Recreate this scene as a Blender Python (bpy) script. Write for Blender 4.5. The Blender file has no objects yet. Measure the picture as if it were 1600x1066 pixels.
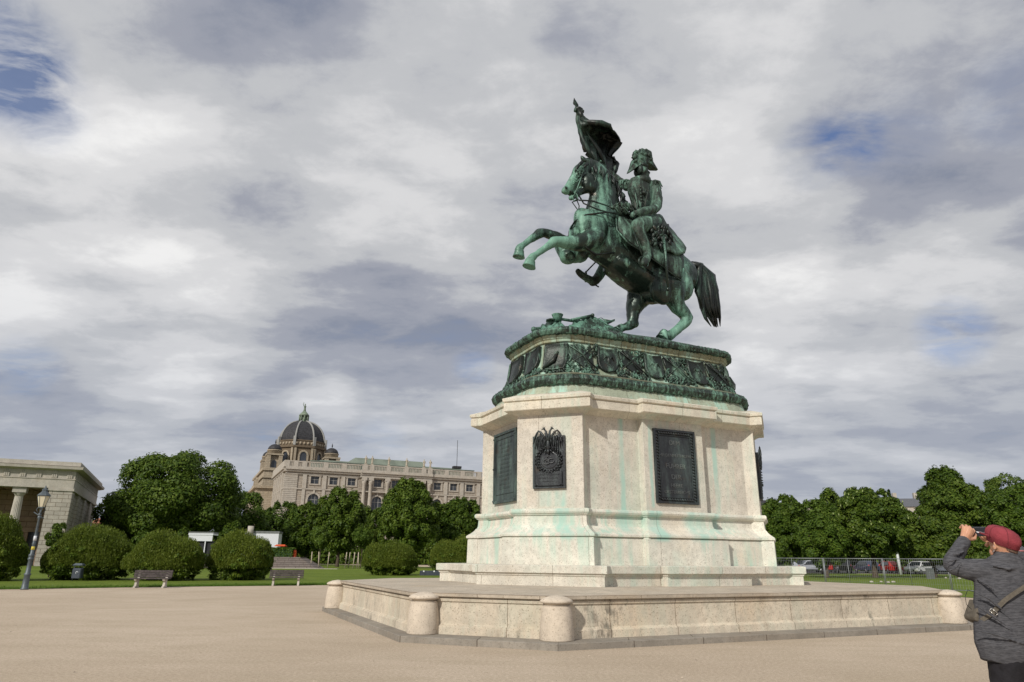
import bpy, bmesh, math, random
import numpy as np
from mathutils import Vector, Matrix, noise
C = bpy.context.scene
R = math.radians
# ---------------------------------------------------------------- camera
CAM_F, CAM_TH, CAM_RO, CAM_H = 1073.16, R(17.5435), R(-0.5166), 1.6
cd = bpy.data.cameras.new('camera'); cam = bpy.data.objects.new('camera', cd); C.collection.objects.link(cam)
cd.sensor_width = 36; cd.lens = CAM_F / 1600 * 36; cd.clip_end = 6000; cd.clip_start = 0.05
cam.matrix_world = Matrix.Translation((0, 0, CAM_H)) @ Matrix.Rotation(R(90) + CAM_TH, 4, 'X') @ Matrix.Rotation(-CAM_RO, 4, 'Z')
C.camera = cam
C.render.resolution_x = 1024; C.render.resolution_y = 682
C.view_settings.view_transform = 'Standard'; C.view_settings.look = 'None'
C.view_settings.exposure = 0.0; C.view_settings.gamma = 1
C.cycles.use_denoising = True
C.cycles.max_bounces = 6; C.cycles.transparent_max_bounces = 6
# ---------------------------------------------------------------- sun
PSI = R(24.326); MX, MY = 3.5974, 22.0668          # monument axis and centre
SUN_DIR = Vector((math.cos(PSI) * 1.0 - math.sin(PSI) * 0.72, math.sin(PSI) * 1.0 + math.cos(PSI) * 0.72, -0.80)).normalized()   # way the light travels
SUN_EL = math.asin(-SUN_DIR.z); to_sun = -SUN_DIR
ld = bpy.data.lights.new('sun', 'SUN'); ld.energy = 3.5; ld.angle = R(1.2); ld.color = (1.0, 0.945, 0.85)
sun = bpy.data.objects.new('sun', ld); C.collection.objects.link(sun)
sun.rotation_euler = SUN_DIR.to_track_quat('-Z', 'Y').to_euler()
# ---------------------------------------------------------------- projection helpers (pixels of the 1600 x 1066 survey photo)
def ray(px, py):
    u = (px - 800) / CAM_F; v = (533 - py) / CAM_F
    c, s = math.cos(-CAM_RO), math.sin(-CAM_RO); u, v = u * c - v * s, u * s + v * c
    return Vector((u, math.cos(CAM_TH) - v * math.sin(CAM_TH), math.sin(CAM_TH) + v * math.cos(CAM_TH)))
def gr(px, py, z=0.0):
    d = ray(px, py); t = (z - CAM_H) / d.z
    return Vector((0, 0, CAM_H)) + d * t
def dep(px, py, y):
    d = ray(px, py); return Vector((0, 0, CAM_H)) + d * (y / d.y)
cP, sP = math.cos(PSI), math.sin(PSI)
def at(px, py, ly):
    """point of the monument's own frame (x along the long axis, y = ly) seen at this place"""
    d = ray(px, py); oy = MX * sP - MY * cP; dy = -d.x * sP + d.y * cP; t = (ly - oy) / dy
    X, Y = d.x * t - MX, d.y * t - MY
    return Vector((X * cP + Y * sP, ly, CAM_H + d.z * t))
def mpp(p):
    """metres per pixel at a point of the monument frame"""
    X = MX + p.x * cP - p.y * sP; Y = MY + p.x * sP + p.y * cP
    return (Y * math.cos(CAM_TH) + (p.z - CAM_H) * math.sin(CAM_TH)) / CAM_F
# ---------------------------------------------------------------- world: Nishita sky behind broken procedural cloud
W = bpy.data.worlds.new('World'); C.world = W; W.use_nodes = True
nt = W.node_tree; N = nt.nodes; L = nt.links; N.clear()
def wn(t, **k):
    n = N.new(t)
    for a, b in k.items(): setattr(n, a, b)
    return n
def wmath(op, a, b=None, c=None, clamp=False):
    n = wn('ShaderNodeMath', operation=op); n.use_clamp = clamp
    for i, v in enumerate((a, b, c)):
        if v is None: continue
        if isinstance(v, (int, float)): n.inputs[i].default_value = v
        else: L.new(v, n.inputs[i])
    return n.outputs[0]
sky = wn('ShaderNodeTexSky', sky_type='NISHITA', sun_disc=False, sun_elevation=SUN_EL, sun_rotation=math.atan2(to_sun.x, to_sun.y))
tc = wn('ShaderNodeTexCoord'); sep = wn('ShaderNodeSeparateXYZ'); L.new(tc.outputs['Generated'], sep.inputs[0])
zc = wmath('MAXIMUM', sep.outputs[2], 0.0)
den = wmath('ADD', zc, 0.16)
cx_ = wmath('DIVIDE', sep.outputs[0], den); cy_ = wmath('DIVIDE', sep.outputs[1], den)
comb = wn('ShaderNodeCombineXYZ'); L.new(cx_, comb.inputs[0]); L.new(cy_, comb.inputs[1])
def wnoise(scale, detail, rough, dist, sx, sy, off, rot=0.0):
    m = wn('ShaderNodeMapping'); m.inputs['Scale'].default_value = (sx, sy, 1); m.inputs['Location'].default_value = off; m.inputs['Rotation'].default_value = (0, 0, rot)
    L.new(comb.outputs[0], m.inputs[0])
    n = wn('ShaderNodeTexNoise'); L.new(m.outputs[0], n.inputs['Vector'])
    n.inputs['Scale'].default_value = scale; n.inputs['Detail'].default_value = detail; n.inputs['Roughness'].default_value = rough; n.inputs['Distortion'].default_value = dist
    return n.outputs[0]
def blob(px, py, size, gain):
    """soft spot of the sky round one direction"""
    d = ray(px, py).normalized()
    vm = wn('ShaderNodeVectorMath', operation='DOT_PRODUCT'); L.new(tc.outputs['Generated'], vm.inputs[0]); vm.inputs[1].default_value = d
    mr = wn('ShaderNodeMapRange', interpolation_type='SMOOTHSTEP'); L.new(vm.outputs['Value'], mr.inputs[0])
    mr.inputs[1].default_value = math.cos(R(size)); mr.inputs[2].default_value = 1.0; mr.inputs[3].default_value = 0.0; mr.inputs[4].default_value = gain
    return mr.outputs[0]
n_big = wnoise(1.05, 7, 0.43, 0.15, 0.9, 1.55, (3.1, 0.4, 0), R(8))
n_med = wnoise(2.7, 6, 0.48, 0.25, 0.95, 1.45, (7.3, 2.2, 1), R(-12))
n_sm = wnoise(8.0, 7, 0.66, 0.2, 1.1, 1.3, (1.3, 8.2, 4), R(5))
dens = wmath('ADD', wmath('ADD', wmath('MULTIPLY', n_big, 0.50), wmath('MULTIPLY', n_med, 0.36)), wmath('MULTIPLY', n_sm, 0.14))
for b in ((170, 400, 13, .07), (610, 375, 11, .06), (690, 90, 13, .05), (330, 490, 9, .05), (110, 230, 14, .05), (505, 622, 3.6, .11), (1430, 330, 10, .06), (1250, 530, 10, .05), (1180, 120, 13, .03), (1500, 470, 8, .05), (230, 620, 6, .05),
          (400, 60, 11, -.045), (700, 470, 9, -.02), (180, 520, 8, -.06), (1500, 60, 12, -.05), (1330, 200, 9, -.06), (1450, 410, 8, -.05), (620, 545, 8, -.03), (30, 60, 9, -.05), (420, 640, 6, -.05), (700, 250, 8, -.04), (20, 610, 6, -.06)):
    dens = wmath('ADD', dens, blob(*b))
ramp = wn('ShaderNodeValToRGB'); L.new(dens, ramp.inputs[0]); cr = ramp.color_ramp; cr.interpolation = 'EASE'
cr.elements[0].position = 0.35; cr.elements[0].color = (.235, .262, .335, 1)
cr.elements[1].position = 0.68; cr.elements[1].color = (.88, .875, .87, 1)
e = cr.elements.new(0.435); e.color = (.345, .362, .42, 1)
e = cr.elements.new(0.515); e.color = (.53, .54, .562, 1)
e = cr.elements.new(0.59); e.color = (.69, .69, .70, 1)
# darker and bluer towards the horizon, where one looks through the undersides of far clouds
hz = wn('ShaderNodeMapRange', interpolation_type='SMOOTHSTEP'); L.new(sep.outputs[2], hz.inputs[0]); hz.inputs[1].default_value = 0.02; hz.inputs[2].default_value = 0.42; hz.inputs[3].default_value = 0.62; hz.inputs[4].default_value = 0.0
mh = wn('ShaderNodeMix', data_type='RGBA'); L.new(hz.outputs[0], mh.inputs[0]); L.new(ramp.outputs[0], mh.inputs[6]); mh.inputs[7].default_value = (.40, .44, .52, 1)
# thin places where blue shows
fine = wnoise(4.5, 8, .62, .8, 1.0, 1.6, (1.3, 5.2, 3))
fr_ = wn('ShaderNodeMapRange', interpolation_type='SMOOTHSTEP'); L.new(fine, fr_.inputs[0]); fr_.inputs[1].default_value = .22; fr_.inputs[2].default_value = .80
hole = wmath('MULTIPLY', wmath('SUBTRACT', 0.385, dens), 5.0, clamp=True)
hole = wmath('MULTIPLY', hole, fr_.outputs[0])
for b in ((-5, 80, 5.0, 1.3), (45, 150, 4.2, .7), (85, 190, 2.6, .4), (1325, 222, 3.2, .85), (1270, 240, 3.2, .45), (1490, 520, 3.0, .55), (1400, 210, 4, .3), (40, 572, 2.6, .5), (1580, 150, 4, .35), (740, 572, 2.2, .45), (590, 700, 3, .2)):
    hole = wmath('ADD', hole, wmath('MULTIPLY', blob(*b), fr_.outputs[0]))
hole = wmath('MINIMUM', wmath('MAXIMUM', hole, 0.0), 0.85)
skyc = wn('ShaderNodeVectorMath', operation='MULTIPLY'); L.new(sky.outputs[0], skyc.inputs[0]); skyc.inputs[1].default_value = (.62, .72, .95)
cl = wn('ShaderNodeVectorMath', operation='SCALE'); L.new(mh.outputs[2], cl.inputs[0]); cl.inputs[3].default_value = 8.6
mx = wn('ShaderNodeMix', data_type='RGBA'); L.new(hole, mx.inputs[0]); L.new(cl.outputs[0], mx.inputs[6]); L.new(skyc.outputs[0], mx.inputs[7])
bg = wn('ShaderNodeBackground'); bg.inputs[1].default_value = 0.117; L.new(mx.outputs[2], bg.inputs[0])
wo = wn('ShaderNodeOutputWorld'); L.new(bg.outputs[0], wo.inputs[0])
W.cycles.sampling_method = 'MANUAL'; W.cycles.sample_map_resolution = 512
# ---------------------------------------------------------------- materials
def new_mat(name, rough=0.8, metal=0.0, spec=0.3):
    m = bpy.data.materials.new(name); m.use_nodes = True
    b = m.node_tree.nodes['Principled BSDF']; b.inputs['Roughness'].default_value = rough; b.inputs['Metallic'].default_value = metal
    b.inputs['Specular IOR Level'].default_value = spec
    return m, m.node_tree, b
class NB:
    """small node writer for one material"""
    def __init__(s, name, rough=0.8, metal=0.0, spec=0.3):
        s.m, s.t, s.b = new_mat(name, rough, metal, spec); s.tc = s.t.nodes.new('ShaderNodeTexCoord')
    def n(s, t, **k):
        x = s.t.nodes.new(t)
        for a, b in k.items(): setattr(x, a, b)
        return x
    def l(s, a, b): s.t.links.new(a, b)
    def vec(s, scale=(1, 1, 1), loc=(0, 0, 0), src='Object'):
        mp = s.n('ShaderNodeMapping'); mp.inputs['Scale'].default_value = scale; mp.inputs['Location'].default_value = loc
        s.l(s.tc.outputs[src], mp.inputs[0]); return mp.outputs[0]
    def noise(s, scale, detail=4, rough=.55, vs=(1, 1, 1), loc=(0, 0, 0), dist=0, src='Object'):
        x = s.n('ShaderNodeTexNoise'); s.l(s.vec(vs, loc, src), x.inputs['Vector'])
        x.inputs['Scale'].default_value = scale; x.inputs['Detail'].default_value = detail; x.inputs['Roughness'].default_value = rough; x.inputs['Distortion'].default_value = dist
        return x.outputs[0]
    def rng(s, v, a, b, c=0.0, d=1.0):
        x = s.n('ShaderNodeMapRange'); x.interpolation_type = 'SMOOTHSTEP'; s.l(v, x.inputs[0])
        for i, q in enumerate((a, b, c, d)): x.inputs[i + 1].default_value = q
        return x.outputs[0]
    def math(s, op, a, b=0.0, clamp=False):
        x = s.n('ShaderNodeMath', operation=op); x.use_clamp = clamp
        for i, v in enumerate((a, b)):
            if isinstance(v, (int, float)): x.inputs[i].default_value = v
            else: s.l(v, x.inputs[i])
        return x.outputs[0]
    def mix(s, f, a, b):
        x = s.n('ShaderNodeMix', data_type='RGBA')
        if isinstance(f, (int, float)): x.inputs[0].default_value = f
        else: s.l(f, x.inputs[0])
        for i, v in ((6, a), (7, b)):
            if isinstance(v, tuple): x.inputs[i].default_value = (*v, 1)
            else: s.l(v, x.inputs[i])
        return x.outputs[2]
    def color(s, c):
        if isinstance(c, tuple): s.b.inputs['Base Color'].default_value = (*c, 1)
        else: s.l(c, s.b.inputs['Base Color'])
    def bump(s, h, strength=.3, dist=.02):
        x = s.n('ShaderNodeBump'); x.inputs['Strength'].default_value = strength; x.inputs['Distance'].default_value = dist
        s.l(h, x.inputs['Height']); s.l(x.outputs[0], s.b.inputs['Normal'])
    def xyz(s, src='Object'):
        x = s.n('ShaderNodeSeparateXYZ'); s.l(s.tc.outputs[src], x.inputs[0]); return x.outputs
def plain(name, c, rough=.7, metal=0., spec=.3, var=.18, scale=6., bump=.15):
    k = NB(name, rough, metal, spec); d = tuple(x * (1 - var) for x in c); u = tuple(min(1, x * (1 + var)) for x in c)
    f = k.noise(scale, 5); k.color(k.mix(k.rng(f, .3, .7), d, u))
    if bump: k.bump(k.noise(scale * 6, 4), bump, .01)
    return k.m
def stone(name, c, green=0.0, streaks=(), joint=None, dark=.35, pits=1.0, joff=0.0, grime=0.0):
    k = NB(name, .86, 0, .25)
    f = k.noise(1.1, 6, .6); g = k.noise(7.0, 6, .65); h = k.noise(38, 3, .6)
    col = k.mix(k.rng(f, .3, .7), tuple(x * .86 for x in c), tuple(min(1, x * 1.10) for x in c))
    warm = (c[0] * .98, c[1] * .82, c[2] * .64)
    col = k.mix(k.math('MULTIPLY', k.rng(k.noise(.9, 4, .6, loc=(4, 2, 9)), .48, .72), .28), col, warm)
    col = k.mix(k.math('MULTIPLY', k.rng(g, .42, .66), .55), col, tuple(x * .72 for x in c))
    col = k.mix(k.math('MULTIPLY', k.rng(h, .57, .66), .75 * pits), col, (c[0] * .38, c[1] * .33, c[2] * .28))
    if dark:   # rain-borne grime running down in streaks
        s1 = k.noise(2.2, 5, .6, vs=(1, 1, .10), loc=(2, 7, 1)); s2 = k.noise(.8, 4, .6)
        col = k.mix(k.math('MULTIPLY', k.math('MULTIPLY', k.rng(s1, .52, .75), k.rng(s2, .42, .66)), dark), col, (c[0] * .42, c[1] * .38, c[2] * .34))
    if grime:  # lichen-black weathering patches
        s1 = k.noise(3.0, 8, .7, vs=(1, 1, .45), loc=(5, 1, 2)); s2 = k.noise(.45, 3, .6, loc=(8, 3, 2))
        col = k.mix(k.math('MULTIPLY', k.math('MULTIPLY', k.rng(s1, .5, .62), k.rng(s2, .5, .62)), grime), col, (.05, .045, .04))
    if green:  # copper salts washed out of the bronze
        s1 = k.noise(4.0, 6, .65, vs=(1, 1, .07), loc=(9, 3, 4)); s2 = k.noise(.55, 3, .5, loc=(1, 8, 2))
        col = k.mix(k.math('MULTIPLY', k.math('MULTIPLY', k.rng(s1, .42, .62), k.rng(s2, .34, .58)), green), col, (.38, .58, .49))
    if streaks:
        X = k.xyz()
        for (ax, pos, w, amt, z0, z1) in streaks:
            dd = k.math('ABSOLUTE', k.math('SUBTRACT', k.math('ADD', X[ax], k.math('MULTIPLY', k.math('SUBTRACT', k.noise(1.2, 3, vs=(.2, .2, 1)), .5), w * .8)), pos))
            m = k.rng(dd, w * .3, w, 1, 0)
            m = k.math('MULTIPLY', m, k.rng(X[2], z0, z0 + .12, 0, 1)); m = k.math('MULTIPLY', m, k.rng(X[2], z1 - .12, z1, 1, 0))
            m = k.math('MULTIPLY', m, k.rng(k.noise(3.5, 4, .6, vs=(1, 1, .16)), .3, .62, .25, 1))
            col = k.mix(k.math('MULTIPLY', m, amt), col, (.36, .56, .49))
    hb = k.math('ADD', k.math('MULTIPLY', g, .6), k.math('MULTIPLY', h, .5))
    if joint:  # dressed blocks on the uv (metres round the plan, metres up)
        br = k.n('ShaderNodeTexBrick'); mp = k.n('ShaderNodeMapping'); mp.inputs['Location'].default_value = (joff, joint[2] if len(joint) > 2 else 0, 0)
        k.l(k.tc.outputs['UV'], mp.inputs[0]); k.l(mp.outputs[0], br.inputs['Vector'])
        br.inputs['Scale'].default_value = 1; br.inputs['Brick Width'].default_value = joint[0]; br.inputs['Row Height'].default_value = joint[1]
        br.inputs['Mortar Size'].default_value = joint[3] if len(joint) > 3 else .006; br.inputs['Mortar Smooth'].default_value = .2; br.offset = .5 if joint[1] < 5 else 0
        br.inputs['Color1'].default_value = (1, 1, 1, 1); br.inputs['Color2'].default_value = (.86, .86, .86, 1); br.inputs['Mortar'].default_value = (.25, .2, .16, 1)
        mm = k.n('ShaderNodeMix', data_type='RGBA', blend_type='MULTIPLY'); mm.inputs[0].default_value = .8; k.l(col, mm.inputs[6]); k.l(br.outputs[0], mm.inputs[7]); col = mm.outputs[2]
        hb = k.math('SUBTRACT', hb, k.math('MULTIPLY', br.outputs['Fac'], 1.5))
    k.color(col); k.bump(hb, .45, .02)
    return k.m
def bronze(name, dark=(.018, .024, .022), green=(.13, .36, .27), lo=.42, hi=.60, pale=.3, rough=.5, bs=.35, scale=1.0, zones=()):
    k = NB(name, rough, .35, .5)
    a = k.noise(1.6 * scale, 7, .62, vs=(1, 1, .38), loc=(3, 3, 3), dist=.3); b = k.noise(5.5 * scale, 6, .65, vs=(1, 1, .22), loc=(1, 0, 5)); c = k.noise(26, 4, .6)
    f = k.math('ADD', k.math('ADD', k.math('MULTIPLY', a, .46), k.math('MULTIPLY', b, .36)), k.math('MULTIPLY', c, .18))
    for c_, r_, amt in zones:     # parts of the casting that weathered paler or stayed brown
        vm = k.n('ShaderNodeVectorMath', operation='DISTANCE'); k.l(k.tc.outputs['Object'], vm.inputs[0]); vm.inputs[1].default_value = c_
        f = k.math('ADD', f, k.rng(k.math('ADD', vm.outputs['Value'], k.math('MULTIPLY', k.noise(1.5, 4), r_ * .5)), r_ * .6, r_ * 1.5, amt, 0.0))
    col = k.mix(k.rng(f, lo + .015, hi - .03), dark, green)
    col = k.mix(k.math('MULTIPLY', k.rng(b, .56, .70), pale), col, (.27, .50, .39))
    col = k.mix(k.math('MULTIPLY', k.rng(k.noise(3.1 * scale, 5, .6, loc=(7, 7, 1)), .58, .70), .55), col, (.055, .04, .028))
    k.color(col)
    k.l(k.rng(f, lo, hi, rough - .1, rough + .25), k.b.inputs['Roughness']); k.l(k.rng(f, lo, hi, .45, .0), k.b.inputs['Metallic'])
    k.bump(k.math('ADD', k.math('MULTIPLY', b, .6), k.math('MULTIPLY', c, .5)), bs, .03)
    return k.m
# ---------------------------------------------------------------- object bookkeeping
def link(o, parent=None):
    C.collection.objects.link(o)
    if parent is not None: o.parent = parent
    return o
def tag(o, label, cat, group=None):
    o['label'] = label; o['category'] = cat
    if group: o['group'] = group
    return o
def thing(name, label, cat, loc=(0, 0, 0), rz=0.0, group=None):
    o = bpy.data.objects.new(name, None); o.empty_display_size = .2; o.location = loc; o.rotation_euler = (0, 0, rz); link(o)
    return tag(o, label, cat, group)
def struct(o): o['kind'] = 'structure'; return o
def copy_thing(root, loc=None, rz=None, label=None, scale=None, group=None):
    def cp(o, par):
        c = o.copy(); C.collection.objects.link(c); c.parent = par
        for ch in o.children: cp(ch, c)
        return c
    r = cp(root, None)
    if loc is not None: r.location = loc
    if rz is not None: r.rotation_euler = (0, 0, rz)
    if scale is not None: r.scale = scale
    if label: r['label'] = label
    if group: r['group'] = group
    return r
class MB:
    """collects shapes, builds them as one mesh"""
    def __init__(s): s.v = []; s.f = []; s.uv = []; s.sm = []
    def add(s, vs, fs, smooth=False, uvs=None, M=None):
        o = len(s.v)
        for p in vs:
            p = Vector(p)
            if M is not None: p = M @ p
            s.v.append(p[:])
        for i, f in enumerate(fs):
            s.f.append(tuple(o + j for j in f)); s.sm.append(smooth)
            s.uv.append(uvs[i] if uvs else None)
        return s
    def box(s, x0, x1, y0, y1, z0, z1, M=None):
        v = [(x0, y0, z0), (x1, y0, z0), (x1, y1, z0), (x0, y1, z0), (x0, y0, z1), (x1, y0, z1), (x1, y1, z1), (x0, y1, z1)]
        f = [(0, 3, 2, 1), (4, 5, 6, 7), (0, 1, 5, 4), (1, 2, 6, 5), (2, 3, 7, 6), (3, 0, 4, 7)]
        w, d, h = x1 - x0, y1 - y0, z1 - z0
        def q(a, b, c, e): return [(a, b), (a + c, b), (a + c, b + e), (a, b + e)]
        uv = [q(x0, y0, w, d), q(x0, y0, w, d), q(x0, z0, w, h), q(y0, z0, d, h), q(x0, z0, w, h), q(y0, z0, d, h)]
        return s.add(v, f, uvs=uv, M=M)
    def rbox(s, cx, cy, z0, z1, hx, hy, rz=0, bev=.01):
        """box with chamfered vertical and top edges"""
        b = bev; M = Matrix.Translation((cx, cy, 0)) @ Matrix.Rotation(rz, 4, 'Z')
        def ring(x, y, z, c): return [(x, -y + c, z), (x, y - c, z), (x - c, y, z), (-x + c, y, z), (-x, y - c, z), (-x, -y + c, z), (-x + c, -y, z), (x - c, -y, z)]
        return s.rings([ring(hx, hy, z0, b), ring(hx, hy, z1 - b, b), ring(hx - b, hy - b, z1, b)], M=M)
    def rings(s, rs, smooth=False, cap=(True, True), closed=True, M=None, uvs=False):
        n = len(rs[0]); v = [p for r in rs for p in r]; f = []
        m = n if closed else n - 1
        for i in range(len(rs) - 1):
            for j in range(m):
                k = (j + 1) % n; f.append((i * n + j, i * n + k, (i + 1) * n + k, (i + 1) * n + j))
        if cap[0]: f.append(tuple(range(n))[::-1])
        if cap[1]: f.append(tuple((len(rs) - 1) * n + j for j in range(n)))
        uv = None
        if uvs:
            uv = []
            for i in range(len(rs) - 1):
                acc = 0.0
                for j in range(m):
                    k = (j + 1) % n; a, b = Vector(rs[i][j]), Vector(rs[i][k]); l = (b - a).length
                    l0 = (Vector(rs[0][k]) - Vector(rs[0][j])).length
                    z0, z1 = rs[i][j][2], rs[i + 1][j][2]
                    uv.append([(acc, z0), (acc + l0, z0), (acc + l0, z1), (acc, z1)]); acc += l0
            while len(uv) < len(f): uv.append([(p[0], p[1]) for p in (rs[0] if len(uv) < len(f) - 1 else rs[-1])])
        return s.add(v, f, smooth, uv, M)
    def lathe(s, prof, n=24, c=(0, 0, 0), smooth=True, M=None, cap=(True, True)):
        rs = [[(c[0] + r * math.cos(2 * math.pi * j / n), c[1] + r * math.sin(2 * math.pi * j / n), c[2] + z) for j in range(n)] for z, r in prof]
        return s.rings(rs, smooth, cap, M=M)
    def tube(s, pts, r, n=8, smooth=True, closed=False, flat=1.0):
        pts = [Vector(p) for p in pts]; k = len(pts); rr = r if isinstance(r, (list, tuple)) else [r] * k
        rs = []; up = Vector((0, 0, 1)); prev = None
        for i, p in enumerate(pts):
            if closed: t = pts[(i + 1) % k] - pts[i - 1]
            else: t = pts[min(i + 1, k - 1)] - pts[max(i - 1, 0)]
            t.normalize()
            if prev is None: a = t.cross(up if abs(t.z) < .9 else Vector((1, 0, 0))).normalized()
            else: a = (prev - t * prev.dot(t)).normalized()
            prev = a; b = t.cross(a)
            rs.append([tuple(p + a * rr[i] * math.cos(2 * math.pi * j / n) * flat + b * rr[i] * math.sin(2 * math.pi * j / n)) for j in range(n)])
        if closed:
            rs.append(rs[0]); return s.rings(rs, smooth, (False, False))
        return s.rings(rs, smooth)
    def ell(s, c, r, n=10, M=None, m=None):
        m = m or n; rs = []
        for i in range(1, n):
            a = math.pi * i / n - math.pi / 2
            rs.append([(r[0] * math.cos(a) * math.cos(2 * math.pi * j / m), r[1] * math.cos(a) * math.sin(2 * math.pi * j / m), r[2] * math.sin(a)) for j in range(m)])
        T = Matrix.Translation(c) @ (M if M is not None else Matrix.Identity(4))
        v = [p for q in rs for p in q] + [(0, 0, -r[2]), (0, 0, r[2])]; f = []
        for i in range(n - 2):
            for j in range(m): f.append((i * m + j, i * m + (j + 1) % m, (i + 1) * m + (j + 1) % m, (i + 1) * m + j))
        a, b = len(v) - 2, len(v) - 1
        for j in range(m): f.append((a, (j + 1) % m, j)); f.append((b, (n - 2) * m + j, (n - 2) * m + (j + 1) % m))
        return s.add(v, f, True, None, T)
    def prism(s, poly, axis, a, b, M=None, smooth=False):
        """polygon in two axes pushed along the third; axis = 0,1,2"""
        def mk(t):
            out = []
            for p in poly: q = list(p); q.insert(axis, t); out.append(tuple(q))
            return out
        ar = sum(poly[i][0] * poly[(i + 1) % len(poly)][1] - poly[(i + 1) % len(poly)][0] * poly[i][1] for i in range(len(poly)))
        if (ar < 0) != (axis == 1): poly = poly[::-1]
        return s.rings([mk(a), mk(b)], smooth, M=M, uvs=True if axis == 2 else False)
    def build(s, name, mat, parent=None, loc=None, bevel=0, mats=None):
        me = bpy.data.meshes.new(name); me.from_pydata(s.v, [], s.f)
        me.polygons.foreach_set('use_smooth', s.sm)
        if any(u is not None for u in s.uv):
            ul = me.uv_layers.new(name='UVMap'); flat = []
            for f, u in zip(s.f, s.uv):
                if u is None: u = [(s.v[i][0] + s.v[i][1], s.v[i][2]) for i in f]
                for q in u: flat += [q[0], q[1]]
            ul.data.foreach_set('uv', flat)
        me.materials.append(mat)
        me.update()
        o = bpy.data.objects.new(name, me); link(o, parent)
        if loc is not None: o.location = loc
        if bevel:
            b = o.modifiers.new('bevel', 'BEVEL'); b.width = bevel; b.segments = 2; b.limit_method = 'ANGLE'; b.angle_limit = R(40)
        return o
# ================================================================ MONUMENT PEDESTAL (own frame: x along the long axis)
S2 = 2 ** -.5
M_CREAM = (.66, .565, .455)
m_wall = stone('platform_limestone', (.61, .535, .43), green=.12, joint=(1.62, 9, 3.0, .007), dark=.6, joff=.4, grime=.65)
m_top = stone('platform_paving', (.52, .455, .37), joint=(1.3, .9, 0, .006), dark=.15, pits=.8)
m_step = stone('step_limestone', (.66, .62, .54), green=.35, joint=(1.9, 9, 3.0, .006), dark=.5)
m_plinth = stone('plinth_limestone', (.69, .66, .58), green=.75, joint=(2.4, 9, 3.0, .005), dark=.3,
    streaks=((0, -.9, .35, .9, 2.0, 2.95), (0, -1.75, .3, .7, 2.2, 2.95), (0, .45, .5, .7, 2.0, 2.95), (0, 1.3, .3, .75, 2.2, 2.95), (0, -3.9, .28, .6, 2.2, 2.95), (0, -3.5, .2, .9, 2.0, 2.95)))
m_die = stone('die_limestone', (.645, .60, .525), green=.25, joint=(3.6, 9, 3.0, .004), dark=.22,
    streaks=((0, -1.62, .12, .85, 2.6, 5.5), (0, 1.66, .13, .85, 2.6, 5.5), (0, -3.47, .16, .9, 2.85, 3.4), (0, -3.75, .2, .5, 2.85, 3.4), (0, -.82, .08, .9, 2.9, 5.3), (1, -.2, .5, .5, 2.85, 3.3)))
m_corn = stone('cornice_limestone', (.67, .62, .52), green=.3, joint=(1.7, 9, 3.0, .006), dark=.4)
m_kerb = stone('kerb_granite', (.29, .262, .225), joint=(1.65, 9, 3.0, .010), dark=.4, pits=.6)
m_copperstone = stone('green_stained_course', (.36, .40, .31), green=1.0, dark=.6, joint=(1.1, 9, 3, .006))
m_bronze_dark = bronze('bronze_relief', dark=(.022, .028, .025), green=(.10, .18, .135), lo=.47, hi=.64, pale=.35, bs=.6)
m_wreath = bronze('bronze_wreath', dark=(.024, .034, .028), green=(.09, .185, .135), lo=.43, hi=.62, pale=.4, bs=.6, scale=2.2)
m_plaque = bronze('bronze_plaque', dark=(.030, .032, .036), green=(.055, .075, .075), lo=.40, hi=.66, pale=.05, rough=.42, bs=.3)
m_plaque2 = bronze('bronze_plaque_green', dark=(.035, .045, .047), green=(.065, .095, .09), lo=.40, hi=.62, pale=.1, rough=.5, bs=.5)
PX0, PY0, W0 = 3.671, 1.943, .944
def plan(d, ret=.25, proj=.24, cw=1.05, px=None, py=None, w=None):
    """plan of the die grown outwards by d: core, four corner piers set on the diagonals, a broad projection on each long side"""
    px = (PX0 if px is None else px) + d * S2; py = (PY0 if py is None else py) + d * S2; w = (W0 if w is None else w) + d
    B = py + w * S2 - ret; A = px + w * S2 - ret; cw = cw + d * .8
    q = [(-px + w * S2, -py - w * S2), (-px + w * S2 + ret, -B), (-cw, -B), (-cw, -B - proj), (cw, -B - proj), (cw, -B), (px - w * S2 - ret, -B), (px - w * S2, -py - w * S2),
         (px + w * S2, -py + w * S2), (A, -py + w * S2 + ret),
         (A, py - w * S2 - ret), (px + w * S2, py - w * S2)]
    return q[:10] + q[10:] + [(-x, -y) for x, y in q[:10]] + [(-A, -(py - w * S2 - ret)), (-(px + w * S2), -(py - w * S2))]
def oct_plan(px, py, w):
    q = [(-px + w * S2, -py - w * S2), (px - w * S2, -py - w * S2), (px + w * S2, -py + w * S2)]
    q.append((px + w * S2, py - w * S2))
    return q + [(-x, -y) for x, y in q]
def stack(prof, planf, **k):
    return [[(x, y, z) for x, y in planf(d, **k)] for z, d in prof]
def put(name, prof, mat, parent, planf=plan, bevel=.012, **k):
    m = MB(); m.rings(stack(prof, planf, **k), uvs=True); return m.build(name, mat, parent, bevel=bevel)
ped = thing('monument_pedestal', 'tall cream stone pedestal with bronze plaques on a wide low platform', 'pedestal', (MX, MY, 0), PSI)
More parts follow.
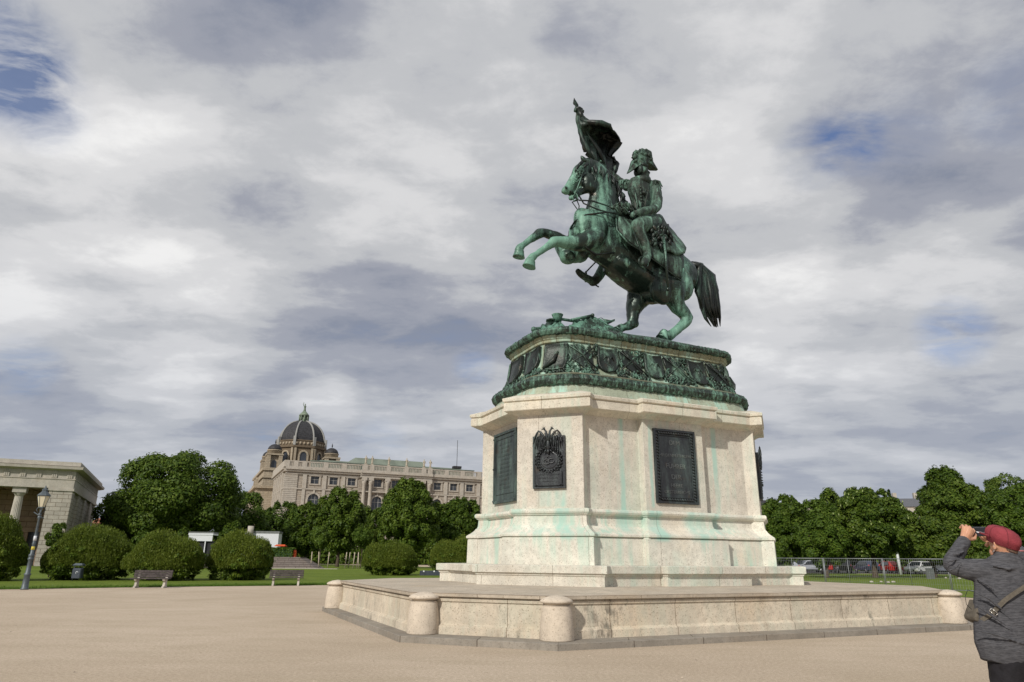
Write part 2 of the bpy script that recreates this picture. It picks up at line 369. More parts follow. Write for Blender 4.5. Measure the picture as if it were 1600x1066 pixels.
# low platform
def op(d): return oct_plan(6.827 + d * S2, 4.95 + d * S2, 1.60 + d * .42)
def lv(px, py, w): return lambda z: [(x, y, z) for x, y in oct_plan(px, py, w)]
m = MB(); k0 = lv(7.143, 5.50, 1.63)
m.rings([k0(-.35), k0(.112), lv(7.135, 5.49, 1.63)(.12), lv(6.6, 4.95, 1.45)(.122)], uvs=True); kerb = m.build('kerb', m_kerb, ped)
def oc(z, d): return [(x, y, z) for x, y in op(d)]
m = MB(); m.rings([oc(.10, .0), oc(.27, -.015), oc(.30, -.075), oc(.31, -.085), oc(.735, -.10), oc(.74, -.07), oc(.80, -.06), oc(.805, -.085), oc(.825, -.085)], uvs=True)
m.build('platform_wall', m_wall, ped, bevel=.008)
m = MB(); a = [oc(.825, -.07), oc(.84, .0), oc(.892, .01), oc(.905, -.01)]; b = [[(x, y, .96) for x, y in oct_plan(4.6, 2.85, 1.7)]]
m.rings(a + b, uvs=True); m.build('platform_coping', m_top, ped)
# step, plinth, base mouldings, die, cornice
SP = dict(px=4.358, py=2.62, w=1.66, cw=1.35)
put('step', [(.95, 0), (1.19, 0), (1.20, .025), (1.235, .03), (1.245, .055), (1.255, .055), (1.26, .085), (1.43, .088), (1.442, .07)], m_step, ped, **SP)
put('plinth', [(1.44, .31), (2.12, .30), (2.13, .275), (2.145, .275)], m_plinth, ped, cw=1.10)
put('base_moulding', [(2.145, .31), (2.16, .335), (2.21, .335), (2.235, .31), (2.29, .235), (2.36, .16), (2.43, .115), (2.435, .095), (2.50, .075), (2.69, .062), (2.70, .10), (2.73, .115), (2.745, .145), (2.79, .16), (2.84, .15), (2.862, .12), (2.87, .03)], m_plinth, ped, bevel=0)
put('die', [(2.86, 0), (5.44, 0)], m_die, ped)
put('cornice', [(5.40, .012), (5.425, .03), (5.43, .05), (5.46, .09), (5.49, .15), (5.505, .22), (5.51, .285), (5.53, .30), (5.74, .302), (5.745, .275), (5.765, .28), (5.79, .325), (5.87, .335), (5.882, .32), (6.02, .0)], m_corn, ped, bevel=.006)
# plaques on the long sides (x -.71 to .71)
CREST_B = PY0 + W0 * S2 - .25 + .24     # face of the projection
def text_part(txt, size, depth, parent, mat, M, name='lettering'):
    cu = bpy.data.curves.new('t', 'FONT'); cu.body = txt; cu.size = size; cu.align_x = 'CENTER'; cu.align_y = 'CENTER'; cu.extrude = depth; cu.space_line = 1.25
    o = bpy.data.objects.new('t', cu); C.collection.objects.link(o)
    me = bpy.data.meshes.new_from_object(o.evaluated_get(bpy.context.evaluated_depsgraph_get()))
    bpy.data.objects.remove(o); me.transform(M); me.materials.clear(); me.materials.append(mat)
    q = bpy.data.objects.new(name, me); link(q, parent); return q
m_letter = bronze('bronze_letters', dark=(.09, .095, .10), green=(.14, .16, .15), lo=.4, hi=.66, pale=.1, rough=.5)
def rect_plaque(side):
    """framed tablet with a rope border; side = -1 the long side towards the path"""
    M = Matrix.Identity(4) if side < 0 else Matrix.Rotation(math.pi, 4, 'Z')
    y = -CREST_B
    m = MB(); m.box(-.72, .72, y - .03, y + .01, 3.08, 5.16, M)
    for x0, x1, z0, z1 in ((-.72, -.66, 3.08, 5.16), (.66, .72, 3.08, 5.16), (-.66, .66, 5.10, 5.16), (-.66, .66, 3.08, 3.14)): m.box(x0, x1, y - .075, y - .031, z0, z1, M)
    for x0, x1, z0, z1 in ((-.56, -.54, 3.24, 5.0), (.54, .56, 3.24, 5.0), (-.54, .54, 4.98, 5.0), (-.54, .54, 3.24, 3.26)): m.box(x0, x1, y - .058, y - .031, z0, z1, M)
    p = m.build('plaque', m_plaque, ped, bevel=.004); p['label'] = 'dark bronze tablet with a rope border'
    r = MB()
    def beads(x0, z0, x1, z1, n):
        for i in range(n):
            t = (i + .5) / n; a = R(38)
            r.ell((x0 + (x1 - x0) * t, y - .05, z0 + (z1 - z0) * t), (.055, .028, .03), 5, Matrix.Rotation(a, 4, 'Y'), 6)
    beads(-.61, 3.19, -.61, 5.05, 22); beads(.61, 3.19, .61, 5.05, 22); beads(-.56, 5.05, .56, 5.05, 13); beads(-.56, 3.19, .56, 3.19, 13)
    if side > 0: r.v = [(-a, -b, c) for a, b, c in r.v]
    r.build('rope_border', m_plaque, p)
    if side < 0:
        for txt, z, s in (('DEM', 4.78, .19), ('HELDENMÜTHIGEN', 4.42, .125), ('FÜHRER', 4.12, .19), ('DER', 3.82, .19), ('HEERE', 3.58, .15), ('OESTERREICHS', 3.40, .13)):
            text_part(txt, s, .006, p, m_letter, Matrix.Translation((0, y - .036, z)) @ Matrix.Rotation(R(90), 4, 'X'))
rect_plaque(-1); rect_plaque(1)
# plaque on the short end
XE = PX0 + W0 * S2 - .25
for sg in (-1, 1):
    M = Matrix.Rotation(R(-90) if sg < 0 else R(90), 4, 'Z')       # own x runs along the end wall, own y outwards is -y
    m = MB(); m.box(-.80, .80, -XE - .05, -XE + .01, 3.13, 5.2, M)
    for x0, x1, z0, z1 in ((-.80, -.72, 3.13, 5.2), (.72, .80, 3.13, 5.2), (-.72, .72, 5.13, 5.2), (-.72, .72, 3.13, 3.2)): m.box(x0, x1, -XE - .085, -XE - .051, z0, z1, M)
    m.box(-.62, .62, -XE - .07, -XE - .051, 5.0, 5.02, M); m.box(-.62, .62, -XE - .07, -XE - .051, 3.38, 3.40, M); m.box(-.66, -.64, -XE - .07, -XE - .051, 3.24, 5.04, M); m.box(.64, .66, -XE - .07, -XE - .051, 3.24, 5.04, M)
    for x in (-.76, .76):
        for z in (3.2, 4.15, 5.05): m.ell(tuple(M @ Vector((x, -XE - .095, z))), (.03, .03, .03), 5)
    # worn raised lines of an unreadable inscription
    rr = random.Random(5)
    for row in range(12):
        z = 4.86 - row * .118; half = .25 + .3 * rr.random(); x = -half
        while x < half:
            w = .03 + .03 * rr.random(); m.box(x, x + w, -XE - .06, -XE - .051, z - .03, z + .03, M); x += w + .02 + (.05 if rr.random() < .2 else 0)
    p = m.build('plaque', m_plaque2, ped, bevel=.003); p['label'] = 'greenish bronze tablet on the narrow end'
# relief plaques with a two-headed eagle above a laurel wreath, one on each corner pier
def eagle_relief(cx, cy, ang):
    M = Matrix.Translation((cx, cy, 0)) @ Matrix.Rotation(ang, 4, 'Z') @ Matrix.Diagonal((1.27, 1.45, 1, 1)); f = 0.0   # own -y is outwards
    m = MB(); m.box(-.36, .36, -.035, .01, 3.39, 4.80, M); m.box(-.36, -.315, -.06, -.036, 3.39, 4.80, M); m.box(.315, .36, -.06, -.036, 3.39, 4.80, M); m.box(-.314, .314, -.06, -.036, 3.39, 3.43, M)
    cart = [(-.24, 3.46), (.24, 3.46), (.29, 3.51), (.29, 3.84), (-.29, 3.84), (-.29, 3.51)]
    m.prism(cart, 1, -.07, -.036, M)
    for x in (-.29, .29): m.ell(tuple(M @ Vector((x, -.06, 3.48))), (.03, .03, .03), 5)
    rr = random.Random(3)
    for z, hw, h in ((3.76, .2, .018), (3.67, .22, .018), (3.575, .14, .006)):
        x = -hw
        while x < hw: w = .02 + .02 * rr.random(); m.box(x, x + w, -.078, -.071, z - h, z + h, M); x += w + .012
    p = m.build('eagle_plaque', m_plaque, ped, bevel=.003); p['label'] = 'dark bronze relief of a two-headed eagle over a wreath'
    w = MB()
    for i in range(24):   # wreath of overlapping laurel bunches, fruit between
        a = 2 * math.pi * i / 24
        for k_, (rad, o, dp) in enumerate(((.235, .06, .05), (.285, -.04, .06), (.26, .1, .085))):
            c = M @ Vector((rad * math.cos(a + o), -dp, 4.15 + rad * 1.28 * math.sin(a + o)))
            w.ell(tuple(c), (.055, .03, .021) if k_ < 2 else (.024, .03, .024), 5, Matrix.Rotation(ang, 4, 'Z') @ Matrix.Rotation(-a + R(90 + (38 if k_ == 1 else -38)), 4, 'Y'), 6)
    w.build('laurel_wreath', m_plaque, p)
    d = MB(); d.lathe([(-.02, .20), (.0, .20), (.004, .185), (.004, 0.001)], 24, smooth=False, M=M @ Matrix.Translation((0, -.04, 4.15)) @ Matrix.Diagonal((1, 1, 1.2, 1)) @ Matrix.Rotation(R(90), 4, 'X'))
    cu_ = MB()   # monogram curls
    for cx_, cz_, r_, t0, t1 in ((-.05, 4.10, .07, .3, 5.8), (-.04, 4.09, .035, 0, 5), (.06, 4.12, .06, 1, 6.4), (.0, 4.2, .05, 0, 3.4)):
        pts = [M @ Vector((cx_ + r_ * math.cos(t), -.064, cz_ + r_ * math.sin(t))) for t in np.linspace(t0, t1, 14)]; cu_.tube(pts, .010, 5)
    d.build('medallion', m_plaque, p); cu_.build('monogram', m_letter, p)
    e = MB()
    e.ell(tuple(M @ Vector((0, -.085, 4.56))), (.062, .055, .19), 8, Matrix.Rotation(ang, 4, 'Z'))            # body
    for sx in (-1, 1):
        pts = [M @ Vector(q) for q in ((sx * .01, -.09, 4.66), (sx * .035, -.10, 4.80), (sx * .045, -.10, 4.92), (sx * .085, -.10, 4.985))]; e.tube(pts, [.05, .038, .03, .022], 7)   # neck
        e.ell(tuple(M @ Vector((sx * .09, -.10, 4.99))), (.04, .03, .028), 6, Matrix.Rotation(ang, 4, 'Z'))
        e.tube([M @ Vector((sx * .115, -.10, 4.985)), M @ Vector((sx * .15, -.10, 4.955))], [.018, .003], 5)      # beak
        for h in range(3): e.tube([M @ Vector((sx * .09, -.10, 5.0)), M @ Vector((sx * (.06 + .03 * h), -.10, 5.04))], [.014, .004], 4)
        for row, (cnt, k0) in enumerate(((7, 1.0), (5, .55))):   # raised wing: separate long feathers fanning down and out from the wing's leading edge
            for i in range(cnt):
                t = i / (cnt - 1); root = Vector((sx * (.06 + .22 * t), -.075 - .025 * row, 4.78 + .10 * math.sin(t * 2.6)))
                tip = Vector((sx * (.075 + .29 * t), -.05 - .02 * (i % 2) - .03 * row, 4.33 + .20 * t ** 1.5)); tip = root.lerp(tip, k0)
                e.tube([M @ root, M @ (root.lerp(tip, .6) + Vector((sx * .006, -.012, .0))), M @ tip], [.010, .0175, .006], 6, smooth=False)
        e.tube([M @ Vector(q) for q in ((sx * .05, -.09, 4.66), (sx * .10, -.105, 4.80), (sx * .16, -.105, 4.90), (sx * .21, -.10, 4.93), (sx * .26, -.085, 4.87), (sx * .31, -.065, 4.74), (sx * .315, -.06, 4.6))], [.03, .035, .032, .028, .024, .018, .006], 7)
        e.tube([M @ Vector(q) for q in ((sx * .04, -.09, 4.42), (sx * .07, -.10, 4.37), (sx * .10, -.09, 4.34))], [.025, .018, .010], 6)
    e.tube([M @ Vector(q) for q in ((0, -.085, 4.42), (0, -.08, 4.30))], [.05, .03], 6)
    e.build('eagle', m_plaque, p)
for sx, sy, ang in ((-1, -1, R(-45)), (1, -1, R(45)), (1, 1, R(135)), (-1, 1, R(-135))): eagle_relief(sx * PX0, sy * PY0, ang)
# bronze upper base: curved frieze between two leafy wreath mouldings
LOW = (3.948, 2.289, .973, 6.443); UPP = (3.615, 1.865, .711, 8.034)
def rounded(a, b, c, n=12, it=6):
    P = [(a, -b + c), (a, b - c), (a - c, b), (-a + c, b), (-a, b - c), (-a, -b + c), (-a + c, -b), (a - c, -b)][::-1]
    P = [Vector((x, y)) for x, y in P]; Q = []
    for i in range(8):
        A_, B_ = P[i], P[(i + 1) % 8]
        for t in range(n): Q.append(A_.lerp(B_, t / n))
    for _ in range(it): Q = [(Q[i - 1] + 2 * Q[i] + Q[(i + 1) % len(Q)]) / 4 for i in range(len(Q))]
    return Q[::-1]
def lerp3(t, d=0.0):
    a, b, c = (LOW[i] + (UPP[i] - LOW[i]) * t for i in range(3)); return rounded(a + d, b + d, c + d * .55)
def curve_rings(prof): return [[(p.x, p.y, z) for p in lerp3((z - LOW[3]) / (UPP[3] - LOW[3]), d)] for z, d in prof]
FR = [(6.63, -.05), (6.66, -.12), (6.72, -.17), (6.9, -.235), (7.15, -.275), (7.4, -.27), (7.6, -.235), (7.72, -.20)]
m = MB(); m.rings(curve_rings([(5.98, .02), (6.30, -.02), (6.33, .02)]), uvs=True, smooth=False); m.build('stained_course', m_copperstone, ped)
m = MB(); m.rings(curve_rings([(6.30, -.01), (6.33, .03), (6.44, .04), (6.58, .02), (6.60, -.02)] + FR), smooth=True); fz = m.build('bronze_frieze', stone('stained_frieze_ground', (.25, .30, .225), green=.8, dark=.6), ped)
m = MB(); m.rings(curve_rings([(6.60, -.03), (6.625, .0), (6.66, .0), (6.68, -.03), (6.69, -.14)])); m.build('frieze_ledge', m_copperstone, ped)
m_gold = stone('ochre_moulding', (.30, .31, .21), green=.6, dark=.6, joint=(.42, 9, 3, .01))
m = MB(); m.rings(curve_rings([(7.70, -.22), (7.73, -.15), (7.76, -.14), (7.80, -.14), (7.83, -.10), (7.90, -.06), (7.93, -.02), (8.04, .0), (8.10, -.06), (8.14, -.3)]), uvs=True); m.build('frieze_moulding', m_gold, ped)
def resample(Q, step):
    Q = Q + [Q[0]]; out = []; acc = 0.0; nxt = 0.0
    for i in range(len(Q) - 1):
        l = (Q[i + 1] - Q[i]).length
        while nxt <= acc + l: out.append(Q[i].lerp(Q[i + 1], (nxt - acc) / l)); nxt += step
        acc += l
    return out
def wreath(spec, rad, name):
    Q = resample(rounded(*spec[:3]), .045); n = len(Q); m = MB(); rs = []; nr = 14; rr = random.Random(11)
    hs = {}
    def leaf(i, j):
        k_ = (i // 3, j // 2 + (i // 3) % 2)
        if k_ not in hs: hs[k_] = rr.random()
        u = (i % 3) / 3; v = (j % 2)
        return hs[k_] * .5 + .5 * (1 - abs(u - .35) * 1.6) - .2 * v
    for i in range(n):
        t = Q[(i + 1) % n] - Q[i - 1]; nn = Vector((t.y, -t.x)).normalized()
        rs.append([])
        for j in range(nr):
            a = 2 * math.pi * j / nr; r_ = rad * (.80 + .36 * leaf(i, j)); z = spec[3] + r_ * math.sin(a) * .92
            rs[-1].append((Q[i].x + nn.x * r_ * math.cos(a), Q[i].y + nn.y * r_ * math.cos(a), z))
    rs.append(rs[0]); m.rings(rs, False, (False, False)); o = m.build(name, m_wreath, fz); return o
wreath(LOW, .175, 'leaf_wreath'); wreath(UPP, .135, 'leaf_wreath')
# where things sit on the frieze: u = metres along the plan from the middle of the -y side, v = height
FQ = {}
def frieze_pt(u, z, out=0.0):
    t = (z - LOW[3]) / (UPP[3] - LOW[3])
    d = float(np.interp(z, [p[0] for p in FR], [p[1] for p in FR])); key = round(z, 2)
    if key not in FQ:
        Q = lerp3(t, d); k_ = min(range(len(Q)), key=lambda i: (abs(Q[i].x) if Q[i].y < 0 else 99)); FQ[key] = resample(Q[k_:] + Q[:k_], .02)
    Q = FQ[key]; n = len(Q); per = n * .02; uu = (u * per / 20.4) % per; i = int(uu / .02) % n
    p = Q[i]; tg = Q[(i + 3) % n] - Q[i - 3]
    nn = Vector((tg.y, -tg.x)).normalized()
    if nn.dot(p) < 0: nn = -nn
    sgn = 1
    return Vector((p.x + nn.x * out, p.y + nn.y * out, z))
test = frieze_pt(1.0, 7.0); US = 1 if test.x > 0 else -1
def fp(u, z, out=0.0): return frieze_pt(u * US, z, out)
def patch(outline, name, thick, bulge=0.0, mat=None, rim=0.0):
    """shallow relief: outline in (u,z) laid on the curved frieze with thickness and a swelling middle"""
    cu = sum(p[0] for p in outline) / len(outline); cz = sum(p[1] for p in outline) / len(outline); m = MB(); rs = []
    for s, o in ((1.0, -.03), (1.0, thick), (.93, thick + rim), (.86, thick), (.5, thick + bulge * .75), (.15, thick + bulge)):
        rs.append([tuple(fp(cu + (a - cu) * s, cz + (b - cz) * s, o)) for a, b in outline])
    m.rings(rs, True, (False, True)); return m.build(name, mat or m_bronze_dark, fz)
def shield_outline(c, w, z0, z1):
    pts = [(c - w, z1), (c - w * .5, z1 - .035), (c, z1 - .05), (c + w * .5, z1 - .035), (c + w, z1)]
    for i in range(9): a = -math.pi * i / 8; pts.append((c + w * math.cos(a), z0 + w * .9 + w * .9 * math.sin(a)))
    return pts
rs_ = random.Random(9)
def leaves(u0, u1, z0, z1, n, name='leaf_cluster'):
    m = MB()
    for i in range(n):
        u, z = rs_.uniform(u0, u1), rs_.uniform(z0, z1); p = fp(u, z, .03 + .05 * rs_.random()); q = fp(u + .1, z, .04); tg = (q - fp(u, z, .04)).normalized(); a = rs_.uniform(0, 6.28)
        rz = math.atan2(tg.y, tg.x)
        m.ell(tuple(p), (.085, .03, .028), 4, Matrix.Rotation(rz, 4, 'Z') @ Matrix.Rotation(a, 4, 'Y'), 6)
    return m.build(name, m_wreath, fz)
for per in (0, 10.2):
    for c in (-1.75, 0.0, 1.75):
        patch(shield_outline(per + c, .36, 6.83, 7.66), 'shield', .09, .05, rim=.035)
        s = per + c
        m = MB(); m.ell(tuple(fp(s, 7.2, .13)), (.07, .06, .15), 6)
        for a in (-1, 1): m.tube([fp(s, 7.25, .15), fp(s + a * .12, 7.36, .14), fp(s + a * .2, 7.22, .13)], [.04, .04, .01], 5)
        m.build('shield_emblem', m_bronze_dark, fz)
    for c in (-2.65, -.88, .88, 2.65):
        s = per + c
        patch([(s - .42, 7.62), (s - .1, 7.66), (s + .36, 7.28), (s + .40, 6.98), (s + .1, 6.9), (s - .34, 7.2)], 'carved_flag', .06, .03)
        m = MB(); m.tube([fp(s - .52, 7.68, .09), fp(s, 7.32, .13), fp(s + .52, 6.86, .09)], .022, 6); m.tube([fp(s + .5, 7.66, .06), fp(s, 7.3, .1), fp(s - .5, 6.9, .06)], .022, 6)
        m.tube([fp(s - .3, 7.7, .06), fp(s + .1, 7.2, .12), fp(s + .4, 6.8, .06)], .018, 6)
        m.build('carved_weapons', m_bronze_dark, fz)
        leaves(s - .6, s + .6, 6.72, 7.0, 70); leaves(s - .1, s + .6, 7.2, 7.68, 46)
        leaves(s - .6, s - .3, 6.9, 7.3, 16)
for s in (-3.45, 3.45, 6.75, 13.65):       # square draped banners near the corners
    patch([(s - .36, 7.66), (s + .36, 7.69), (s + .38, 7.1), (s + .34, 6.84), (s, 6.80), (s - .32, 6.86)], 'draped_banner', .11, .03, rim=.03)
    m = MB(); m.tube([fp(s - .3, 6.88, .15), fp(s, 7.1, .2), fp(s + .1, 7.4, .17)], [.03, .07, .02], 6); m.build('banner_emblem', m_bronze_dark, fz)
    leaves(s - .75, s + .7, 6.72, 6.9, 50)
for s in (-4.42, -5.62, 4.42, 5.62):
    patch(shield_outline(s, .42, 6.83, 7.66), 'shield', .10, .06, rim=.035); leaves(s - .55, s + .55, 6.72, 6.92, 40); leaves(s - .6, s - .42, 7.0, 7.6, 14)
# rough bronze ground on top, rising towards the hooves
m = MB(); rr = random.Random(2); Q = rounded(3.50, 1.75, .7); prev = None; rs = []
for k_, (sc, z) in enumerate(((1.0, 8.06), (.97, 8.16), (.93, 8.20), (.86, 8.30), (.74, 8.42), (.55, 8.54), (.33, 8.62), (.12, 8.66))):
    rs.append([(p.x * sc, p.y * sc, z + .06 * noise.noise(Vector((p.x * sc * 1.3, p.y * sc * 1.3, 3.3))) * (k_ > 2)) for p in Q])
m.rings(rs, True); m.build('bronze_ground', m_wreath, fz)
# pile of captured flags and arms at the front of the top
tr = thing('trophy_heap', 'heap of bronze flags, poles and a shako at the front edge of the pedestal top', 'trophy', (MX, MY, 0), PSI)
m_patina = bronze('bronze_trophy', dark=(.03, .045, .036), green=(.10, .22, .165), lo=.40, hi=.58, pale=.5, bs=.4)
def cloth(P, name, parent, mat, th=.05, nu=14, nv=10, amp=.05, fr=5.0, seed=1):
    """sheet between two edge polylines with folds and real thickness"""
    A_, B_ = [Vector(p) for p in P[0]], [Vector(p) for p in P[1]]
    def ev(Lp, t): t *= len(Lp) - 1; i = min(int(t), len(Lp) - 2); return Lp[i].lerp(Lp[i + 1], t - i)
    g = [[ev(A_, i / nu).lerp(ev(B_, i / nu), j / nv) for i in range(nu + 1)] for j in range(nv + 1)]
    nrm = (g[0][-1] - g[0][0]).cross(g[-1][0] - g[0][0]).normalized()
    v = []; f = []
    for s in (1, -1):
        for j in range(nv + 1):
            for i in range(nu + 1):
                w = amp * (math.sin(fr * i / nu * 2 * math.pi / 2 + 1.7 * j / nv + seed) + .5 * math.sin(9 * i / nu + 4 * j / nv + seed * 3))
                v.append(g[j][i] + nrm * (w + s * th / 2))
    o = (nu + 1) * (nv + 1)
    for j in range(nv):
        for i in range(nu):
            a = j * (nu + 1) + i; q = (a, a + 1, a + nu + 2, a + nu + 1); f.append(q); f.append(tuple(x + o for x in q[::-1]))
    for i in range(nu):
        f.append((i + 1, i, i + o, i + 1 + o)); a = nv * (nu + 1) + i; f.append((a, a + 1, a + 1 + o, a + o))
    for j in range(nv):
        a = j * (nu + 1); f.append((a, a + nu + 1, a + nu + 1 + o, a + o)); a += nu; f.append((a + nu + 1, a, a + o, a + nu + 1 + o))
    m = MB(); m.add(v, f, True); return m.build(name, mat, parent)
def T(px, py, ly): return at(px, py, ly)
cloth([[T(884, 514, -.5), T(905, 500, -.4), T(922, 494, -.3)], [T(915, 519, -1.0), T(945, 518, -1.0), T(966, 519, -.9)]], 'flag_cloth', tr, m_patina, fr=11, amp=.035)
cloth([[T(922, 494, -.3), T(935, 499, -.2), T(945, 506, -.2)], [T(950, 519, -1.0), T(962, 520, -1.0), T(975, 524, -.9)]], 'flag_cloth', tr, m_patina, fr=8, amp=.03, seed=4)
cloth([[T(842, 512, -.4), T(856, 505, -.3), T(872, 503, -.2)], [T(850, 520, -.9), T(868, 513, -1.0), T(886, 514, -.9)]], 'flag_cloth', tr, m_patina, fr=7, amp=.04, seed=7)
m = MB(); m.tube([T(893, 500, -.5), T(926, 493, -.45)], .045, 8); m.ell(tuple(T(926, 493, -.45)), (.07, .07, .07), 6)
m.tube([T(832, 514, -.6), T(846, 513, -.5), T(870, 501, -.3)], .05, 8); m.ell(tuple(T(834, 515, -.6)), (.09, .09, .09), 8); m.tube([T(905, 517, -.9), T(960, 500, -.2)], .03, 6)
m.tube([T(930, 497, -.2), T(968, 520, -.9)], .035, 6); m.tube([T(860, 501, -.2), T(878, 499, -.3), T(905, 503, -.4)], .05, 7)
m.build('flag_poles', m_patina, tr)
m = MB(); c = T(871, 497, -.3); m.lathe([(-.12, .13), (.0, .15), (.06, .17), (.10, .19), (.11, .19), (.12, .02)], 14, c=tuple(c), M=None); m.ell(tuple(c + Vector((-.25, 0, -.12))), (.16, .2, .05), 6); m.build('shako', m_patina, tr)
m = MB(); a = T(942, 498, -.2); m.add([a, a + Vector((.42, -.1, -.05)), a + Vector((.15, -.05, -.2)), a + Vector((.1, .1, .04)), a + Vector((-.12, 0, .05))], [(0, 1, 2), (0, 3, 1), (1, 3, 2), (0, 2, 4), (0, 4, 3), (2, 3, 4)], False); m.build('spearhead', m_bronze_dark, tr)
# corner guard stones of the platform
def guard_stone(loc, label, mesh=[None]):
    if mesh[0] is None:
        t = thing('guard_stone', label, 'bollard', loc, 0, 'guard stones round the platform')
        m = MB(); m.lathe([(0, .33), (.02, .335), (.30, .315), (.56, .285), (.60, .275), (.615, .265), (.625, .285)], 32); m.build('shaft', m_gs, t)
        m = MB(); m.lathe([(.625, .24), (.66, .27), (.67, .315), (.705, .32), (.74, .27), (.78, .16), (.80, .02)], 32); m.build('cap', m_gs, t)
        mesh[0] = t; return t
    return copy_thing(mesh[0], loc, mesh[0].rotation_euler.z + random.Random(label).uniform(0, 6), label)
m_gs = stone('guard_stone_marble', (.60, .52, .425), dark=.5, pits=.8, grime=.3)
def loc_w(x, y, z=0.0): return Vector((MX + x * cP - y * sP, MY + x * sP + y * cP, z))
gp = oct_plan(6.827 - .02, 4.95 - .02, 1.60)
gl = {0: 'barrel-shaped stone post at the front corner of the platform, in the middle of the foreground', 1: 'barrel-shaped stone post at the right corner of the platform, beside the photographer',
      6: 'squat stone post at the far left corner of the platform', 7: 'cracked barrel-shaped stone post at the front left bend of the platform', 2: 'stone post on the right side of the platform behind the photographer',
      3: 'stone post at the far right corner of the platform', 4: 'stone post at the back right bend of the platform', 5: 'stone post at the back left bend of the platform'}
for i, (x, y) in enumerate(gp):
    if i in (0, 1, 6, 7):
        if i == 7: x += .26; y -= .26
        l = math.hypot(x, y); guard_stone(loc_w(x * (1 + .06 / l), y * (1 + .06 / l), .122), gl[i])
# ================================================================ GROUND
k = NB('gravel', .95, 0, .15)
a = k.noise(.16, 6, .62); b = k.noise(18, 5, .75); c_ = k.noise(90, 3, .7); d_ = k.noise(1.3, 5, .65, vs=(.35, 1, 1))
col = k.mix(k.rng(a, .35, .65), (.52, .43, .325), (.64, .54, .425)); col = k.mix(k.math('MULTIPLY', k.rng(d_, .4, .7), .5), col, (.45, .38, .275))
col = k.mix(k.math('MULTIPLY', k.rng(b, .35, .62), .5), col, (.27, .20, .145)); col = k.mix(k.math('MULTIPLY', k.rng(c_, .52, .62), .6), col, (.56, .47, .38))
col = k.mix(k.math('MULTIPLY', k.rng(c_, .46, .38), .6), col, (.19, .14, .10))
k.color(col); k.bump(k.math('ADD', b, c_), .6, .012); m_gravel = k.m
k = NB('lawn', .9, 0, .15)
a = k.noise(.12, 5, .6); b = k.noise(2.2, 6, .7); c_ = k.noise(16, 4, .7)
col = k.mix(k.rng(a, .35, .65), (.105, .155, .018), (.155, .205, .028)); col = k.mix(k.math('MULTIPLY', k.rng(b, .42, .64), .6), col, (.065, .105, .012)); col = k.mix(k.math('MULTIPLY', k.rng(c_, .5, .65), .5), col, (.18, .225, .045))
k.color(col); k.bump(k.math('ADD', b, c_), .9, .06); m_lawn = k.m
m_road = plain('asphalt', (.06, .06, .062), .9, var=.2, scale=.6)
def sheet(name, pts, z, mat, grid=None):
    m = MB(); m.add([(x, y, z) for x, y in pts], [tuple(range(len(pts)))]); o = m.build(name, mat); return struct(o)
sheet('ground', [(-1500, -300), (1500, -300), (1500, 2600), (-1500, 2600)], 0.0, m_gravel)
# lawn beyond the gravel, its near edge read off the photo
e0, e1, e2 = gr(0, 923), gr(200, 918), gr(520, 914.5)
dx = (e2 - e0).normalized(); lw0 = e0 - dx * 60; p1 = gr(1600, 941)
sheet('lawn', [(lw0.x, lw0.y), (e1.x, e1.y), (e2.x, e2.y), (e2.x + dx.x * 9, e2.y + dx.y * 9), (-2, 50), (12, 46.2), (21, 37.8), (p1.x + .5, p1.y), (60, 24), (160, 60), (150, 98), (40, 98), (10, 100), (-36, 149), (-140, 120)], .012, m_lawn)
sheet('road', [(20, 100.5), (150, 98.5), (220, 130), (30, 122)], .02, m_road)
sheet('path', [(-60, 133), (-38.5, 150), (-31, 146), (-28, 150), (-48, 160), (-75, 150)], .03, m_gravel)
# ragged edge of short grass
rng = np.random.default_rng(3)
def leafmesh(P, Nn, U, sz, name, mat, parent=None, asp=1.0, loc=None, mats=None, midx=None, tri=False):
    """many small four-cornered leaves: P centres, Nn normals, U long directions"""
    n = len(P); Nn = Nn / np.linalg.norm(Nn, axis=1, keepdims=True); U = U - Nn * (U * Nn).sum(1, keepdims=True); U /= np.linalg.norm(U, axis=1, keepdims=True) + 1e-9
    V = np.cross(Nn, U); s = sz[:, None]
    v = np.stack([P - U * s, P + V * s * asp * .55 + Nn * s * .18, P + U * s, P - V * s * asp * .55 + Nn * s * .18], 1).reshape(-1, 3)
    me = bpy.data.meshes.new(name); me.vertices.add(n * 4); me.vertices.foreach_set('co', v.astype(np.float32).ravel())
    me.loops.add(n * 4); me.loops.foreach_set('vertex_index', np.arange(n * 4, dtype=np.int32)); me.polygons.add(n)
    me.polygons.foreach_set('loop_start', np.arange(0, n * 4, 4, dtype=np.int32)); me.polygons.foreach_set('loop_total', np.full(n, 4, dtype=np.int32))
    me.update(calc_edges=True); me.validate()
    at_ = me.attributes.new('v', 'FLOAT', 'FACE'); at_.data.foreach_set('value', np.random.default_rng(n).random(n).astype(np.float32))
    me.materials.append(mat)
    o = bpy.data.objects.new(name, me); link(o, parent)
    if loc is not None: o.location = loc
    return o
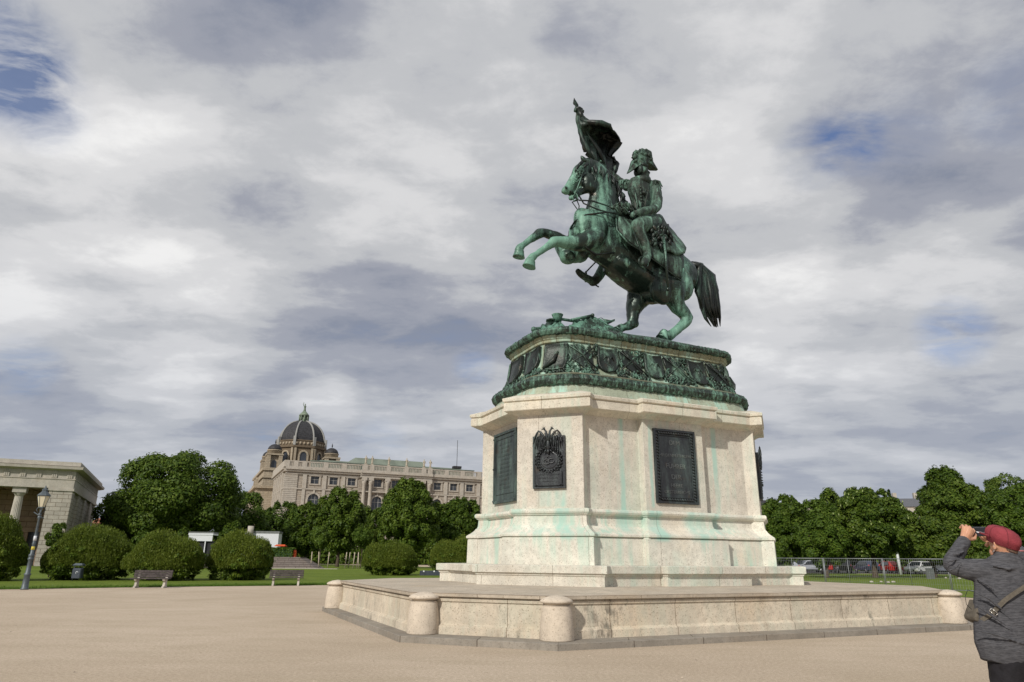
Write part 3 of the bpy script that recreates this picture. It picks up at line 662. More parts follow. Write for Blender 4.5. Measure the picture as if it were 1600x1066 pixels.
def leafmat(name, dark, mid, light, trans=.3):
    m = bpy.data.materials.new(name); m.use_nodes = True; t = m.node_tree; b = t.nodes['Principled BSDF']; out = t.nodes['Material Output']
    b.inputs['Roughness'].default_value = .55; b.inputs['Specular IOR Level'].default_value = .25
    at_ = t.nodes.new('ShaderNodeAttribute'); at_.attribute_name = 'v'
    tc_ = t.nodes.new('ShaderNodeTexCoord'); no = t.nodes.new('ShaderNodeTexNoise'); no.inputs['Scale'].default_value = .55; no.inputs['Detail'].default_value = 4; t.links.new(tc_.outputs['Object'], no.inputs['Vector'])
    oi = t.nodes.new('ShaderNodeObjectInfo')
    ad = t.nodes.new('ShaderNodeMath'); ad.operation = 'MULTIPLY_ADD'; t.links.new(no.outputs[0], ad.inputs[0]); ad.inputs[1].default_value = 1.1; t.links.new(at_.outputs['Fac'], ad.inputs[2])
    ad2 = t.nodes.new('ShaderNodeMath'); ad2.operation = 'MULTIPLY_ADD'; t.links.new(oi.outputs['Random'], ad2.inputs[0]); ad2.inputs[1].default_value = .35; t.links.new(ad.outputs[0], ad2.inputs[2])
    r = t.nodes.new('ShaderNodeValToRGB'); mr = t.nodes.new('ShaderNodeMapRange'); t.links.new(ad2.outputs[0], mr.inputs[0]); mr.inputs[1].default_value = .4; mr.inputs[2].default_value = 1.9
    t.links.new(mr.outputs[0], r.inputs[0]); r.color_ramp.elements[0].color = (*dark, 1); r.color_ramp.elements[1].color = (*light, 1); e = r.color_ramp.elements.new(.5); e.color = (*mid, 1)
    t.links.new(r.outputs[0], b.inputs['Base Color'])
    tr_ = t.nodes.new('ShaderNodeBsdfTranslucent'); t.links.new(r.outputs[0], tr_.inputs[0]); mx_ = t.nodes.new('ShaderNodeMixShader'); mx_.inputs[0].default_value = trans
    t.links.new(b.outputs[0], mx_.inputs[1]); t.links.new(tr_.outputs[0], mx_.inputs[2]); t.links.new(mx_.outputs[0], out.inputs[0]); return m
lm_tree = leafmat('leaves_dark_green', (.018, .042, .004), (.060, .108, .010), (.135, .190, .024))
lm_chest = leafmat('leaves_chestnut', (.022, .050, .005), (.072, .120, .012), (.16, .21, .03))
lm_light = leafmat('leaves_fresh_green', (.028, .062, .006), (.078, .135, .013), (.150, .205, .03))
lm_bush = leafmat('leaves_bush', (.024, .054, .005), (.085, .138, .011), (.20, .25, .028), .35)
lm_shoot = leafmat('leaves_shoots', (.05, .085, .008), (.12, .165, .018), (.22, .26, .04), .4)
lm_grass = leafmat('grass_blades', (.05, .11, .012), (.09, .17, .02), (.15, .24, .04), .3)
m_bark = plain('bark', (.085, .065, .048), .95, var=.35, scale=9, bump=.6)
n = 26000; t = rng.random(n); seg = rng.integers(0, 2, n)
A0, A1, A2 = np.array(lw0[:2]), np.array(e1[:2]), np.array(e2[:2]); A3 = A2 + np.array([dx.x, dx.y]) * 9
t2 = rng.random(n) ** 1.0; Lp = np.where((seg == 0)[:, None], A1 + (A0 - A1) * (t * .45)[:, None], A1 + (A3 - A1) * t[:, None])
off = rng.exponential(.6, n) - .12; P = np.stack([Lp[:, 0] - .3 * off, Lp[:, 1] + off, np.full(n, .03)], 1)
U = rng.normal(size=(n, 3)) * .5; U[:, 2] = 1.0; Nn = rng.normal(size=(n, 3)); Nn[:, 2] = .2
g = leafmesh(P, Nn, U, rng.uniform(.03, .075, n), 'grass', lm_grass, asp=.5); g['kind'] = 'stuff'
# ================================================================ FOLIAGE
def crown_pts(rx, ry, rz, n, seed, lobes=46, lobe_r=.27, inner=.20, droop=0.0, flat_bottom=1.0, spread=.82):
    r = np.random.default_rng(seed); P = []; D = []
    d = r.normal(size=(lobes, 3)); d /= np.linalg.norm(d, axis=1, keepdims=True); d[:, 2] = np.where(d[:, 2] < -flat_bottom, -flat_bottom * r.random(lobes), d[:, 2])
    cen = d * (spread * r.uniform(.72, 1.0, (lobes, 1))); lr = lobe_r * r.uniform(.62, 1.25, lobes)
    w = lr ** 2 / (lr ** 2).sum(); idx = r.choice(lobes, n, p=w); q = r.normal(size=(n, 3)); q /= np.linalg.norm(q, axis=1, keepdims=True)
    up = cen[idx] / np.linalg.norm(cen[idx], axis=1, keepdims=True); q = q + up * .75 + np.array([0, 0, .25]); q /= np.linalg.norm(q, axis=1, keepdims=True)
    rad = lr[idx] * (1 - .35 * r.random(n) ** 2)
    P = cen[idx] + q * rad[:, None]
    ni = int(n * inner); z = r.normal(size=(ni, 3)); z /= np.linalg.norm(z, axis=1, keepdims=True); P[:ni] = z * (r.random((ni, 1)) ** .4) * .72; q[:ni] = z
    P = P * (1 + r.normal(size=P.shape) * .035); P = P * np.array([rx, ry, rz]); Nn = q + r.normal(size=q.shape) * .45; Nn[:, 2] += .35
    U = r.normal(size=q.shape); U[:, 2] -= droop
    return P, Nn, U, r
def tree_mesh(name_, rx, ry, rz, trunk_h, tr_r, n, leaf, seed, mat, label, cat='tree', loc=(0, 0, 0), group=None, blossoms=0, **k):
    """thing: trunk with limbs, crown"""
    t = thing(name_, label, cat, loc, 0, group); r = random.Random(seed); zc = trunk_h + rz
    m = MB(); m.tube([(0, 0, -.1), (0, 0, .3), (.05, .02, trunk_h * .6), (.1, 0, trunk_h + rz * .35)], [tr_r * 1.35, tr_r, tr_r * .85, tr_r * .55], 10)
    for i in range(9):
        a = i * 2.4 + r.random(); z0 = trunk_h * r.uniform(.75, 1.0) + rz * .1 * (i % 3); e = Vector((math.cos(a) * rx * .62, math.sin(a) * ry * .62, zc + rz * r.uniform(-.3, .45)))
        s = Vector((0.05, 0, z0)); md = s.lerp(e, .5) + Vector((0, 0, -rz * .05)); m.tube([s, md, e], [tr_r * .42, tr_r * .26, tr_r * .08], 6)
    m.build('trunk', m_bark, t)
    n = int(n * 2.1); leaf = leaf * .68
    P, Nn, U, g = crown_pts(rx, ry, rz, n, seed, **k); P[:, 2] += zc
    c = leafmesh(P, Nn, U, g.uniform(.6, 1.3, len(P)) * leaf, 'crown', mat, t)
    if blossoms:
        m = MB(); idx = g.choice(len(P), blossoms * 3, replace=False); k_ = 0
        for i in idx:
            p = P[i]; dd = np.array([p[0] / rx, p[1] / ry, (p[2] - zc) / rz])
            if np.linalg.norm(dd) < .88: continue
            p = p * 1.0; o = dd / np.linalg.norm(dd) * leaf * .6
            m.lathe([(-.05, .06), (.03, .075), (.14, .04), (.20, .005)], 5, c=(p[0] + o[0], p[1] + o[1], p[2] + o[2] + .05)); k_ += 1
            if k_ >= blossoms: break
        m.build('blossoms', m_blossom, t)
    return t
m_blossom = plain('blossom', (.26, .31, .12), .8, var=.2)
# bush prototypes: dome of fine twigs, long shoots on top
def bush(name_, label, rx, ry, rz, seed, loc, n=26000, group='round clipped bushes on the lawn'):
    t = thing(name_, label, 'bush', loc, 0, group); r = np.random.default_rng(seed)
    P, Nn, U, g = crown_pts(rx, ry, rz, n, seed, lobes=260, lobe_r=.11, inner=.08, flat_bottom=.95, spread=.93)
    up = np.clip(P[:, 2] / rz, -1, 1); rz2 = rz * 1.14; P[:, 2] = P[:, 2] * 1.14 + rz2 * .69; keep = P[:, 2] > .04
    U[:, 2] += 1.6 * np.clip(up, 0, 1); P, Nn, U = P[keep], Nn[keep], U[keep]; up = up[keep]
    def wob(Q):
        an = np.arctan2(Q[:, 1], Q[:, 0]); f_ = 1 + .055 * np.sin(3 * an + seed) + .045 * np.sin(5 * an + 2.2 * seed + 2 * Q[:, 2]) + .04 * np.sin(3 * Q[:, 2] + 4 * an + seed); Q[:, 0] *= f_; Q[:, 1] *= f_; Q[:, 2] *= 1 + .05 * np.sin(1.7 * Q[:, 0] + seed) + .04 * np.sin(2.9 * Q[:, 0] - seed); return Q
    P = wob(P); c = leafmesh(P, Nn, U, g.uniform(.05, .10, len(P)), 'crown', lm_bush, t, asp=.9)
    ns = 11000; a = r.random(ns) * 6.283; el_ = np.arcsin(np.clip(r.uniform(-.25, 1, ns), -1, 1)); q = np.cos(el_) * .95; zz = rz2 * .69 + rz2 * np.sin(el_) * .95
    B = np.stack([np.cos(a) * q * rx, np.sin(a) * q * ry, zz], 1); hgt = (r.uniform(.05, .62, ns) ** 1.4) * (1.15 - .6 * q)
    PP = np.concatenate([B + np.array([0, 0, 1]) * (hgt * f)[:, None] + r.normal(size=(ns, 3)) * .02 for f in (.2, .55, 1.0)]); PP = wob(PP); m_ = len(PP)
    UU = r.normal(size=(m_, 3)) * .35; UU[:, 2] = 1; leafmesh(PP, r.normal(size=(m_, 3)), UU, r.uniform(.05, .09, m_), 'shoots', lm_shoot, t, asp=.6)
    m = MB()
    for i in range(8):
        a = i * .8; m.tube([(0.15 * math.cos(a), .15 * math.sin(a), -.05), (rx * .45 * math.cos(a), ry * .45 * math.sin(a), rz * 1.0)], [.05, .02], 5)
    m.build('stems', m_bark, t)
    return t
g0 = gr(8, 908); bush('bush', 'big round bush at the left edge of the photo, behind the street lamp', 2.15, 2.2, 1.83, 1, (-32.2, 44.2, 0))
bush('bush', 'widest round bush, behind the litter bin and in front of the stone gate', 2.75, 2.6, 1.62, 2, (-27.75, 47.9, 0))
bush('bush', 'round bush directly behind the left bench', 2.50, 2.4, 1.42, 3, (-22.9, 48.2, 0))
bush('bush', 'round bush with bright shoots between the two benches', 2.20, 2.2, 1.53, 4, (-18.65, 50.2, 0))
bush('bush', 'round bush just left of the platform, second from the pedestal', 2.62, 2.5, 1.42, 5, (-11.1, 67.0, 0))
bush('bush', 'round bush half hidden by the stone pedestal', 3.05, 2.8, 1.73, 6, (-5.2, 73.6, 0))
tree_mesh('sapling', .75, .75, .95, 1.9, .04, 1500, .13, 31, lm_tree, 'small dark leafed sapling poking up between the bushes in front of the gate pillar', 'sapling', tuple(gr(84, 890) * 0 + Vector((-33.0, 52.0, 0))), lobes=14)
# left trees
def ground_at(px, y):
    d = ray(px, 860); return Vector((d.x / d.y * y, y, 0))
def crown_for(px0, px1, pyt, y):
    """half width and top height for a crown seen between px0 and px1 with its top at pyt"""
    xa, xb = dep(px0, 860, y).x, dep(px1, 860, y).x; return (xb - xa) / 2, dep((px0 + px1) / 2, pyt, y).z
def tree_at(name_, px0, px1, pyt, y, label, seed, mat, leaf, n, trunk=2.2, group=None, blossoms=0, ryf=.9, cat='tree', tr=None, **k):
    rx, top = crown_for(px0, px1, pyt, y); rz = (top * .965 - trunk) / 1.93
    if name_ == 'chestnut_tree':
        for a_, b_ in (('lobes', 150), ('lobe_r', .165), ('spread', .87)): k[a_] = b_
    return tree_mesh(name_, rx, rx * ryf, rz, trunk, tr or max(.16, rx * .07), n, leaf, seed, mat, label, cat, tuple(ground_at((px0 + px1) / 2, y)), group, blossoms, **k)
GL = 'trees between the lawn and the museum'
tree_at('broadleaf_tree', 168, 366, 703, 112, 'largest tree on the left, broad uneven crown rising beside the stone gate', 41, lm_tree, .36, 30000, 3.2, GL, lobes=80, lobe_r=.26, spread=.82)
tree_at('broadleaf_tree', 145, 235, 760, 122, 'tree squeezed between the stone gate and the largest tree', 42, lm_tree, .36, 9000, 1.0, GL)
tree_at('broadleaf_tree', 330, 425, 768, 128, 'low tree just right of the largest tree, under the left end of the museum', 43, lm_light, .34, 10000, 1.0, GL, lobe_r=.26)
tree_at('broadleaf_tree', 395, 470, 778, 140, 'tree below the domed side of the museum with a ragged top', 44, lm_tree, .36, 8000, 1.0, GL, lobe_r=.24)
tree_at('chestnut_tree', 446, 512, 785, 128, 'small round dark tree below the museum corner', 45, lm_tree, .34, 9000, 1.4, GL)
tree_at('chestnut_tree', 487, 570, 759, 118, 'tall round tree below the first big arched museum window', 46, lm_tree, .34, 13000, 1.8, GL, spread=.84)
tree_at('chestnut_tree', 583, 690, 747, 110, 'biggest round tree in front of the long museum front', 47, lm_tree, .34, 18000, 2.0, GL, spread=.84)
tree_at('chestnut_tree', 676, 756, 772, 122, 'dark round tree partly hidden by the left side of the pedestal', 48, lm_tree, .36, 12000, 1.6, GL, spread=.84)
tree_at('chestnut_tree', 550, 600, 790, 150, 'dark tree filling the gap left of the biggest round tree', 49, lm_tree, .4, 6000, .6, GL)
tree_at('chestnut_tree', 655, 700, 800, 152, 'dark tree filling the gap right of the biggest round tree', 50, lm_tree, .4, 6000, .6, GL)
tree_at('young_tree', 486, 514, 818, 100, 'slim young tree with fresh leaves tied to pale stakes', 51, lm_light, .22, 3000, 2.4, 'young staked trees', tr=.06, ryf=1.0)
tree_at('young_tree', 548, 582, 822, 104, 'young tree with a loose crown under the biggest round tree', 52, lm_light, .22, 2600, 2.6, 'young staked trees', tr=.06, ryf=1.0, lobe_r=.22)
tree_at('shrub', 335, 375, 812, 108, 'bushy shrub growing right of the white kiosk', 53, lm_tree, .24, 4000, .3, None, cat='shrub')
tree_at('shrub', 205, 250, 830, 98, 'low shrub seen between two round bushes under the largest tree', 54, lm_tree, .24, 3000, .2, None, cat='shrub')
tree_at('shrub', 270, 300, 822, 100, 'low shrub just left of the white kiosk', 56, lm_tree, .24, 3000, .2, None, cat='shrub')
# right trees
GRt = 'trees right of the monument'
tree_at('chestnut_tree', 1186, 1270, 773, 84, 'round dark tree touching the right side of the pedestal', 61, lm_tree, .27, 14000, 1.4, GRt, spread=.86)
tree_at('chestnut_tree', 1240, 1325, 778, 92, 'second round tree right of the pedestal, lighter green', 62, lm_light, .27, 11000, 1.0, GRt)
tree_at('chestnut_tree', 1300, 1424, 761, 74, 'big chestnut tree dotted with pale blossom candles', 63, lm_chest, .26, 20000, 1.7, GRt, blossoms=150, spread=.84, lobes=70)
tree_at('broadleaf_tree', 1245, 1330, 805, 72, 'low yellowish tree in front of the chestnut, left side', 64, lm_light, .2, 8000, .8, GRt, lobe_r=.24)
tree_at('broadleaf_tree', 1270, 1345, 768, 120, 'far tree top peeping over between the round tree and the chestnut', 65, lm_tree, .34, 6000, 2, GRt)
tree_at('broadleaf_tree', 1385, 1440, 790, 98, 'tree behind the right edge of the chestnut below the conifer', 66, lm_tree, .3, 7000, 1.2, GRt)
tree_at('broadleaf_tree', 1402, 1506, 800, 78, 'low broad tree behind the raised arm of the photographer', 67, lm_chest, .25, 14000, 1.1, GRt, lobe_r=.26)
tree_at('chestnut_tree', 1446, 1548, 731, 118, 'tallest tree top behind the photographer', 68, lm_tree, .36, 14000, 3, GRt, spread=.84)
tree_at('chestnut_tree', 1446, 1575, 752, 96, 'broad dark round tree above the red cap', 69, lm_tree, .28, 18000, 1.8, GRt, spread=.84)
tree_at('broadleaf_tree', 1535, 1640, 738, 130, 'loose pale tree behind the others near the right edge', 70, lm_light, .3, 5000, 5, GRt, lobe_r=.2, inner=.02)
tree_at('chestnut_tree', 1552, 1660, 752, 86, 'fresh green tree cut off by the right edge', 71, lm_light, .26, 15000, 1.6, GRt)
tree_at('broadleaf_tree', 1196, 1240, 835, 78, 'low dark tree next to the foot of the pedestal', 72, lm_tree, .2, 5000, .4, GRt)
tree_at('broadleaf_tree', 1500, 1560, 835, 84, 'low tree between the hand and the cap of the photographer', 73, lm_chest, .24, 6000, .4, GRt)
# conifer tip
t = thing('conifer', 'thin dark conifer top sticking up behind the chestnut', 'conifer', tuple(ground_at(1403, 150)))
m = MB(); m.tube([(0, 0, 0), (0, 0, 16.5)], [.25, .03], 6); m.build('trunk', m_bark, t)
r_ = np.random.default_rng(4); nn_ = 2600; zz = r_.uniform(4, 16.3, nn_); ra = (16.8 - zz) * .16 * (.5 + .5 * np.sin(zz * 4) ** 2) * np.sqrt(r_.random(nn_)); aa = r_.random(nn_) * 6.28
leafmesh(np.stack([ra * np.cos(aa), ra * np.sin(aa), zz], 1), r_.normal(size=(nn_, 3)) + [0, 0, 1], np.stack([np.cos(aa), np.sin(aa), -.3 + 0 * aa], 1), np.full(nn_, .26), 'crown', leafmat('needles', (.01, .025, .015), (.015, .04, .02), (.03, .06, .03)), t)

def wood(name_, x0, x1, y, depth, h, n, seed, leaf, mat):
    r = np.random.default_rng(seed); P = np.stack([r.uniform(x0, x1, n), y + r.uniform(0, depth, n), r.random(n) * h], 1); P[:, 2] *= .75 + .25 * np.sin(P[:, 0] * .35 + seed) * np.sin(P[:, 0] * .13)
    Nn = r.normal(size=(n, 3)) + [0, -1, .3]; o = leafmesh(P, Nn, r.normal(size=(n, 3)), r.uniform(.6, 1.2, n) * leaf, name_, mat); o['kind'] = 'stuff'; return o
wood('far_wood', -6, 135, 122, 6, 7.5, 30000, 1, .5, lm_tree)
wood('far_shrubbery', -115, 2, 158, 6, 8.0, 26000, 2, .5, lm_tree)

# loose pebbles on the gravel
n = 9000; r_ = np.random.default_rng(77); yy = 5 + 26 * r_.random(n) ** 1.6; xx = r_.uniform(-.95, .95, n) * yy
lx = (xx - MX) * cP + (yy - MY) * sP; ly = -(xx - MX) * sP + (yy - MY) * cP; ok = (np.abs(lx) > 8.6) | (np.abs(ly) > 7.0); xx, yy = xx[ok], yy[ok]; n = len(xx)
sz = r_.uniform(.004, .011, n) * (1 + 1.5 * (r_.random(n) > .985)); base = np.array([[1, 0, .2], [-.4, .85, .2], [-.5, -.8, .2], [0, 0, .95], [0.05, 0, -.3]]); ang = r_.random(n) * 6.28
cs, sn = np.cos(ang), np.sin(ang); B = base[None] * sz[:, None, None]; X = B[..., 0] * cs[:, None] - B[..., 1] * sn[:, None] + xx[:, None]; Y = B[..., 0] * sn[:, None] + B[..., 1] * cs[:, None] + yy[:, None]; Z = B[..., 2] + .001
v = np.stack([X, Y, Z], -1).reshape(-1, 3); f = []
for i in range(n): o = i * 5; f += [(o, o + 1, o + 3), (o + 1, o + 2, o + 3), (o + 2, o, o + 3)]
me = bpy.data.meshes.new('pebbles'); me.from_pydata(v.tolist(), [], f); me.materials.append(plain('pebble', (.40, .34, .27), .9, var=.5, scale=3, bump=0)); pb = bpy.data.objects.new('pebbles', me); link(pb); pb['kind'] = 'stuff'
# ================================================================ MUSEUM (frame: x along the front to the right, y away from the square)
m_mus = stone('museum_stone', (.41, .365, .31), joint=(2.0, .55, 0, .04), dark=.8, pits=.2)
m_mus2 = stone('museum_yellow_stone', (.42, .36, .275), joint=(1.6, .6, 0, .03), dark=.5, pits=.2)
m_msm = stone('museum_smooth_stone', (.43, .395, .345), dark=.8, pits=.1)
m_green = plain('green_copper_roof', (.17, .20, .165), .7, var=.2, scale=.3, bump=0)
m_slate = plain('dome_slate', (.032, .032, .036), .6, var=.35, scale=1.5)
m_glass = plain('window_glass', (.035, .04, .05), .15, spec=.6, var=.3, scale=.4, bump=0)
m_rib = plain('dome_rib_metal', (.27, .27, .26), .6, var=.2)
m_statue = stone('statue_stone', (.42, .38, .31), dark=.5, pits=.1)
MU = R(24.3); mus = thing('museum', 'long pale stone museum with a dark ribbed dome rising behind the trees on the left', 'museum', (-69.544, 215.102, 0), MU)
XR = 68.6; WY = 32.0
# walls with real openings cut as recessed bays: wall skin built as strips around the windows
WINX = [8.9, 14.7, 20.4, 28.9, 34.8, 40.8, 49.2, 55.0, 60.8]
def wall_strip(m, xs, y, ops, z0, z1):
    """vertical wall at y between xs[0] and xs[1] with rectangular openings ops = (x0,x1,zlo,zhi)"""
    x = xs[0]
    by = sorted(set((a, b) for a, b, _, _ in ops))
    for a, b in by:
        m.box(x, a, y, y + .8, z0, z1); col = sorted((c, d) for p, q, c, d in ops if (p, q) == (a, b)); z = z0
        for c, d in col: m.box(a, b, y, y + .8, z, c); z = d
        m.box(a, b, y, y + .8, z, z1); x = b
    m.box(x, xs[1], y, y + .8, z0, z1)
ops = []
for x in WINX: ops += [(x - 1.65, x + 1.65, 12.6, 20.3), (x - 1.65, x + 1.65, 23.3, 25.6)]
m = MB(); wall_strip(m, (0, XR), 0, ops, 0, 28.0); m.box(0, .8, .8, WY, 0, 28); m.box(XR - .8, XR, .8, WY, 0, 28); m.box(0, XR, WY, WY + .8, 0, 28)
for x in WINX: m.box(x - 1.65, x - 1.2, .1, .7, 23.3, 25.6); m.box(x + 1.2, x + 1.65, .1, .7, 23.3, 25.6)      # narrower upper lights
for x in WINX:   # arch spandrels
    for sx in (-1, 1):
        pts = [(x + sx * 1.65, 20.3), (x + sx * 1.65, 18.65)] + [(x + sx * 1.65 * math.cos(a), 18.65 + 1.65 * math.sin(a)) for a in np.linspace(0, math.pi / 2, 7)]
        m.prism(pts, 1, .1, .7)
m.build('wall', m_mus, mus)
m = MB()
for x0, x1, p in ((-.35, 22.9, .35), (22.9, 47.0, 1.1), (47.0, XR + .35, .35)):
    m.box(x0, x1, -p - .75, .2, 27.35, 28.0); m.box(x0, x1, -p - .3, .19, 26.75, 27.35); m.box(x0, x1, -p - .1, .18, 25.95, 26.1)
    m.box(x0, x1, -p, .17, 21.4, 21.75); m.box(x0, x1, -p - .05, .17, 12.0, 12.5)
m.box(-1.1, .2, .21, WY, 27.35, 28.0); m.box(-.65, .2, .21, WY, 26.75, 27.34); m.box(-.4, .2, .22, WY, 21.4, 21.75)
m.box(23.0, 46.9, -1.1, -.01, 26.11, 26.74); m.box(23.1, 46.8, -1.0, -.01, 11.0, 12.0)
m.build('cornice', m_msm, mus)
m = MB()          # balustrade: rails, dies and balusters
for x0, x1, y0 in ((-.8, 22.9, -.8), (22.9, 47.0, -1.6), (47.0, XR + .8, -.8)):
    m.box(x0, x1, y0, y0 + .55, 28.0, 28.35); m.box(x0, x1, y0, y0 + .55, 29.65, 30.0); x = x0 + .3
    while x < x1: m.box(x, x + .22, y0 + .12, y0 + .4, 28.35, 29.65); x += .5
for x in [0.0, 2.6, 5.2, 11.8, 17.6, 24.2, 26.3, 31.8, 37.8, 43.8, 46.0, 52.1, 57.9, 64.0, 67.8]: m.box(x - .75, x + .75, (-1.65 if 23 < x < 47 else -.85), 0, 28.0, 30.05)
m.box(0, 5, -.5, -.3, 28.3, 29.7)
m.box(-.85, -.3, -.2, WY, 28.0, 30.0)
m.build('balustrade', m_msm, mus)
for x in (5.7, 11.8, 17.6, 52.1, 57.9, 64.0, 66.6):
    m = MB(); m.box(x - .45, x + .45, -.32, -.001, 12.5, 21.4); m.build('pilaster', m_msm, mus); m = MB(); m.box(x - .6, x + .6, -.42, -.002, 21.75, 25.9); m.build('pilaster', m_msm, mus)
m = MB()
for i in range(24): m.box(-.28, 3.6, -.28, -.001, 12.7 + i * .56, 13.16 + i * .56)
for i in range(24): m.box(-.28, -.001, .2, 2.4, 12.7 + i * .56, 13.16 + i * .56)
m.box(-.2, 3.5, -.2, -.003, 12.6, 26.2); m.build('rusticated_corner', m_msm, mus)
for y in [4.5, 6.2, 10, 11.7, 15.5, 17.2, 21, 22.7, 26.5, 28.2]: m = MB(); m.box(-.55, -.001, y - .5, y + .5, 12.5, 26.7); m.build('pilaster', m_msm, mus)
def surround(x, par_lo, par_hi):
    m = MB(); m.box(x - 1.75, x - 1.3, -.2, -.002, 23.2, 25.6); m.box(x + 1.3, x + 1.75, -.2, -.002, 23.2, 25.6); m.box(x - 1.9, x + 1.9, -.35, -.002, 25.59, 25.9); m.box(x - 1.8, x + 1.8, -.25, -.002, 22.9, 23.21)
    m.build('surround', m_msm, par_hi); m = MB()
    m.box(x - 2.3, x - 1.75, -.3, -.002, 12.5, 18.52); m.box(x + 1.75, x + 2.3, -.3, -.002, 12.5, 18.52); m.box(x - .25, x + .25, -.4, -.002, 20.3, 21.3)
    pts = [(x + 2.2 * math.cos(a), 18.5 + 2.2 * math.sin(a)) for a in np.linspace(0, math.pi, 13)] + [(x + 1.66 * math.cos(a), 18.5 + 1.66 * math.sin(a)) for a in np.linspace(math.pi, 0, 13)]
    for i in range(12):
        q = [pts[i], pts[i + 1], pts[24 - i], pts[25 - i]]; m.prism(q, 1, -.22, -.002)
    m.build('surround', m_msm, par_lo)
for x in (24.2, 26.3, 31.8, 37.8, 43.8, 46.0):   # free columns of the middle
    m = MB(); m.lathe([(12.5, .72), (13.0, .72), (13.1, .58), (16, .58), (23.7, .50), (23.9, .62), (24.6, .75), (25.0, .8)], 16, c=(x, -1.0, 0)); m.box(x - .8, x + .8, -1.8, -.1, 25.0, 26.1); m.box(x - .8, x + .8, -1.8, -.1, 12.0, 12.5)
    m.build('column', m_msm, mus)
for x in WINX:     # glazing in each opening
    w = MB(); w.box(x - 1.65, x + 1.65, .45, .5, 12.6, 20.3); a = w.build('arched_window', m_glass, mus); lo_ = a
    w = MB()
    for dx_ in (-.55, .55): w.box(x + dx_ - .07, x + dx_ + .07, .36, .45, 12.6, 20.2)
    for z in (15.2, 18.4): w.box(x - 1.64, x + 1.64, .37, .449, z - .08, z + .08)
    w.build('frame', m_rib, a)
    w = MB(); w.box(x - 1.2, x + 1.2, .45, .5, 23.3, 25.6); a = w.build('attic_window', m_glass, mus)
    w = MB(); w.box(x - .06, x + .06, .36, .45, 23.3, 25.6); w.box(x - 1.19, x + 1.19, .37, .449, 24.55, 24.65); w.build('frame', m_rib, a); surround(x, lo_, a)
def figure(m, x, y, z, h, lean=0):
    """standing draped roof figure"""
    m.box(x - .35, x + .35, y - .35, y + .35, z, z + .35)
    m.lathe([(.35, .34), (.7, .33), (h * .5, .30), (h * .62, .34), (h * .78, .36), (h * .82, .12), (h * .86, .15), (h * .93, .17), (h, .04)], 8, c=(x, y, z))
    m.tube([(x + .3, y, z + h * .75), (x + .55, y - .1, z + h * .6), (x + .35 + lean, y - .3, z + h * .5)], .1, 5); m.tube([(x - .3, y, z + h * .75), (x - .5, y - .2, z + h * .62)], .1, 5)
for x in (24.2, 26.3, 31.8, 37.8, 43.8, 46.0):
    m = MB(); figure(m, x, -1.3, 30.05, 3.0); m.build('roof_statue', m_statue, mus)
m = MB()
def roof(m, x0, x1, y0, y1, z0, z1, ins): m.rings([[(x0, y0, z0), (x1, y0, z0), (x1, y1, z0), (x0, y1, z0)], [(x0 + ins, y0 + ins, z1), (x1 - ins, y0 + ins, z1), (x1 - ins, y1 - ins, z1), (x0 + ins, y1 - ins, z1)]])
m.box(.8, XR - .8, .8, WY, 27.9, 28.1); m.box(7.5, 63, 2.0, 2.5, 28.1, 30.5); m.box(7.3, 63.2, 1.8, 2.8, 30.5, 30.75)
roof(m, 7.6, 63, 2.8, 20, 28.2, 31.6, 3.4); roof(m, 19, 48, 1.9, 22, 28.2, 32.9, 3.0)
m.build('roof', m_green, mus)
# dome on its drum with four turrets
DS, DO = 22.0, 75.0
m = MB(); m.box(-5.6, 30, WY + .81, WY + 48, 0, 24.9); m.box(-6.5, 30, WY - .1, WY + 48.8, 24.1, 24.9); m.box(-3.5, 30, WY + 4, WY + 46, 24.9, 31.6); m.box(-4.1, 30.4, WY + 3.4, WY + 46.4, 30.7, 31.6); m.box(-4.0, 30.4, WY + 3.5, WY + 46.4, 28.0, 28.5)
m.box(-6.2, -5.2, WY + .5, WY + 1.5, 24.9, 27.6); m.box(-6.2, -5.2, WY + 8, WY + 9, 24.9, 27.6)
m.build('side_pavilion', m_mus2, mus)
m = MB(); rings = []
def octo(r, z, n=8, rot=R(22.5)): return [(DS + r * math.cos(2 * math.pi * i / n + rot), DO + r * math.sin(2 * math.pi * i / n + rot), z) for i in range(n)]
m.rings([octo(9.9, 31.5), octo(9.9, 44.6), octo(10.6, 44.9), octo(10.7, 45.6), octo(9.9, 45.7), octo(9.9, 47.5), octo(10.2, 47.6), octo(10.2, 47.95), octo(9.0, 48.0)])
m.build('drum', m_mus2, mus)
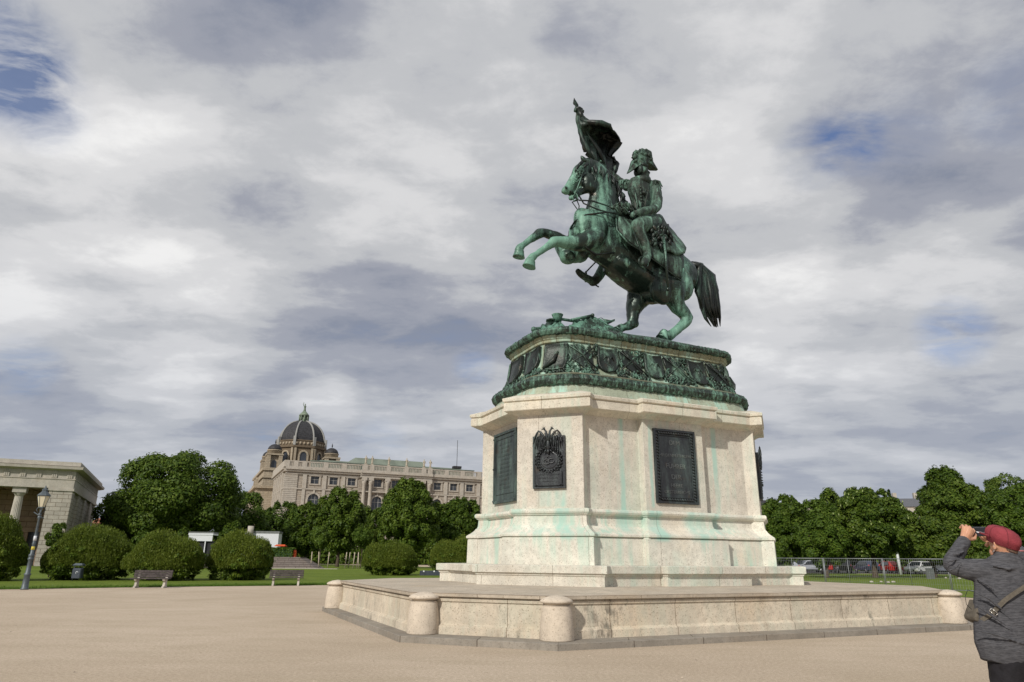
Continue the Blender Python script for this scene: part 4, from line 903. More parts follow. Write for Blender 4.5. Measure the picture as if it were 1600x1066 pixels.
for i in range(8):
    a = 2 * math.pi * i / 8 + R(45) * 0; M = Matrix.Translation((DS, DO, 0)) @ Matrix.Rotation(a, 4, 'Z'); ap = 9.9 * math.cos(R(22.5))
    w = MB(); w.box(ap - .3, ap + .04, -1.25, 1.25, 39.0, 41.8, M); w.prism([(1.25 * math.cos(t), 41.8 + 1.25 * math.sin(t)) for t in np.linspace(0, math.pi, 9)], 0, ap - .3, ap + .04, M); a_ = w.build('drum_window', m_glass, mus)
    w = MB()
    for s in (-1, 1): w.box(ap + .02, ap + .45, s * 1.7 - .35, s * 1.7 + .35, 36.5, 42.0, M); w.box(ap - .05, ap + .7, s * 3.3 - .4, s * 3.3 + .4, 36.0, 44.6, M)
    pp = [(1.95 * math.cos(t), 41.8 + 1.95 * math.sin(t)) for t in np.linspace(0, math.pi, 11)]; pi_ = [(1.3 * math.cos(t), 41.8 + 1.3 * math.sin(t)) for t in np.linspace(0, math.pi, 11)]
    for j in range(10): w.prism([pp[j], pp[j + 1], pi_[j + 1], pi_[j]], 0, ap + .02, ap + .5, M)
    for j in range(5): w.ell(tuple(M @ Vector((ap + .1, -3 + j * 1.5, 46.6))), (.45, .45, .6), 6)
    w.build('frame', m_mus2, a_)
def domeprof(r0, z0, h, n=12):
    return [(z0 + h * math.sin(t), r0 * math.cos(t) ** .92) for t in np.linspace(0, math.pi / 2 * .86, n)]
m = MB(); m.rings([octo(r, z) for z, r in domeprof(9.3, 47.95, 9.1)]); m.build('dome', m_slate, mus)
for i in range(8):
    a = 2 * math.pi * i / 8 + R(22.5); m = MB(); m.tube([(DS + (r + .12) * math.cos(a), DO + (r + .12) * math.sin(a), z) for z, r in domeprof(9.3, 47.95, 9.1)], .38, 6); m.box(9.6, 10.5, -.5, .5, 45.7, 49.3, Matrix.Translation((DS, DO, 0)) @ Matrix.Rotation(a, 4, 'Z')); m.build('dome_rib', m_rib, mus)
    a2 = 2 * math.pi * i / 8; M = Matrix.Translation((DS, DO, 0)) @ Matrix.Rotation(a2, 4, 'Z')
    m = MB(); rr_ = 7.35
    for s in (-1, 1): m.tube([(rr_ + .1, s * .62, 51.0), (rr_ - .05, s * .5, 52.0), (rr_ - .5, s * .3, 53.0)], .2, 5)
    m.box(rr_ - .7, rr_ + .1, -.4, .4, 51.3, 52.2, M); m.v = [v if i_ >= 30 * 2 else v for i_, v in enumerate(m.v)]
    q = MB(); q.add([tuple(M @ Vector(v)) if k < len(m.v) - 8 else v for k, v in enumerate(m.v)], m.f, False); q.build('dormer', m_rib, mus)
m_lant = plain('lantern_copper', (.16, .20, .15), .7, var=.3, scale=1)
m = MB(); m.lathe([(55.8, 2.6), (56.6, 2.5), (56.7, 2.0), (57.0, 2.0), (57.0, 1.3), (59.3, 1.3), (59.4, 2.1), (59.7, 2.1), (60.4, 1.5), (61.2, .8), (61.8, .4)], 12, c=(DS, DO, 0))
for i in range(8): a = i * math.pi / 4; m.lathe([(57, .28), (59.4, .28)], 6, c=(DS + 1.8 * math.cos(a), DO + 1.8 * math.sin(a), 0))
m.build('lantern', m_lant, mus)
m = MB(); m.lathe([(61.6, .55), (62.4, .40), (63.0, .42), (63.6, .5), (63.9, .2), (64.3, .28), (64.7, .05)], 8, c=(DS, DO, 0)); m.tube([(DS - .4, DO, 63.5), (DS - .8, DO, 64.2), (DS - .6, DO, 65.2)], .12, 5); m.build('dome_statue', m_lant, mus)
DK = .95; DSN, DON = 11.0, 57.0
for o in mus.children:
    if o.name.split('.')[0] in ('drum', 'drum_window', 'dome', 'dome_rib', 'dormer', 'lantern', 'dome_statue'): o.scale = (DK,) * 3; o.location = (DSN - DK * DS, DON - DK * DO, 44.3 - DK * 47.95)
DS, DO = DSN, DON
for x, y in ((DS - 10.6, DO - 10), (DS + 10.4, DO - 10), (DS - 10.6, DO + 10), (DS + 10.4, DO + 10)):
    m = MB()
    for sx in (-1, 1):
        for sy in (-1, 1): m.box(x + sx * 2.1 - .7, x + sx * 2.1 + .7, y + sy * 2.1 - .7, y + sy * 2.1 + .7, 30, 38.6)
    m.box(x - 1.6, x + 1.6, y - 1.6, y + 1.6, 30, 38.5); m.box(x - 3.0, x + 3.0, y - 3.0, y + 3.0, 38.6, 39.2); m.lathe([(39.2, 2.6), (40.4, 2.6), (40.45, 2.8), (40.7, 2.8)], 16, c=(x, y, 0))
    tt = m.build('turret', m_mus2, mus); tt.location = (0, 0, -1.3)
    m = MB(); m.lathe([(40.7 + 2.3 * math.sin(t), 2.55 * math.cos(t) + .02) for t in np.linspace(0, math.pi / 2, 8)] + [(43.4, .2), (43.8, .25), (44.8, .04)], 16, c=(x, y, 0)); m.build('cupola', m_slate, tt)
    m = MB()
    for d in range(4):
        M = Matrix.Translation((x, y, 0)) @ Matrix.Rotation(d * math.pi / 2, 4, 'Z'); m.box(1.6, 1.66, -.9, .9, 32, 36, M); m.prism([(.9 * math.cos(t), 36 + .9 * math.sin(t)) for t in np.linspace(0, math.pi, 7)], 0, 1.6, 1.66, M)
    m.build('turret_opening', m_glass, tt)
m = MB(); p = (57.0, 3.0); m.tube([(p[0], p[1], 30), (p[0], p[1], 41)], .09, 5); m.box(p[0] - 1.4, p[0] + 1.4, p[1] - 1, p[1] + 1, 31.1, 31.9); m.build('antenna', m_slate, mus)
# ================================================================ STONE GATE at the left
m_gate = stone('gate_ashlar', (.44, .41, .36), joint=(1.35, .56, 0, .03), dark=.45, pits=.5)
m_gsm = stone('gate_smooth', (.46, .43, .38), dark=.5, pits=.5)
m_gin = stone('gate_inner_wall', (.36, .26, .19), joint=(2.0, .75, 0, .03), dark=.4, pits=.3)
gate = thing('stone_gate', 'wide old stone gate building with fluted columns, cut off by the left edge', 'gate', (-61.055, 98.299, 0), R(25.07))
GX = -34
m = MB(); m.box(-3.1, -.35, .3, 3.0, 0, 10.0)                         # corner pier
for y0 in np.arange(3.0, 32, 5.2): m.box(-3.0, -.55, y0, y0 + 5.2, 0, 10.0)
for y0 in (0.3, 8.2, 16.0, 24.0, 30.6): m.box(-.551, -.30, y0 + .01, y0 + 2.6, 0, 9.99)
m.box(GX, GX + 3, .3, 33, 0, 10.0)
m.build('wall', m_gate, gate)
m = MB(); m.box(-3.25, -.15, .15, 33.3, 10.0, 10.35); m.box(GX - .1, -.28, .2, 2.4, 10.35, 11.55); m.box(-3.0, -.28, 2.4, 33.2, 10.35, 11.55); m.box(GX - .1, -.22, .12, 33.25, 11.55, 11.68)
m.box(GX - .1, -.32, .24, 33.15, 11.68, 12.75)
m.rings([[(GX - .2, .15, 12.75), (-.2, .15, 12.75), (-.2, 33.3, 12.75), (GX - .2, 33.3, 12.75)], [(GX - .3, -.55, 12.95), (.5, -.55, 12.95), (.5, 34, 12.95), (GX - .3, 34, 12.95)], [(GX - .3, -.6, 13.3), (.55, -.6, 13.3), (.55, 34.05, 13.3), (GX - .3, 34.05, 13.3)]])
m.box(GX, -.02, -.02, 33.4, 13.3, 13.42); m.box(GX, .12, -.15, 33.5, 13.42, 13.98)
m.build('entablature', m_gsm, gate)
x = -.95
while x > GX:
    m = MB(); 
    for dx_ in (-.34, -.12, .10): m.box(x + dx_, x + dx_ + .16, .12, .239, 11.72, 12.70)
    m.box(x - .42, x + .34, .13, .238, 12.68, 12.75); m.box(x - .40, x + .32, .2, .2385, 11.70, 12.69); m.build('triglyph', m_gsm, gate); x -= 1.85
y = 1.6
while y < 32: 
    m = MB()
    for d in (-.34, -.12, .10): m.box(-.319, -.22, y + d, y + d + .16, 11.72, 12.70)
    m.box(-.3195, -.26, y - .4, y + .32, 11.70, 12.71); m.build('triglyph', m_gsm, gate); y += 1.85
for x in (-6.6, -10.3, -14.0, -17.7, -21.4, -25.1, -28.8):
    m = MB(); n_ = 40; rs = []
    for z, r_c in ((0, .66), (3, .645), (6, .60), (8.6, .52), (9.15, .50)): rs.append([(x + r_c * (1 - .07 * (j % 2)) * math.cos(2 * math.pi * j / n_), 1.3 + r_c * (1 - .07 * (j % 2)) * math.sin(2 * math.pi * j / n_), z) for j in range(n_)])
    m.rings(rs); m.lathe([(9.15, .50), (9.25, .52), (9.5, .72), (9.62, .76)], 24, c=(x, 1.3, 0)); m.box(x - .8, x + .8, .5, 2.1, 9.62, 10.34); m.build('column', m_gsm, gate)
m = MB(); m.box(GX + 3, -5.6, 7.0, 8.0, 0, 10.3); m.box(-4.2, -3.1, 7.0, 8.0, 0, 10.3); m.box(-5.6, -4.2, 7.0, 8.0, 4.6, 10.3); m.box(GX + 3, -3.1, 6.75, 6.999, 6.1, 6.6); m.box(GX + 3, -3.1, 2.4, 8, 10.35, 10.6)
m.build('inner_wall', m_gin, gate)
m = MB(); m.box(-5.6, -4.2, 7.5, 7.6, 0, 4.6); m.build('door', m_glass, gate)
# ================================================================ small things beyond the lawn
m_white = plain('white_panel', (.62, .64, .68), .6, var=.06); m_greyroof = plain('grey_roof_edge', (.16, .17, .17), .8)
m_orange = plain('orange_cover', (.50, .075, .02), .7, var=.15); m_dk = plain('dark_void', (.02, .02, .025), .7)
m_steps = stone('terrace_stone', (.22, .19, .175), joint=(1.5, .3, 0, .03), dark=.4, pits=.5)
kp = ground_at(311, 98)
kio = thing('kiosk', 'open white-fronted kiosk with a dark inside, left of the middle round bush', 'kiosk', tuple(kp), R(8)); kio.scale = (.62, .62, .76)
m = MB(); m.box(-2.5, 2.5, -.2, 0, 4.55, 5.6); m.box(-2.6, 2.6, -.3, 4, 5.6, 5.9); m.build('fascia', m_white, kio)
m = MB(); m.box(-2.6, 2.6, -.25, 4.1, 5.9, 6.15); m.build('roof', m_greyroof, kio)
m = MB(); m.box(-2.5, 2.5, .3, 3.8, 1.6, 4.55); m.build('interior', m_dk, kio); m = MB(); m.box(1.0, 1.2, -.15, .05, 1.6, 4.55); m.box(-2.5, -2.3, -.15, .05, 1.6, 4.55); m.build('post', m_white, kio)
m = MB(); m.box(-3.5, 3.5, -1.5, 4.2, 0, .8); m.box(-3.2, 3.2, -.9, 4.2, .8, 1.6); m.build('steps', m_steps, kio)
kp = ground_at(411, 106); con = thing('site_container', 'plain white container with a grey roof edge behind the middle round bush', 'container', tuple(kp), R(6)); con.scale = (.88, .88, .88)
m = MB(); m.box(-3.4, 2.3, 0, 2.6, 1.5, 5.5); m.build('body', m_white, con); m = MB(); m.box(-3.5, 2.4, -.1, 2.7, 5.5, 5.8); m.build('roof', m_greyroof, con)
m = MB(); m.box(-3.6, 2.6, -.2, 3, 0, 1.5); m.build('base', m_steps, con)
m = MB(); m.tube([(-2.3, -.4, 5.0), (-2.3, -.4, 6.6)], .5, 8); m.build('drum', m_gsm, con)
g1, g2 = ground_at(405, 99), ground_at(503, 99)
ter = thing('terrace_wall', 'low wide grey stepped wall at the back of the lawn, below the white container', 'low wall', (g1.x, 99, 0), 0); ter.scale = (1, .9, .88)
Lw = g2.x - g1.x
m = MB()
for i in range(5): m.prism([(0, i * .31), (Lw - .55 * i, i * .31), (Lw - .55 * (i + 1), (i + 1) * .31 - .006), (0, (i + 1) * .31 - .006)], 1, -2 + i * .35, 3)
m.box(-.2, Lw - 2.8, -.3, 3.05, 1.55, 1.68); m.build('wall', m_steps, ter)
m = MB(); m.box(-1, Lw + 3, -3.4, -2.02, 0, .07); m.build('edging', m_gsm, ter)
p = ground_at(439, 101); hd = thing('hedge', 'low clipped hedge on top of the grey terrace wall', 'hedge', (p.x, 101, 1.42))
r_ = np.random.default_rng(8); nn_ = 5000; q = r_.uniform(-1, 1, (nn_, 3)) * [1.9, .8, .7] + [0, 0, .6]; leafmesh(q, r_.normal(size=(nn_, 3)), r_.normal(size=(nn_, 3)), r_.uniform(.08, .16, nn_), 'foliage', lm_light, hd)
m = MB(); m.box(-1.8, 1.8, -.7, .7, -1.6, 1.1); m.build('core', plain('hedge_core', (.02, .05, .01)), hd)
p = ground_at(459, 101); ob = thing('orange_bin', 'bright orange bin standing on the end of the terrace wall', 'bin', (p.x, 101, 1.48)); m = MB(); m.rbox(0, 0, 0, .85, .38, .33, 0, .06); m.build('body', m_orange, ob); m = MB(); m.rbox(0, 0, .85, .97, .32, .27, 0, .05); m.build('lid', m_orange, ob)
p = ground_at(438, 104); ob = thing('orange_awning', 'flat orange sunshade above the hedge', 'awning', (p.x, 104, 0)); m = MB(); m.rings([[(-.8, -.6, 2.95), (.8, -.6, 2.95), (.8, .6, 2.95), (-.8, .6, 2.95)], [(-.6, -.15, 3.2), (.6, -.15, 3.2), (.6, .15, 3.2), (-.6, .15, 3.2)]]); m.build('canopy', m_orange, ob); m = MB(); m.tube([(0, 0, 0), (0, 0, 3.0)], .05, 6); m.build('pole', m_rib, ob)
m_stake = plain('pale_wood', (.42, .36, .28), .8, var=.2)
stk = None
for px, y, lab in ((488, 99.5, 'first'), (500, 99, 'second'), (541, 103, 'third'), (546, 104, 'fourth'), (553.5, 103, 'fifth'), (559, 103.5, 'sixth'), (562, 102.5, 'seventh'), (514, 106, 'eighth')):
    p = ground_at(px, y); w_ = {'first': 'pale wooden stake left of the slim young tree', 'second': 'pale wooden stake right of the slim young tree', 'third': 'thin pale stake, leftmost of the group under the biggest round tree', 'fourth': 'thin pale stake, second of the group under the biggest round tree', 'fifth': 'thin pale stake, third of the group under the biggest round tree', 'sixth': 'thin pale stake, second from the right under the biggest round tree', 'seventh': 'thin pale stake, rightmost under the biggest round tree', 'eighth': 'lone thin stake between the slim young tree and the stake group'}[lab]
    if stk is None:
        m = MB(); m.tube([(0, 0, 0), (0, 0, 2.2)], .065, 7); m.tube([(0, 0, 2.2), (0, 0, 2.24)], [.065, .02], 7); stk = m.build('tree_stake', m_stake); stk.location = p; tag(stk, w_, 'stake', 'stakes of the young trees')
    else:
        o = stk.copy(); C.collection.objects.link(o); o.location = p; o['label'] = w_; o.rotation_euler = (R(3 * math.sin(px)), R(4 * math.cos(px)), 0)
# ochre garden building glimpsed through the trees
p = ground_at(205, 135); gb = thing('garden_house', 'ochre and terracotta building glimpsed under the largest tree', 'building', tuple(p), R(20))
m = MB(); m.box(-9, 9, 0, 8, 0, 6.2); m.build('wall', stone('ochre_wall', (.52, .34, .19), dark=.5, pits=.2), gb); m = MB(); m.rings([[(-9.5, -.5, 6.2), (9.5, -.5, 6.2), (9.5, 8.5, 6.2), (-9.5, 8.5, 6.2)], [(-7, 3, 8.2), (7, 3, 8.2), (7, 5, 8.2), (-7, 5, 8.2)]]); m.build('roof', plain('terracotta', (.30, .13, .08)), gb)
for x in (-6, -2.5, 1, 4.5): m = MB(); m.box(x, x + 1.3, -.05, .02, 2.2, 4.6); m.build('window', m_glass, gb)
# far palace behind the right trees
p = ground_at(1437, 240); pal = thing('palace_wing', 'pale palace wing with a grey roof showing in a gap above the right trees', 'building', tuple(p), R(-12))
m = MB(); m.box(-34, 34, 0, 14, 0, 19.5); m.build('wall', m_msm, pal); m = MB(); m.rings([[(-34.5, -.5, 19.5), (34.5, -.5, 19.5), (34.5, 14.5, 19.5), (-34.5, 14.5, 19.5)], [(-32, 2, 22.4), (32, 2, 22.4), (32, 12, 22.4), (-32, 12, 22.4)]]); m.build('roof', plain('grey_roof', (.10, .105, .12)), pal)
for x in (-12, -3.5, 3.2, 9): m = MB(); m.box(x - .6, x + .6, 5, 6.5, 22.3, 24.6); m.build('chimney', m_msm, pal)
for i in range(16): m = MB(); m.box(-32 + i * 4, -30.6 + i * 4, -.06, .02, 14, 17); m.build('window', m_glass, pal)
p = ground_at(1196, 230); pal = thing('mansard_building', 'dark roofed building just visible beside the right edge of the pedestal', 'building', tuple(p), R(5))
m = MB(); m.box(-20, 3.2, 0, 14, 0, 17.5); m.build('wall', m_mus2, pal); m = MB(); m.rings([[(-20.3, -.3, 17.5), (3.5, -.3, 17.5), (3.5, 14, 17.5), (-20.3, 14, 17.5)], [(-19, 1.2, 20.5), (2.5, 1.2, 20.5), (2.5, 12, 20.5), (-19, 12, 20.5)]]); m.build('roof', m_slate, pal)
# white canopy under the chestnut gap
p = ground_at(1402, 92); cn = thing('white_canopy', 'white flat canopy on a single pale post between the chestnut and the low broad tree', 'canopy', tuple(p))
m = MB(); m.rings([[(-1.7, -1.2, 3.3), (1.7, -1.2, 3.3), (1.7, 1.2, 3.3), (-1.7, 1.2, 3.3)], [(-1.6, -1.1, 3.9), (1.6, -1.1, 3.9), (1.6, 1.1, 3.9), (-1.6, 1.1, 3.9)]]); m.build('top', m_white, cn); m = MB(); m.tube([(0, 0, 0), (-.1, 0, 3.3)], .16, 8); m.build('post', m_white, cn)
# ================================================================ EQUESTRIAN STATUE (same frame as the pedestal)
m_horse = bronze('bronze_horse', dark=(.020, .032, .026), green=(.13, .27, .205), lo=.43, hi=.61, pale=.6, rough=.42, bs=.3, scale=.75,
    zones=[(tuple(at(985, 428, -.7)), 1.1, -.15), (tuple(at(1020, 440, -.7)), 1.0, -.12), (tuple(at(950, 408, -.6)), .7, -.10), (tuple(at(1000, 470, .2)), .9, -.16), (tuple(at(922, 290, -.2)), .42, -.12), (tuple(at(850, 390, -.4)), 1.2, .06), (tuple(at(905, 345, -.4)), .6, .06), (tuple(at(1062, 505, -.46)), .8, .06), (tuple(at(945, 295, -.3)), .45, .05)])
m_rider = bronze('bronze_rider', dark=(.022, .030, .024), green=(.10, .19, .145), lo=.43, hi=.63, pale=.45, rough=.66, bs=.5, scale=1.1)
m_darkbr = bronze('bronze_dark', dark=(.010, .013, .012), green=(.03, .07, .052), lo=.45, hi=.68, pale=.12, rough=.5, bs=.3, scale=.9)
stat = thing('equestrian_statue', 'green bronze rider holding up a flag on a rearing horse, on the pedestal', 'statue', (MX, MY, 0), PSI)
def sweep(m, pts, k=1.0, n=16, lat=None):
    """limb through (px, py, ly, radius_px[, lateral factor]) rows: one loft with rounded ends"""
    P = []; Rr = []; Kf = []
    for q in pts:
        p = at(q[0], q[1], q[2]); P.append(p); Rr.append(q[3] * mpp(p)); Kf.append(q[4] if len(q) > 4 else k)
    # smooth resample
    PP = []; RR = []; KK = []
    for i in range(len(P) - 1):
        p0, p1, p2, p3 = P[max(i - 1, 0)], P[i], P[i + 1], P[min(i + 2, len(P) - 1)]
        for s in range(4):
            t = s / 4; PP.append(.5 * ((2 * p1) + (p2 - p0) * t + (2 * p0 - 5 * p1 + 4 * p2 - p3) * t * t + (3 * p1 - p0 - 3 * p2 + p3) * t ** 3)); RR.append(Rr[i] * (1 - t) + Rr[i + 1] * t); KK.append(Kf[i] * (1 - t) + Kf[i + 1] * t)
    PP.append(P[-1]); RR.append(Rr[-1]); KK.append(Kf[-1])
    t0 = (PP[1] - PP[0]).normalized(); t1 = (PP[-1] - PP[-2]).normalized()
    PP = [PP[0] - t0 * RR[0] * .85, PP[0] - t0 * RR[0] * .5] + PP + [PP[-1] + t1 * RR[-1] * .5, PP[-1] + t1 * RR[-1] * .85]
    RR = [RR[0] * .45, RR[0] * .86] + RR + [RR[-1] * .86, RR[-1] * .45]; KK = [KK[0]] * 2 + KK + [KK[-1]] * 2
    rs = []; K = len(PP); Y = Vector((0, 1, 0))
    for i, p in enumerate(PP):
        t = (PP[min(i + 1, K - 1)] - PP[max(i - 1, 0)]).normalized()
        b = (Y - t * t.dot(Y)); b = b.normalized() if b.length > .25 else t.cross(Vector((0, 0, 1))).normalized(); a = b.cross(t)
        rs.append([tuple(p + a * RR[i] * math.cos(2 * math.pi * j / n) + b * RR[i] * KK[i] * math.sin(2 * math.pi * j / n)) for j in range(n)])
    m.rings(rs, True)
def blobp(m, px, py, ly, ra, rb, lat, rot=0):
    p = at(px, py, ly); s = mpp(p); m.ell(tuple(p), (ra * s, lat, rb * s), 10, Matrix.Rotation(R(rot), 4, 'Y'), 14)
def fuse(m, name, mat, parent, vox=.035, smooth=3, factor=.5, disp=0.0, dscale=3.0):
    """voxel-fuse the collected volumes into one continuous skin"""
    o = m.build(name + '_raw', mat, None)
    md = o.modifiers.new('r', 'REMESH'); md.mode = 'VOXEL'; md.voxel_size = vox; md.use_smooth_shade = True
    if smooth: s = o.modifiers.new('s', 'SMOOTH'); s.factor = factor; s.iterations = smooth
    me = bpy.data.meshes.new_from_object(o.evaluated_get(bpy.context.evaluated_depsgraph_get()))
    bpy.data.objects.remove(o)
    if disp:
        n = len(me.vertices); co = np.empty(n * 3, np.float32); me.vertices.foreach_get('co', co); co = co.reshape(-1, 3); no = np.empty(n * 3, np.float32); me.vertices.foreach_get('normal', no); no = no.reshape(-1, 3)
        d = np.array([noise.fractal(Vector(c) * dscale, .7, 2.0, 3) for c in co]); co += no * (d[:, None] * disp); me.vertices.foreach_set('co', co.ravel())
    me.polygons.foreach_set('use_smooth', [True] * len(me.polygons)); me.materials.clear(); me.materials.append(mat); me.name = name; me.update()
    q = bpy.data.objects.new(name, me); link(q, parent); return q
# ---- horse
m = MB()
sweep(m, [(909, 366, 0, 23, .95), (930, 372, 0, 37, .62), (955, 382, 0, 42, .66), (985, 396, 0, 45, .70), (1015, 412, 0, 44, .72), (1040, 424, 0, 42, .72), (1060, 432, 0, 33, .85)])
sweep(m, [(940, 365, 0, 38, .62), (943, 335, 0, 32, .55), (944, 308, 0, 26, .52), (940, 284, 0, 22, .50), (931, 267, 0, 17, .52), (921, 257, 0, 12, .6)])       # neck
sweep(m, [(917, 258, 0, 11, .85), (908, 270, 0, 14, .62), (899, 283, 0, 11, .62), (890, 293, 0, 8.5, .72), (884, 298, 0, 7.0, .85)])                              # head
blobp(m, 921, 286, -.14, 14, 17, .20); blobp(m, 921, 286, .14, 14, 17, .20)        # cheeks
sweep(m, [(918, 294, 0, 9, .7), (905, 300, 0, 6.0, .8), (895, 308, 0, 4.5, .9), (892, 310, 0, 4, .9)])                                                           # lower jaw
blobp(m, 881, 299, 0, 4.0, 3.6, .11); blobp(m, 885, 294, -.10, 4, 3, .07, 30); blobp(m, 885, 294, .10, 4, 3, .07, 30)
blobp(m, 906, 270, -.20, 4.5, 3.0, .08, 35); blobp(m, 906, 270, .20, 4.5, 3.0, .08, 35)
blobp(m, 887, 402, .12, 13, 11, .30, 20)                                           # breast between the legs
sweep(m, [(879, 384, .30, 13, .9), (886, 398, .25, 12, .9), (905, 396, .2, 16, .9)])
blobp(m, 926, 352, -.48, 28, 27, .26, -30); blobp(m, 926, 352, .48, 28, 27, .26, -30)   # shoulders
blobp(m, 912, 345, -.33, 18, 22, .22, 0)
blobp(m, 1046, 428, -.52, 38, 38, .32); blobp(m, 1046, 428, .52, 36, 36, .32)      # haunches
blobp(m, 1064, 446, -.48, 23, 26, .30)
blobp(m, 1034, 452, -.52, 22, 26, .30)                                             # near stifle
# near foreleg (stretched forward)
sweep(m, [(930, 372, -.48, 17), (908, 379, -.52, 14.5), (888, 379.5, -.52, 10.5), (872, 378, -.52, 7.8), (865, 379.5, -.52, 8.2), (858, 384, -.52, 6.2), (846, 392, -.52, 5.0), (837, 398.5, -.52, 5.0), (832, 402, -.52, 6.6), (828, 406, -.52, 6.0)])
blobp(m, 866, 377.5, -.52, 7.8, 7.0, .17)
# far foreleg (bent)
sweep(m, [(910, 392, .40, 15), (892, 386, .46, 12.5), (874, 374, .50, 10), (862, 367.5, .52, 8.2), (851, 364, .52, 7.2), (843, 365, .52, 8.0), (836, 370, .52, 6.6), (826, 377, .52, 5.2), (818, 383, .52, 5.2), (813, 387, .52, 6.6), (810, 391, .52, 6.0)])
# near hind leg
sweep(m, [(1048, 448, -.46, 26, .8), (1054, 468, -.46, 16), (1060, 480, -.46, 12.5), (1069, 490, -.46, 10), (1073, 497.5, -.46, 9.0), (1070, 504, -.46, 8.2), (1061, 513, -.46, 7.2), (1052, 520, -.46, 7.0), (1046, 524.5, -.46, 8.6), (1039, 526, -.46, 7.5)])
blobp(m, 1078, 496.5, -.46, 5.5, 5.5, .12)
# far hind leg
sweep(m, [(1012, 446, .40, 30, .8), (1000, 462, .44, 21, .8), (992, 478, .46, 14.5), (989, 490, .46, 10.5), (988, 500, .46, 9.2), (986, 507, .46, 8.6), (976, 511.5, .46, 6.4), (968, 514, .46, 6.0)])
blobp(m, 992, 506, .46, 6.5, 6.5, .16)
sweep(m, [(960, 415, 0, 14, 2.0), (985, 432, 0, 16, 2.0), (1008, 446, 0, 15, 2.0), (1030, 455, .0, 20, 1.6)])                                                     # belly
blobp(m, 1018, 462, 0, 18, 14, .40)
# ears
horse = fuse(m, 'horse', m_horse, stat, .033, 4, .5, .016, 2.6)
m = MB(); 
for (a, b, ly, r_) in (((915, 254), (907.5, 243.5), -.13, 4.2), ((909, 262), (905, 254), .16, 3.2)):
    p, q = at(a[0], a[1], ly), at(b[0], b[1], ly); s = mpp(p); m.tube([p, p.lerp(q, .45), p.lerp(q, .8), q], [r_ * s * .75, r_ * s, r_ * s * .6, .01], 8)
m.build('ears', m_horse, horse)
def hoof(px, py, ly, tx, ty, w, name='hoof'):
    """px,py coronet; tx,ty middle of the sole; w half width in px"""
    a, b = at(px, py, ly), at(tx, ty, ly); s = mpp(a); d = (b - a); n = d.normalized(); Y = Vector((0, 1, 0)); X = n.cross(Y).normalized(); m = MB(); rs = []
    for t, k in ((-.25, .62), (0, .74), (.12, .80), (.14, .78), (.7, .93), (.98, 1.04), (1.0, .96)):
        c = a + d * t; rs.append([tuple(c + X * w * s * k * math.cos(2 * math.pi * j / 16) * (1.12 if math.cos(2 * math.pi * j / 16) > 0 else .9) + Y * w * s * k * .85 * math.sin(2 * math.pi * j / 16)) for j in range(16)])
    rs.append([tuple(b - n * .05 + X * w * s * .6 * math.cos(2 * math.pi * j / 16) + Y * w * s * .55 * math.sin(2 * math.pi * j / 16)) for j in range(16)])
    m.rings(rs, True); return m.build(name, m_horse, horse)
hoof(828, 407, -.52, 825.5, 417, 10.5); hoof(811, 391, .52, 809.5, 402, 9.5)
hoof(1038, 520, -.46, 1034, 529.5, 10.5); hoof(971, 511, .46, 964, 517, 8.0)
# eyes, nostrils, open mouth, facial veins
m = MB()
for s_ in (-1, 1): blobp(m, 907.5, 270.5, s_ * .265, 1.8, 1.4, .035)
m.build('eye', m_darkbr, horse)
m = MB(); blobp(m, 884.5, 293.5, -.165, 2.8, 2.0, .03, 40); blobp(m, 892, 302.5, -.02, 7.5, 2.2, .15, 22); m.build('mouth', m_darkbr, horse)
# mane: overlapping locks down the crest, forelock
m = MB(); rr = random.Random(4)
cr_ = [(914, 250), (924, 252), (935, 257), (945, 263), (954, 271), (960, 280), (966, 292), (972, 304), (975, 316)]
for i in range(64):
    t = i / 63 * (len(cr_) - 1.001); k_ = int(t); f = t - k_; px = cr_[k_][0] * (1 - f) + cr_[k_ + 1][0] * f; py = cr_[k_][1] * (1 - f) + cr_[k_ + 1][1] * f
    s_ = rr.choice((-1, 1, 1)); ly = rr.uniform(-.1, .12)
    a = at(px - 1, py + 2, ly); b = at(px + rr.uniform(0, 5), py + rr.uniform(4, 9), ly + s_ * .16); c = at(px + rr.uniform(-2, 5), py + rr.uniform(11, 19), ly + s_ * .26)
    m.tube([a, b, c], [.075, .07, .012], 6)
for q in ((914, 250, 903, 262), (912, 252, 898, 268), (916, 250, 907, 258)): m.tube([at(q[0], q[1], -.05), at((q[0] + q[2]) / 2 - 2, (q[1] + q[3]) / 2, -.12), at(q[2], q[3], -.15)], [.07, .06, .015], 6)
m.build('mane', m_darkbr, horse)
# tail
m = MB(); rr = random.Random(8)
for i in range(46):
    u = i / 45; w = rr.uniform(-1, 1); ly = w * .26; e = rr.uniform(.70, 1.0)
    mid = [(1080, 413, 8), (1094, 416, 4 + 5 * u), (1092 + 21 * u, 431, 0), (1091 + 27 * u, 455, 0), (1097 + 24 * u, 480, 0), (1104 + 19 * u, 497, 0), (1113 + 11 * u, 511, 0)]
    n_ = max(3, int(len(mid) * e + .5)); pts = [at(q[0] + rr.uniform(-2.2, 2.2) * min(1, k_ * .5), q[1] + rr.uniform(-1, 1), ly * min(1, .3 + k_ * .25)) for k_, q in enumerate(mid[:n_])]
    m.tube(pts, [.10, .125, .12, .11, .09, .06, .015][:n_ - 1] + [.012], 6)
sweep(m, [(1083, 414, 0, 6), (1094, 420, 0, 9), (1103, 436, 0, 11), (1106, 458, 0, 11), (1110, 480, 0, 8), (1116, 498, 0, 4)], .8)
m.build('tail', m_darkbr, horse)
